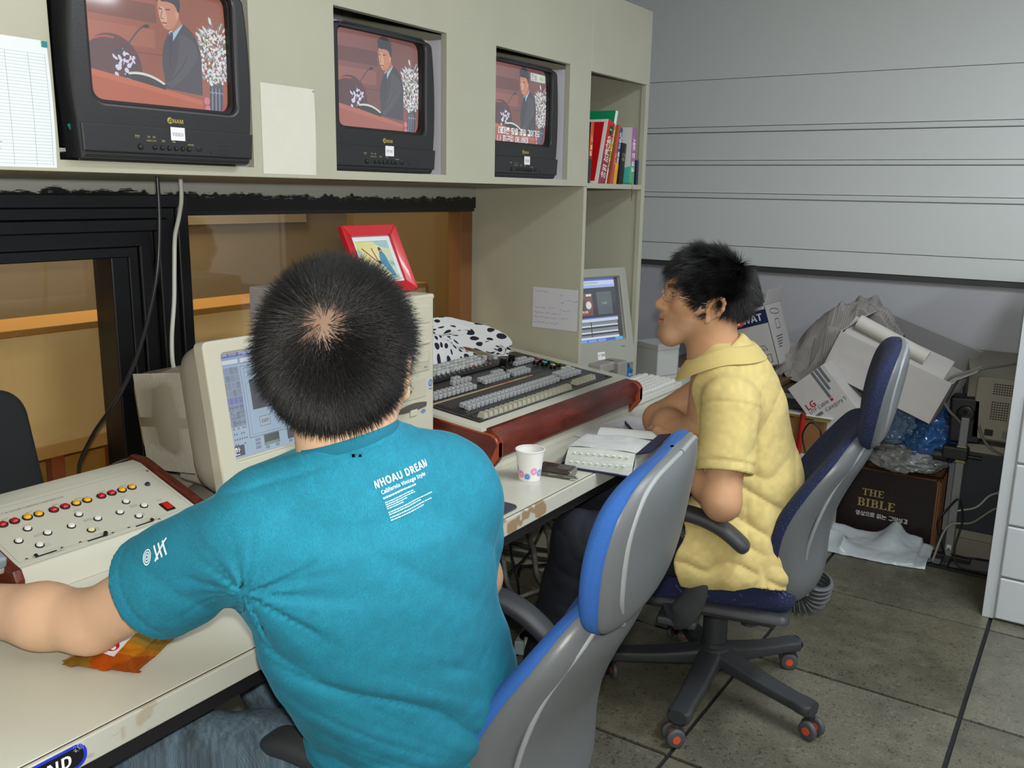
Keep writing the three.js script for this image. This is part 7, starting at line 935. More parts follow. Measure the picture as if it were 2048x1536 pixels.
// ---------------------------------------------------------------- the heap along the right wall
const cardWhite = M(0xb9b7b6, 0.75, { map: scuff([244, 243, 241], 12, 701) }), cardBrown = M(0x8a6238, 0.8, { map: scuff([240, 236, 230], 16, 711) });
const onFace = (w, h, tex, rough = 0.6) => ({ g: new THREE.PlaneGeometry(w, h).rotateY(-Math.PI / 2), m: new THREE.MeshStandardMaterial({ map: tex, roughness: rough, transparent: true }) });
// decal plane looking to -x at the place given in the thing's own axes; local u runs to +z
const faceX = (t, name, x, y, z, w, h, draw, px = 512) => part(name, T(new THREE.PlaneGeometry(w, h).rotateY(-Math.PI / 2), x, y, z), decal(px, Math.round(px * h / w), draw), t);
{
  // grey drawer unit that carries the drinks carton
  const d = thing('drawer_unit', 'grey drawer unit behind the seated man, under the white drinks carton', 'drawers', [3.66, 0, -1.28]);
  part('case', bx(-0.2, 0.2, 0, 0.64, -0.26, 0.25, 0.003), M(0x77797c, 0.5), d); for (let i = 0; i < 4; i++) { const q = part('drawer', rbox(0.014, 0.145, 0.48, 0.004, -0.206, 0.08 + i * 0.157, -0.005), M(0x4c4e54, 0.5), d); part('handle', rbox(0.012, 0.012, 0.12, 0.004, -0.218, 0.12 + i * 0.157, 0), M(0x9a9c9e, 0.4), q); }
  part('worktop', bx(-0.23, 0.22, 0.64, 0.66, -0.28, 0.275, 0.002), M(0x5a4632, 0.5), d);
  const w = thing('drinks_carton', 'tilted white drinks carton with a dark blue WAI band, holding a black case', 'carton', [3.62, 0.668, -1.165]); w.rotation.x = -0.33;
  const W = 0.245, H = 0.245, D = 0.2, th = 0.004;
  part('front_wall', bx(-D / 2, -D / 2 + th, 0, H, -W / 2, W / 2, 0.001), cardWhite, w); part('back_wall', bx(D / 2 - th, D / 2, 0, H - 0.02, -W / 2, W / 2, 0.001), cardWhite, w); part('side_wall', bx(-D / 2, D / 2, 0, H + 0.012, W / 2 - th, W / 2, 0.001), cardWhite, w); part('side_wall', bx(-D / 2, D / 2, 0, H, -W / 2, -W / 2 + th, 0.001), cardWhite, w); part('bottom', bx(-D / 2, D / 2, 0, th, -W / 2, W / 2, 0), cardWhite, w);
  part('flap', bx(-D / 2, D / 2, 0, 0.06, 0, th, 0.0005), cardWhite, w, [0, H + 0.004, W / 2], [0.5, 0, 0]);
  faceX(w, 'blue_band', -D / 2 - 0.0006, H - 0.041, 0, W, 0.056, (g, a, b) => { g.fillStyle = '#141c48'; g.fillRect(0, 0, a, b); text(g, 'BEST', a * 0.27, b / 2, `bold ${b * 0.7}px sans-serif`, '#b8bcc8'); text(g, 'WAT', a * 0.74, b / 2, `bold ${b * 0.72}px sans-serif`, '#c8ccd4'); });
  faceX(w, 'print', -D / 2 - 0.0006, 0.062, 0.045, 0.12, 0.1, (g, a, b) => { g.strokeStyle = '#5a4a4c'; g.lineWidth = 9; g.beginPath(); g.moveTo(a * 0.2, b * 0.3); g.lineTo(a * 0.8, b * 0.22); g.lineTo(a * 0.9, b * 0.42); g.lineTo(a * 0.24, b * 0.52); g.closePath(); g.stroke(); g.beginPath(); g.arc(a * 0.45, b * 0.2, 40, 3.3, 6.1); g.stroke(); text(g, 'apple', a * 0.54, b * 0.38, 'bold 90px serif', '#7a5458'); g.strokeRect(20, b * 0.62, a - 40, b * 0.32); g.fillStyle = '#4a4a50'; for (let i = 0; i < 34; i++) if (hash3(i, 2, 7) > 0.4) g.fillRect(60 + i * 12, b * 0.66, 4 + hash3(i, 1, 7) * 5, b * 0.24); });
  part('side_print', T(new THREE.PlaneGeometry(0.15, 0.2), 0.0, 0.13, W / 2 + 0.0006), decal(360, 480, (g, a, b) => { g.strokeStyle = '#4a484e'; g.lineWidth = 8; g.strokeRect(130, 120, 110, 90); g.fillStyle = '#55535a'; for (let i = 0; i < 5; i++) g.fillRect(60, 280 + i * 26, 180 - i * 20, 10); g.beginPath(); g.ellipse(180, 40, 130, 26, 0.1, 0, 7); g.stroke(); }), w);
  const bc = thing('black_case', 'black plastic case standing in the white drinks carton', 'case', [3.62, 0.69, -1.2]); bc.rotation.x = -0.33;
  part('shell', rbox(0.06, 0.36, 0.15, 0.015, 0.02, 0.185, 0.02, 3), mat.blackGloss, bc); for (let i = 0; i < 3; i++) part('rib', rbox(0.006, 0.3, 0.012, 0.002, -0.011, 0.185, -0.02 + i * 0.035), mat.black, bc); part('edge', rbox(0.064, 0.364, 0.01, 0.004, 0.02, 0.185, 0.097), P(0x14201c, 0.25), bc);
  const ow = thing('orange_wrapper', 'shiny orange wrapper poking out of the white drinks carton', 'wrapper', [3.55, 0.86, -1.27]);
  const crumple = (r, sx, sy, sz, k, sd, det = 5) => { const g = new THREE.IcosahedronGeometry(r, det); const m = mergeVertices((g.deleteAttribute('normal'), g.deleteAttribute('uv'), g), 1e-5), p = m.attributes.position; for (let i = 0; i < p.count; i++) { const x = p.getX(i) / r, y = p.getY(i) / r, z = p.getZ(i) / r, n = 0.78 + 0.34 * (1 - Math.abs(2 * noise3(x * k + sd, y * k, z * k) - 1)) + 0.16 * (1 - Math.abs(2 * noise3(x * k * 2.7, y * k * 2.7 + sd, z * k * 2.7) - 1)) - 0.1; p.setXYZ(i, x * r * n * sx, y * r * n * sy, z * r * n * sz); } m.computeVertexNormals(); m.setAttribute('uv', new THREE.BufferAttribute(new Float32Array(p.count * 2), 2)); return m; };
  part('foil', crumple(0.055, 1, 0.8, 1.2, 2.6, 4), P(0xc0441c, 0.15, { clearcoat: 1, side: THREE.DoubleSide }), ow);
  // things between the drawer unit and the chair
  const wbx = thing('white_box', 'cream box on the floor under the brown box, glimpsed behind the polo shirt', 'box', [3.5, 0, -0.91]);
  part('body', bx(-0.16, 0.16, 0, 0.37, -0.11, 0.105, 0.004), M(0xb4b09e, 0.6), wbx); part('lid', bx(-0.165, 0.165, 0.37, 0.41, -0.115, 0.11, 0.004), M(0xbcb8a8, 0.55), wbx);
  const bb = thing('brown_box', 'plain brown cardboard box under the yellow folder', 'box', [3.5, 0.411, -0.91]); part('body', bx(-0.15, 0.15, 0, 0.135, -0.115, 0.11, 0.003), cardBrown, bb); part('tape', bx(-0.151, 0.151, 0.134, 0.1365, -0.02, 0.02, 0.0003), M(0xa88a50, 0.35), bb);
  const rs = thing('red_tube', 'slim red tube leaning on the brown box', 'tube', [3.33, 0.41, -0.895]); rs.rotation.x = 0.05; part('tube', cyl(0.01, 0.01, 0.15, 16, 0, 0.075, 0), M(0xa81a1a, 0.4), rs); part('cap', cyl(0.0108, 0.0105, 0.018, 16, 0, 0.15, 0), M(0x8a1414, 0.4), rs);
  const yf = thing('yellow_folder', 'yellow folder with a clear sleeve lying on the brown box', 'folder', [3.48, 0.549, -0.92]); part('folder', rbox(0.28, 0.008, 0.2, 0.002, 0, 0.006, 0.03), M(0xb8961c, 0.45), yf); part('sleeve', sheet((u, v) => [lerp(-0.15, 0.13, u), 0.0135 + 0.004 * Math.sin(u * 9) * v, lerp(-0.06, 0.14, v)], 20, 14), P(0xc8ccd0, 0.2, { side: THREE.DoubleSide }), yf);
  const dt = thing('dark_tray', 'dark desk tray with grey front on top of the yellow folder', 'tray', [3.52, 0.567, -0.945]); part('tray', rbox(0.26, 0.055, 0.2, 0.006, 0, 0.028, 0), M(0x26282e, 0.5), dt); part('front_lip', rbox(0.012, 0.02, 0.2, 0.004, -0.133, 0.052, 0), M(0x8a8c90, 0.4), dt); part('loose_board', bx(-0.14, 0.1, 0.062, 0.07, -0.12, 0.1, 0.001), M(0x3a2c20, 0.6), dt);
  solo('cable', tube([[3.3, 0.43, -0.86], [3.3, 0.5, -0.875], [3.29, 0.55, -0.845], [3.29, 0.525, -0.81], [3.29, 0.45, -0.815], [3.28, 0.41, -0.845], [3.28, 0.40, -0.87]], 0.003, 50, 8), M(0x141416, 0.4), 'black cable loop hanging in front of the brown box', 'cable');
  // LG carton, standing on its corner
  const lg = thing('cable_carton', 'white LG network cable carton tilted onto its corner', 'carton', [3.42, 0.633, -0.831]); lg.rotation.x = -0.74;
  part('carton', rbox(0.14, 0.30, 0.168, 0.002, 0, -0.05, 0, 1), cardWhite, lg);
  faceX(lg, 'print', -0.0706, 0.02, 0, 0.166, 0.158, (g, a, b) => {
    g.save(); text(g, 'LG', a * 0.20, b * 0.62, `bold ${b * 0.22}px sans-serif`, '#a01838'); text(g, 'UTP Cable', a * 0.33, b * 0.76, `${b * 0.12}px sans-serif`, '#26262a'); text(g, 'Category 5', a * 0.68, b * 0.91, `${b * 0.12}px sans-serif`, '#26262a'); g.fillStyle = '#5c6066'; g.fillRect(0, b * 0.87, a * 0.33, b * 0.075); for (let i = 0; i < 3; i++) g.fillRect(a * (0.64 + i * 0.1), 0, a * 0.065, b * [0.72, 0.56, 0.42][i]); g.fillStyle = '#a01838'; g.fillRect(a * 0.64, b * 0.74, a * 0.065, b * 0.07); g.restore(); }, 768);
  // open white carton with a paper roll, a grey board and old newspaper behind
  const oc = thing('open_carton', 'large open white carton lying tilted on the plastic bags', 'carton', [3.56, 0.735, -0.635]); oc.rotation.x = 0.36;
  part('front_wall', bx(-0.12, -0.116, -0.095, 0.075, -0.215, 0.215, 0.001), cardWhite, oc); part('bottom', bx(-0.12, 0.16, -0.095, -0.091, -0.215, 0.215, 0.001), cardWhite, oc); part('back_wall', bx(0.156, 0.16, -0.095, 0.075, -0.215, 0.215, 0.001), cardWhite, oc); part('side_wall', bx(-0.12, 0.16, -0.095, 0.075, 0.211, 0.215, 0.001), cardWhite, oc); part('side_wall', bx(-0.12, 0.16, -0.095, 0.075, -0.215, -0.211, 0.001), cardWhite, oc);
  part('flap', bx(0, 0.004, 0, 0.1, -0.2, 0.18, 0.001), cardWhite, oc, [-0.118, 0.075, 0], [0, 0, -0.95]); part('flap', bx(-0.12, 0.15, 0, 0.09, 0, 0.004, 0.001), cardWhite, oc, [0.01, 0.07, -0.215], [0.5, 0, 0]); part('flap', bx(-0.02, 0.15, 0, 0.075, 0, 0.004, 0.001), cardWhite, oc, [0, 0.072, 0.21], [0.7, 0, 0]);
  const pr = thing('paper_roll', 'white paper roll lying across the open carton', 'paper roll', [3.47, 0.862, -0.63]); pr.rotation.x = 0.42; pr.scale.set(0.82, 0.82, 0.9);
  part('roll', (() => { const g = new THREE.CylinderGeometry(0.033, 0.033, 0.3, 36, 1, true).rotateX(Math.PI / 2); return g; })(), M(0xc2bfb8, 0.7, { side: THREE.DoubleSide }), pr); part('inner_turn', sheet((u, v) => { const a = u * 11, r = 0.0325 - u * 0.009; return [Math.cos(a) * r, Math.sin(a) * r, lerp(-0.148, 0.148, v)]; }, 60, 2), M(0xb4b2ac, 0.7, { side: THREE.DoubleSide }), pr); part('core', cyl(0.0322, 0.0322, 0.28, 30).rotateX(Math.PI / 2), M(0xbab7b0, 0.75), pr);
  const gbd = thing('grey_board', 'grey board leaning on the wall behind the open carton', 'board', [3.86, 0.735, -0.60]); gbd.rotation.set(0.33, 0, -0.10); part('board', rbox(0.012, 0.25, 0.40, 0.002), M(0x7e7e7e, 0.7), gbd); part('edge', rbox(0.014, 0.006, 0.402, 0.001, 0, 0.125, 0), M(0x9a9a98, 0.6), gbd);
  const nw = thing('newspaper', 'crumpled old newspaper draped over the heap against the wall', 'newspaper', [3.7, 0.60, -0.92]);
  const newsT = canvasTex(512, 512, (g, w, h) => { g.fillStyle = '#8e8a86'; g.fillRect(0, 0, w, h); g.fillStyle = '#767270'; let s = seed; seed = 44; for (let c = 0; c < 5; c++) for (let y = 10; y < h; y += 9) { if (rnd() < 0.12) { g.fillRect(8 + c * 102, y, 90, 7); } else g.fillRect(8 + c * 102, y, 60 + rnd() * 32, 3); } g.fillRect(120, 60, 180, 120); seed = s; });
  part('sheet', sheet((u, v) => { const z = lerp(-0.19, 0.28, v), ridge = 0.165 + 0.21 * Math.min(1, v * 2.2) - 0.30 * Math.max(0, v - 0.68); const x = lerp(-0.16, 0.12, u), y = ridge * (0.25 + 0.75 * smooth(0, 0.7, u)) - 0.03 + 0.07 * (fbm(u * 4, v * 6, 5, 3) - 0.5) * 2 + 0.02 * clothNoise(u * 5, v * 9, 3); return [x + 0.03 * (noise3(u * 5, v * 6, 9) - 0.5), y, z]; }, 50, 60), M(0xffffff, 0.85, { map: newsT, side: THREE.DoubleSide }), nw); part('inner_sheet', sheet((u, v) => [lerp(-0.12, 0.14, u), 0.05 + 0.24 * smooth(0, 1, u) * (0.4 + 0.6 * v) + 0.03 * clothNoise(u * 4, v * 6, 8), lerp(-0.12, 0.2, v)], 30, 30), M(0xb0aeac, 0.85, { map: newsT, side: THREE.DoubleSide }), nw);
  // plastic bags on the dark carton
  const bag = (name, label, pos, r, s, k, sd, m, knot) => { const t = thing(name, label, 'bag', pos); part('bag', crumple(r, ...s, k, sd, 24), m, t); if (knot) part('knot', T(crumple(r * 0.28, 1, 1.3, 1, 3, sd + 3, 8), ...knot), m, t); return t; };
  bag('plastic_bag', 'blue tied plastic bag under the open white carton', [3.82, 0.44, -0.52], 0.135, [0.95, 0.92, 1.05], 2.6, 3, P(0x3a6cae, 0.2, { transmission: 0.25, thickness: 0, side: THREE.DoubleSide, clearcoat: 0.5 }), [-0.05, 0.1, -0.06]);
  bag('plastic_bag', 'pale blue crumpled plastic bag between the chair and the dark carton', [3.74, 0.49, -0.64], 0.085, [0.9, 0.9, 1.1], 3.1, 12, P(0x86a8cc, 0.18, { transmission: 0.35, thickness: 0, side: THREE.DoubleSide, clearcoat: 0.5 }));
  bag('plastic_bag', 'clear crumpled plastic bag lying on the front of the dark carton', [3.745, 0.355, -0.585], 0.105, [0.75, 0.55, 1.35], 3.4, 21, P(0xc4c8c6, 0.12, { transmission: 0.45, thickness: 0, side: THREE.DoubleSide, clearcoat: 1 }));
  const bib = thing('dark_carton', 'dark brown carton lettered THE BIBLE standing on the floor', 'carton', [3.845, 0, -0.655]);
  const dk = M(0x1c1210, 0.45, { map: scuff([236, 232, 230], 20, 731) });
  part('front_wall', bx(-0.13, -0.124, 0, 0.285, -0.215, 0.205, 0.001), dk, bib); part('back_wall', bx(0.12, 0.126, 0, 0.285, -0.215, 0.205, 0.001), cardBrown, bib); part('side_wall', (() => { const s = shapeOf([[-0.13, 0], [0.126, 0], [0.126, 0.285], [0.06, 0.292], [-0.02, 0.28], [-0.13, 0.287]]); return extr(s, 0.006).translate(0, 0, 0.2045); })(), cardBrown, bib); part('side_wall', bx(-0.13, 0.126, 0, 0.285, -0.221, -0.215, 0.001), cardBrown, bib); part('bottom', bx(-0.13, 0.126, 0.001, 0.006, -0.215, 0.205, 0), cardBrown, bib); part('flap', bx(0, 0.1, 0, 0.004, -0.2, 0.2, 0.001), cardBrown, bib, [-0.126, 0.283, 0], [0, 0, -0.12]);
  for (let i = 0; i < 4; i++) part('torn_edge', rbox(0.012, 0.27, 0.004, 0.001, -0.10 + i * 0.05, 0.14, 0.2115), M(0xa0784a, 0.85), bib);
  faceX(bib, 'lettering', -0.1306, 0.145, -0.012, 0.26, 0.135, (g, a, b) => { text(g, 'THE', a * 0.44, b * 0.17, `bold ${b * 0.30}px serif`, '#a08a58'); text(g, 'BIBLE', a * 0.5, b * 0.5, `bold ${b * 0.36}px serif`, '#a08a58'); g.fillStyle = '#5a4a2c'; g.fillRect(a * 0.66, b * 0.2, a * 0.24, 3); g.fillRect(a * 0.1, b * 0.2, a * 0.16, 3); g.fillRect(a * 0.08, b * 0.7, a * 0.8, 3); hangul(g, '영상으로 읽는 구약성경', a * 0.21, b * 0.78, b * 0.15, '#c4c0b8', 0.14); }, 1024);
  // flattened white shopping bag on the floor
  const wbg = thing('shopping_bag', 'flattened white shopping bag with red print on the floor by the dark carton', 'bag', [3.56, 0.001, -0.62]);
  const wm = P(0xc8d0d4, 0.3, { transmission: 0.25, thickness: 0, side: THREE.DoubleSide });
  part('sheet', sheet((u, v) => { const z = lerp(-0.235, 0.19, u), w = 0.12 * (0.75 + 0.25 * Math.sin(u * 3.1)) , x = lerp(w, -w, v) + 0.02 * u + 0.02 * (noise3(u * 7, v * 2, 3) - 0.5), e = Math.pow(Math.sin(v * Math.PI), 0.5); const y = 0.003 + 0.05 * e * (0.45 + 0.9 * clothNoise(u * 4.2 + 1.3, v * 2.4, 5)) * (u > 0.9 ? 0.5 : 1) + 0.075 * Math.max(0, 1 - v * 1.5) * Math.exp(-((u - 0.66) ** 2) / 0.012) + 0.02 * smooth(0.6, 0, v) + 0.006 * (fbm(u * 16, v * 10, 2, 2) - 0.5); return [x, Math.max(0.0015, y), z]; }, 90, 44), wm, wbg); part('handle_hole', rbox(0.05, 0.0012, 0.012, 0.0005, 0.0, 0.024, 0.155), mat.black, wbg, null, [0, 0.55, 0.05]);
  part('print', sheet((u, v) => { const uu = lerp(0.02, 0.42, u), vv = lerp(0.42, 0.62, v), z = lerp(-0.235, 0.19, uu), w = 0.12 * (0.75 + 0.25 * Math.sin(uu * 3.1)), x = lerp(w, -w, vv) + 0.02 * uu + 0.02 * (noise3(uu * 7, vv * 2, 3) - 0.5), e = Math.pow(Math.sin(vv * Math.PI), 0.5), y = 0.003 + 0.05 * e * (0.45 + 0.9 * clothNoise(uu * 4.2 + 1.3, vv * 2.4, 5)) + 0.075 * Math.max(0, 1 - vv * 1.5) * Math.exp(-((uu - 0.66) ** 2) / 0.012) + 0.02 * smooth(0.6, 0, vv) + 0.006 * (fbm(uu * 16, vv * 10, 2, 2) - 0.5); return [x, y + 0.002, z]; }, 40, 14), decal(512, 160, (g, w, h) => { g.save(); g.translate(0, h); g.scale(1, -1); g.strokeStyle = '#a8304c'; g.lineWidth = 8; for (let i = 0; i < 5; i++) { g.beginPath(); g.arc(290 + Math.cos(i * 1.26) * 34, 80 + Math.sin(i * 1.26) * 34, 26, 0, 7); g.stroke(); } hangul(g, '꽃집', 60, 30, 90, '#b83c58', 0.1); g.restore(); }), wbg);
  // metal pole with the black unit on top
  const pl2 = thing('metal_stand', 'upright grey metal pole stand beside the dark carton', 'stand', [3.655, 0, -0.375]);
  part('pole', rbox(0.03, 0.56, 0.03, 0.004, 0, 0.29, 0), M(0x8a8c8c, 0.4, { metalness: 0.5 }), pl2, null, [0.0, 0, 0.0]); for (const y of [0.40, 0.455]) part('collar', rbox(0.036, 0.012, 0.036, 0.003, 0, y, 0), M(0x9a9468, 0.35, { metalness: 0.6 }), pl2); part('foot', [rbox(0.2, 0.02, 0.03, 0.005, 0, 0.012, 0), rbox(0.03, 0.02, 0.16, 0.005, 0, 0.012, 0)], mat.darkPlastic, pl2); part('clamp', [rbox(0.05, 0.05, 0.09, 0.008, 0.0, 0.43, -0.02), cyl(0.022, 0.022, 0.05, 18).rotateX(Math.PI / 2).translate(0, 0.41, -0.07)], mat.darkPlastic, pl2); part('clamp_knob', cyl(0.008, 0.008, 0.05, 12).rotateX(Math.PI / 2).translate(0, 0.42, 0.045), mat.darkPlastic, pl2); part('spirit_plate', rbox(0.002, 0.02, 0.016, 0.0005, -0.016, 0.055, 0), mat.white, pl2); part('screw', ball(0.005, -0.018, 0.05, 0, 10), mat.steel, pl2);
  const un = thing('black_unit', 'black boxy unit with a round dial on top of the metal pole stand', 'device', [3.665, 0.455, -0.372]); un.rotation.x = -0.06;
  part('housing', rbox(0.09, 0.178, 0.112, 0.012, 0.045, 0.1, 0, 3), mat.darkPlastic, un); part('dial', lathe([[0, 0.006], [0.026, 0.006], [0.031, 0.003], [0.032, 0]], 32).rotateZ(Math.PI / 2).translate(0, 0.125, 0), M(0x101012, 0.35), un); part('dial_knob', lathe([[0, 0.012], [0.007, 0.011], [0.008, 0]], 16).rotateZ(Math.PI / 2).translate(-0.003, 0.135, 0), mat.black, un); part('pole_end', rbox(0.012, 0.07, 0.028, 0.003, -0.006, 0.04, 0), M(0x8a8c8c, 0.4, { metalness: 0.5 }), un);
  // equipment behind it
  const eq = thing('tube_monitor', 'beige tube monitor turned back to front on the dark computer case', 'monitor', [3.82, 0.475, -0.265]);
  const eb = M(0x8f8a7c, 0.5);
  part('back_panel', rbox(0.03, 0.235, 0.24, 0.006, -0.14, 0.135, 0.03, 2), M(0x9c9888, 0.5), eq); part('housing', (() => { const g = box(0.3, 0.29, 0.34, 0.02, 0.16, 0.0), p = g.attributes.position; for (let i = 0; i < p.count; i++) if (p.getX(i) < 0) { p.setY(i, p.getY(i) > 0.1 ? 0.26 : 0.02); p.setZ(i, p.getZ(i) * 0.82 + 0.02); } g.computeVertexNormals(); return g; })(), eb, eq); part('foot', rbox(0.2, 0.03, 0.2, 0.006, 0, 0.015, 0.02), eb, eq);
  for (const [n, y0, z0, c, r] of [['vent', 0.195, -0.03, 12, 5], ['vent', 0.10, -0.03, 7, 8], ['vent', 0.10, 0.04, 7, 5]]) part('vent_slots', (() => { const a = []; for (let i = 0; i < c; i++) for (let j = 0; j < r; j++) a.push(box(0.001, 0.0045, 0.0055, -0.1556, y0 + j * 0.009, z0 + i * 0.0085)); return a; })(), M(0x2c2a26, 0.8), eq);
  part('socket', rbox(0.006, 0.024, 0.028, 0.002, -0.156, 0.047, -0.03), mat.black, eq); part('connector_plate', rbox(0.004, 0.03, 0.06, 0.001, -0.156, 0.045, 0.045), M(0x7c786c, 0.4), eq); part('blue_label', rbox(0.001, 0.07, 0.03, 0.0003, -0.1556, 0.16, 0.075), M(0x5a7490, 0.5), eq);
  const bt = thing('computer_case', 'dark blue grey computer case under the beige monitor back', 'computer', [3.83, 0.115, -0.28]); part('case', bx(-0.13, 0.15, 0.0, 0.315, -0.11, 0.16, 0.005), M(0x2c323a, 0.5), bt); part('top_plate', bx(-0.135, 0.15, 0.315, 0.35, -0.115, 0.16, 0.003), M(0x9c978a, 0.5), bt); part('lamp_strip', bx(-0.137, -0.13, 0.16, 0.185, 0.04, 0.12, 0.002), M(0x9a9c9c, 0.4), bt);
  const bs = thing('beige_box', 'low beige appliance on the floor under the dark computer case', 'device', [3.84, 0, -0.27]); part('body', bx(-0.12, 0.14, 0.0, 0.075, -0.1, 0.17, 0.004), M(0x8e8a7a, 0.55), bs); part('lid', bx(-0.125, 0.145, 0.076, 0.114, -0.105, 0.17, 0.004), M(0x98947f, 0.5), bs); part('orange_mark', rbox(0.002, 0.01, 0.008, 0.0005, -0.1215, 0.04, 0.06), M(0xb85a2c, 0.5), bs);
  const cb = (pts, r, c, label) => solo('cable', tube(pts, r, 60, 8), M(c, 0.45), label, 'cable');
  cb([[3.75, 0.80, -0.18], [3.65, 0.785, -0.26], [3.6, 0.76, -0.36], [3.58, 0.72, -0.44], [3.58, 0.66, -0.458], [3.6, 0.60, -0.43], [3.64, 0.56, -0.40], [3.7, 0.5, -0.37]], 0.005, 0x77756c, 'grey cable arching over the black unit by the beige monitor back');
  cb([[3.66, 0.545, -0.33], [3.65, 0.50, -0.31], [3.64, 0.47, -0.28], [3.66, 0.44, -0.22], [3.7, 0.42, -0.15]], 0.005, 0x77756c, 'grey cable drooping right of the black unit');
  cb([[3.62, 0.03, -0.385], [3.6, 0.16, -0.42], [3.62, 0.22, -0.39], [3.62, 0.26, -0.36], [3.63, 0.18, -0.34], [3.6, 0.06, -0.35], [3.58, 0.012, -0.33], [3.57, 0.012, -0.22]], 0.004, 0x121214, 'black power cable twisted around the foot of the metal stand');
  cb([[3.63, 0.21, -0.36], [3.64, 0.235, -0.30], [3.66, 0.285, -0.26], [3.7, 0.30, -0.2]], 0.004, 0xa8a8a4, 'pale cable running from the metal stand to the dark computer case');
  cb([[3.58, 0.008, -0.42], [3.62, 0.15, -0.38], [3.64, 0.17, -0.31], [3.68, 0.23, -0.24], [3.72, 0.26, -0.16]], 0.004, 0x8e8a7a, 'beige cable rising from the floor behind the metal stand');
  cb([[3.60, 0.045, -0.36], [3.58, 0.05, -0.31], [3.58, 0.055, -0.28], [3.6, 0.05, -0.22], [3.64, 0.03, -0.16]], 0.0035, 0x161618, 'short black cable with a plug lying right of the metal stand foot');
}
// white drawer cabinet at the right edge of the picture
{
  const c = thing('white_cabinet', 'white gloss drawer cabinet at the right edge of the room', 'cabinet', [3.2, 0, -0.205]);
  const gloss = P(0xc4c9cc, 0.25, { clearcoat: 0.4 });
  part('carcass', bx(0.002, 0.5, 0, 1.24, 0.0, 0.62, 0.003), gloss, c); part('frame_edge', bx(-0.004, 0.02, 0, 1.25, 0.0, 0.034, 0.002), gloss, c);
  const yd = [0.005, 0.155, 0.335, 0.545, 0.775]; for (let i = 0; i < 4; i++) { const d = part('drawer', rbox(0.022, yd[i + 1] - yd[i] - 0.006, 0.56, 0.006, -0.006, (yd[i] + yd[i + 1]) / 2, 0.318, 3), gloss, c); part('grip', rbox(0.008, 0.012, 0.3, 0.003, -0.019, yd[i + 1] - 0.02, 0.33), M(0xb0b4b8, 0.35), d); }
  part('recess', bx(-0.002, 0.004, 0.785, 0.855, 0.04, 0.6, 0.0005), M(0x3c2a5c, 0.5), c); part('yellow_card', bx(-0.006, -0.001, 0.79, 0.835, 0.058, 0.12, 0.0005), M(0x8a7a40, 0.5), c); part('door', rbox(0.018, 0.38, 0.56, 0.005, -0.002, 1.05, 0.318, 3), gloss, c);
}
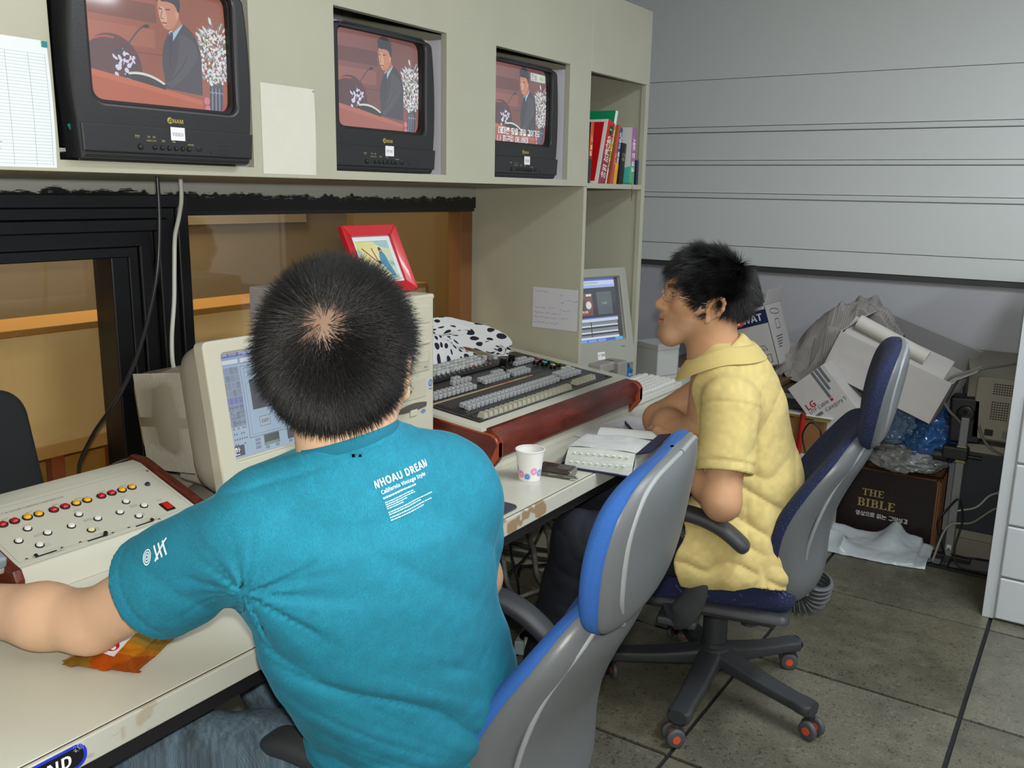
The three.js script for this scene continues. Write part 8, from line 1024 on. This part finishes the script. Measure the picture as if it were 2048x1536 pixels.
// ---------------------------------------------------------------- tangle under the desk
{
  const cb = (pts, r, c, label, group) => solo('cable', tube(pts, r, 70, 8), M(c, 0.45), label, 'cable', null, null, group);
  cb([[2.1950000000000003, 0.685, -1.4], [2.2, 0.377, -1.4], [2.235, 0.32, -1.412], [2.296, 0.233, -1.424], [2.279, 0.169, -1.4], [2.361, 0.079, -1.412]], 0.0085, 0x6e6e6c, 'thick grey cable dropping straight down from under the desk');
  cb([[2.3160000000000003, 0.685, -1.42], [2.321, 0.352, -1.42], [2.367, 0.303, -1.432], [2.425, 0.232, -1.444], [2.395, 0.18, -1.42], [2.447, 0.11, -1.432], [2.477, 0.054, -1.444]], 0.0085, 0x8e8e8a, 'thick pale grey cable hanging beside the darker one under the desk');
  cb([[1.973, 0.38, -1.39], [2.039, 0.33, -1.402], [2.103, 0.278, -1.414], [2.085, 0.229, -1.39], [2.141, 0.156, -1.402], [2.197, 0.117, -1.414], [2.223, 0.127, -1.39], [2.344, 0.097, -1.402]], 0.0075, 0x828280, 'grey cable curving round the power adapter under the desk');
  cb([[2.033, 0.316, -1.45], [2.157, 0.272, -1.462], [2.318, 0.204, -1.474], [2.348, 0.189, -1.45], [2.524, 0.11, -1.462], [2.701, 0.012, -1.474]], 0.0065, 0x48484a, 'lower dark cable strung across under the desk');
  cb([[2.033, 0.346, -1.47], [2.157, 0.302, -1.482], [2.318, 0.234, -1.494], [2.348, 0.219, -1.47], [2.524, 0.14, -1.482], [2.701, 0.042, -1.494]], 0.0065, 0x38383a, 'upper dark cable strung across under the desk');
  cb([[2.3640000000000003, 0.685, -1.43], [2.369, 0.318, -1.43], [2.375, 0.287, -1.442], [2.338, 0.23, -1.454], [2.235, 0.22, -1.43], [2.168, 0.195, -1.442]], 0.0045, 0x1c1c1e, 'thin black cable snaking down to the power adapter');
  cb([[2.229, 0.17, -1.44], [2.25, 0.171, -1.452], [2.289, 0.173, -1.464], [2.352, 0.162, -1.44], [2.507, 0.111, -1.452]], 0.0055, 0x141416, 'black lead leaving the power adapter plug to the right');
  cb([[2.266, 0.685, -1.38], [2.271, 0.376, -1.38], [2.325, 0.333, -1.392], [2.408, 0.277, -1.404], [2.484, 0.244, -1.38], [2.595, 0.209, -1.392]], 0.0075, 0x6a6a68, 'grey cable sagging just below the desk toward the dark trousers');
  cb([[2.362, 0.685, -1.42], [2.367, 0.347, -1.42], [2.427, 0.303, -1.432], [2.53, 0.243, -1.444], [2.588, 0.216, -1.42], [2.69, 0.152, -1.432]], 0.0055, 0x202022, 'black cable sagging just below the desk toward the dark trousers');
  cb([[2.15, 0.685, -1.44], [2.155, 0.349, -1.44], [2.194, 0.302, -1.452], [2.225, 0.238, -1.464], [2.23, 0.149, -1.44], [2.257, 0.059, -1.452]], 0.0036, 0x1c1c1e, 'thin black cable falling straight behind the grey ones');
  cb([[1.60, 0.01, -1.2], [1.75, 0.02, -1.16], [1.9, 0.05, -1.2], [2.0, 0.11, -1.26]], 0.006, 0xb4b4ae, 'white cable lying on the floor under the desk');
  cb([[1.38, 0.012, -1.1], [1.5, 0.03, -1.06], [1.62, 0.012, -1.1], [1.66, 0.012, -1.02], [1.54, 0.012, -0.98]], 0.006, 0xa8a8a2, 'white cable loop on the floor below the chair armrest');
  const ad = thing('power_adapter', 'black power adapter stacked on a black block among the cables under the desk', 'adapter', [2.11, 0.0, -1.45], 0.25); part('block', rbox(0.075, 0.075, 0.06, 0.008, 0.0, 0.16, 0, 3), mat.darkPlastic, ad); part('plug', [cyl(0.011, 0.009, 0.05, 14, 0.045, 0.19, 0.0), cyl(0.006, 0.006, 0.02, 12, 0.045, 0.222, 0)], mat.black, ad); part('collar', cyl(0.012, 0.012, 0.006, 14, 0.045, 0.168, 0), mat.white, ad); part('lower_block', rbox(0.17, 0.124, 0.1, 0.008, -0.05, 0.063, -0.01, 3), mat.black, ad);
  const hb = thing('hub_box', 'small pale plastic box on the floor under the power adapter', 'device', [2.14, 0, -1.32], 0.3); part('shell', rbox(0.13, 0.045, 0.09, 0.006, 0, 0.023, 0, 2), M(0x9cb4b4, 0.4), hb); part('port', rbox(0.03, 0.016, 0.003, 0.001, 0.02, 0.022, 0.046), mat.black, hb);
}

renderer.render(scene, camera);
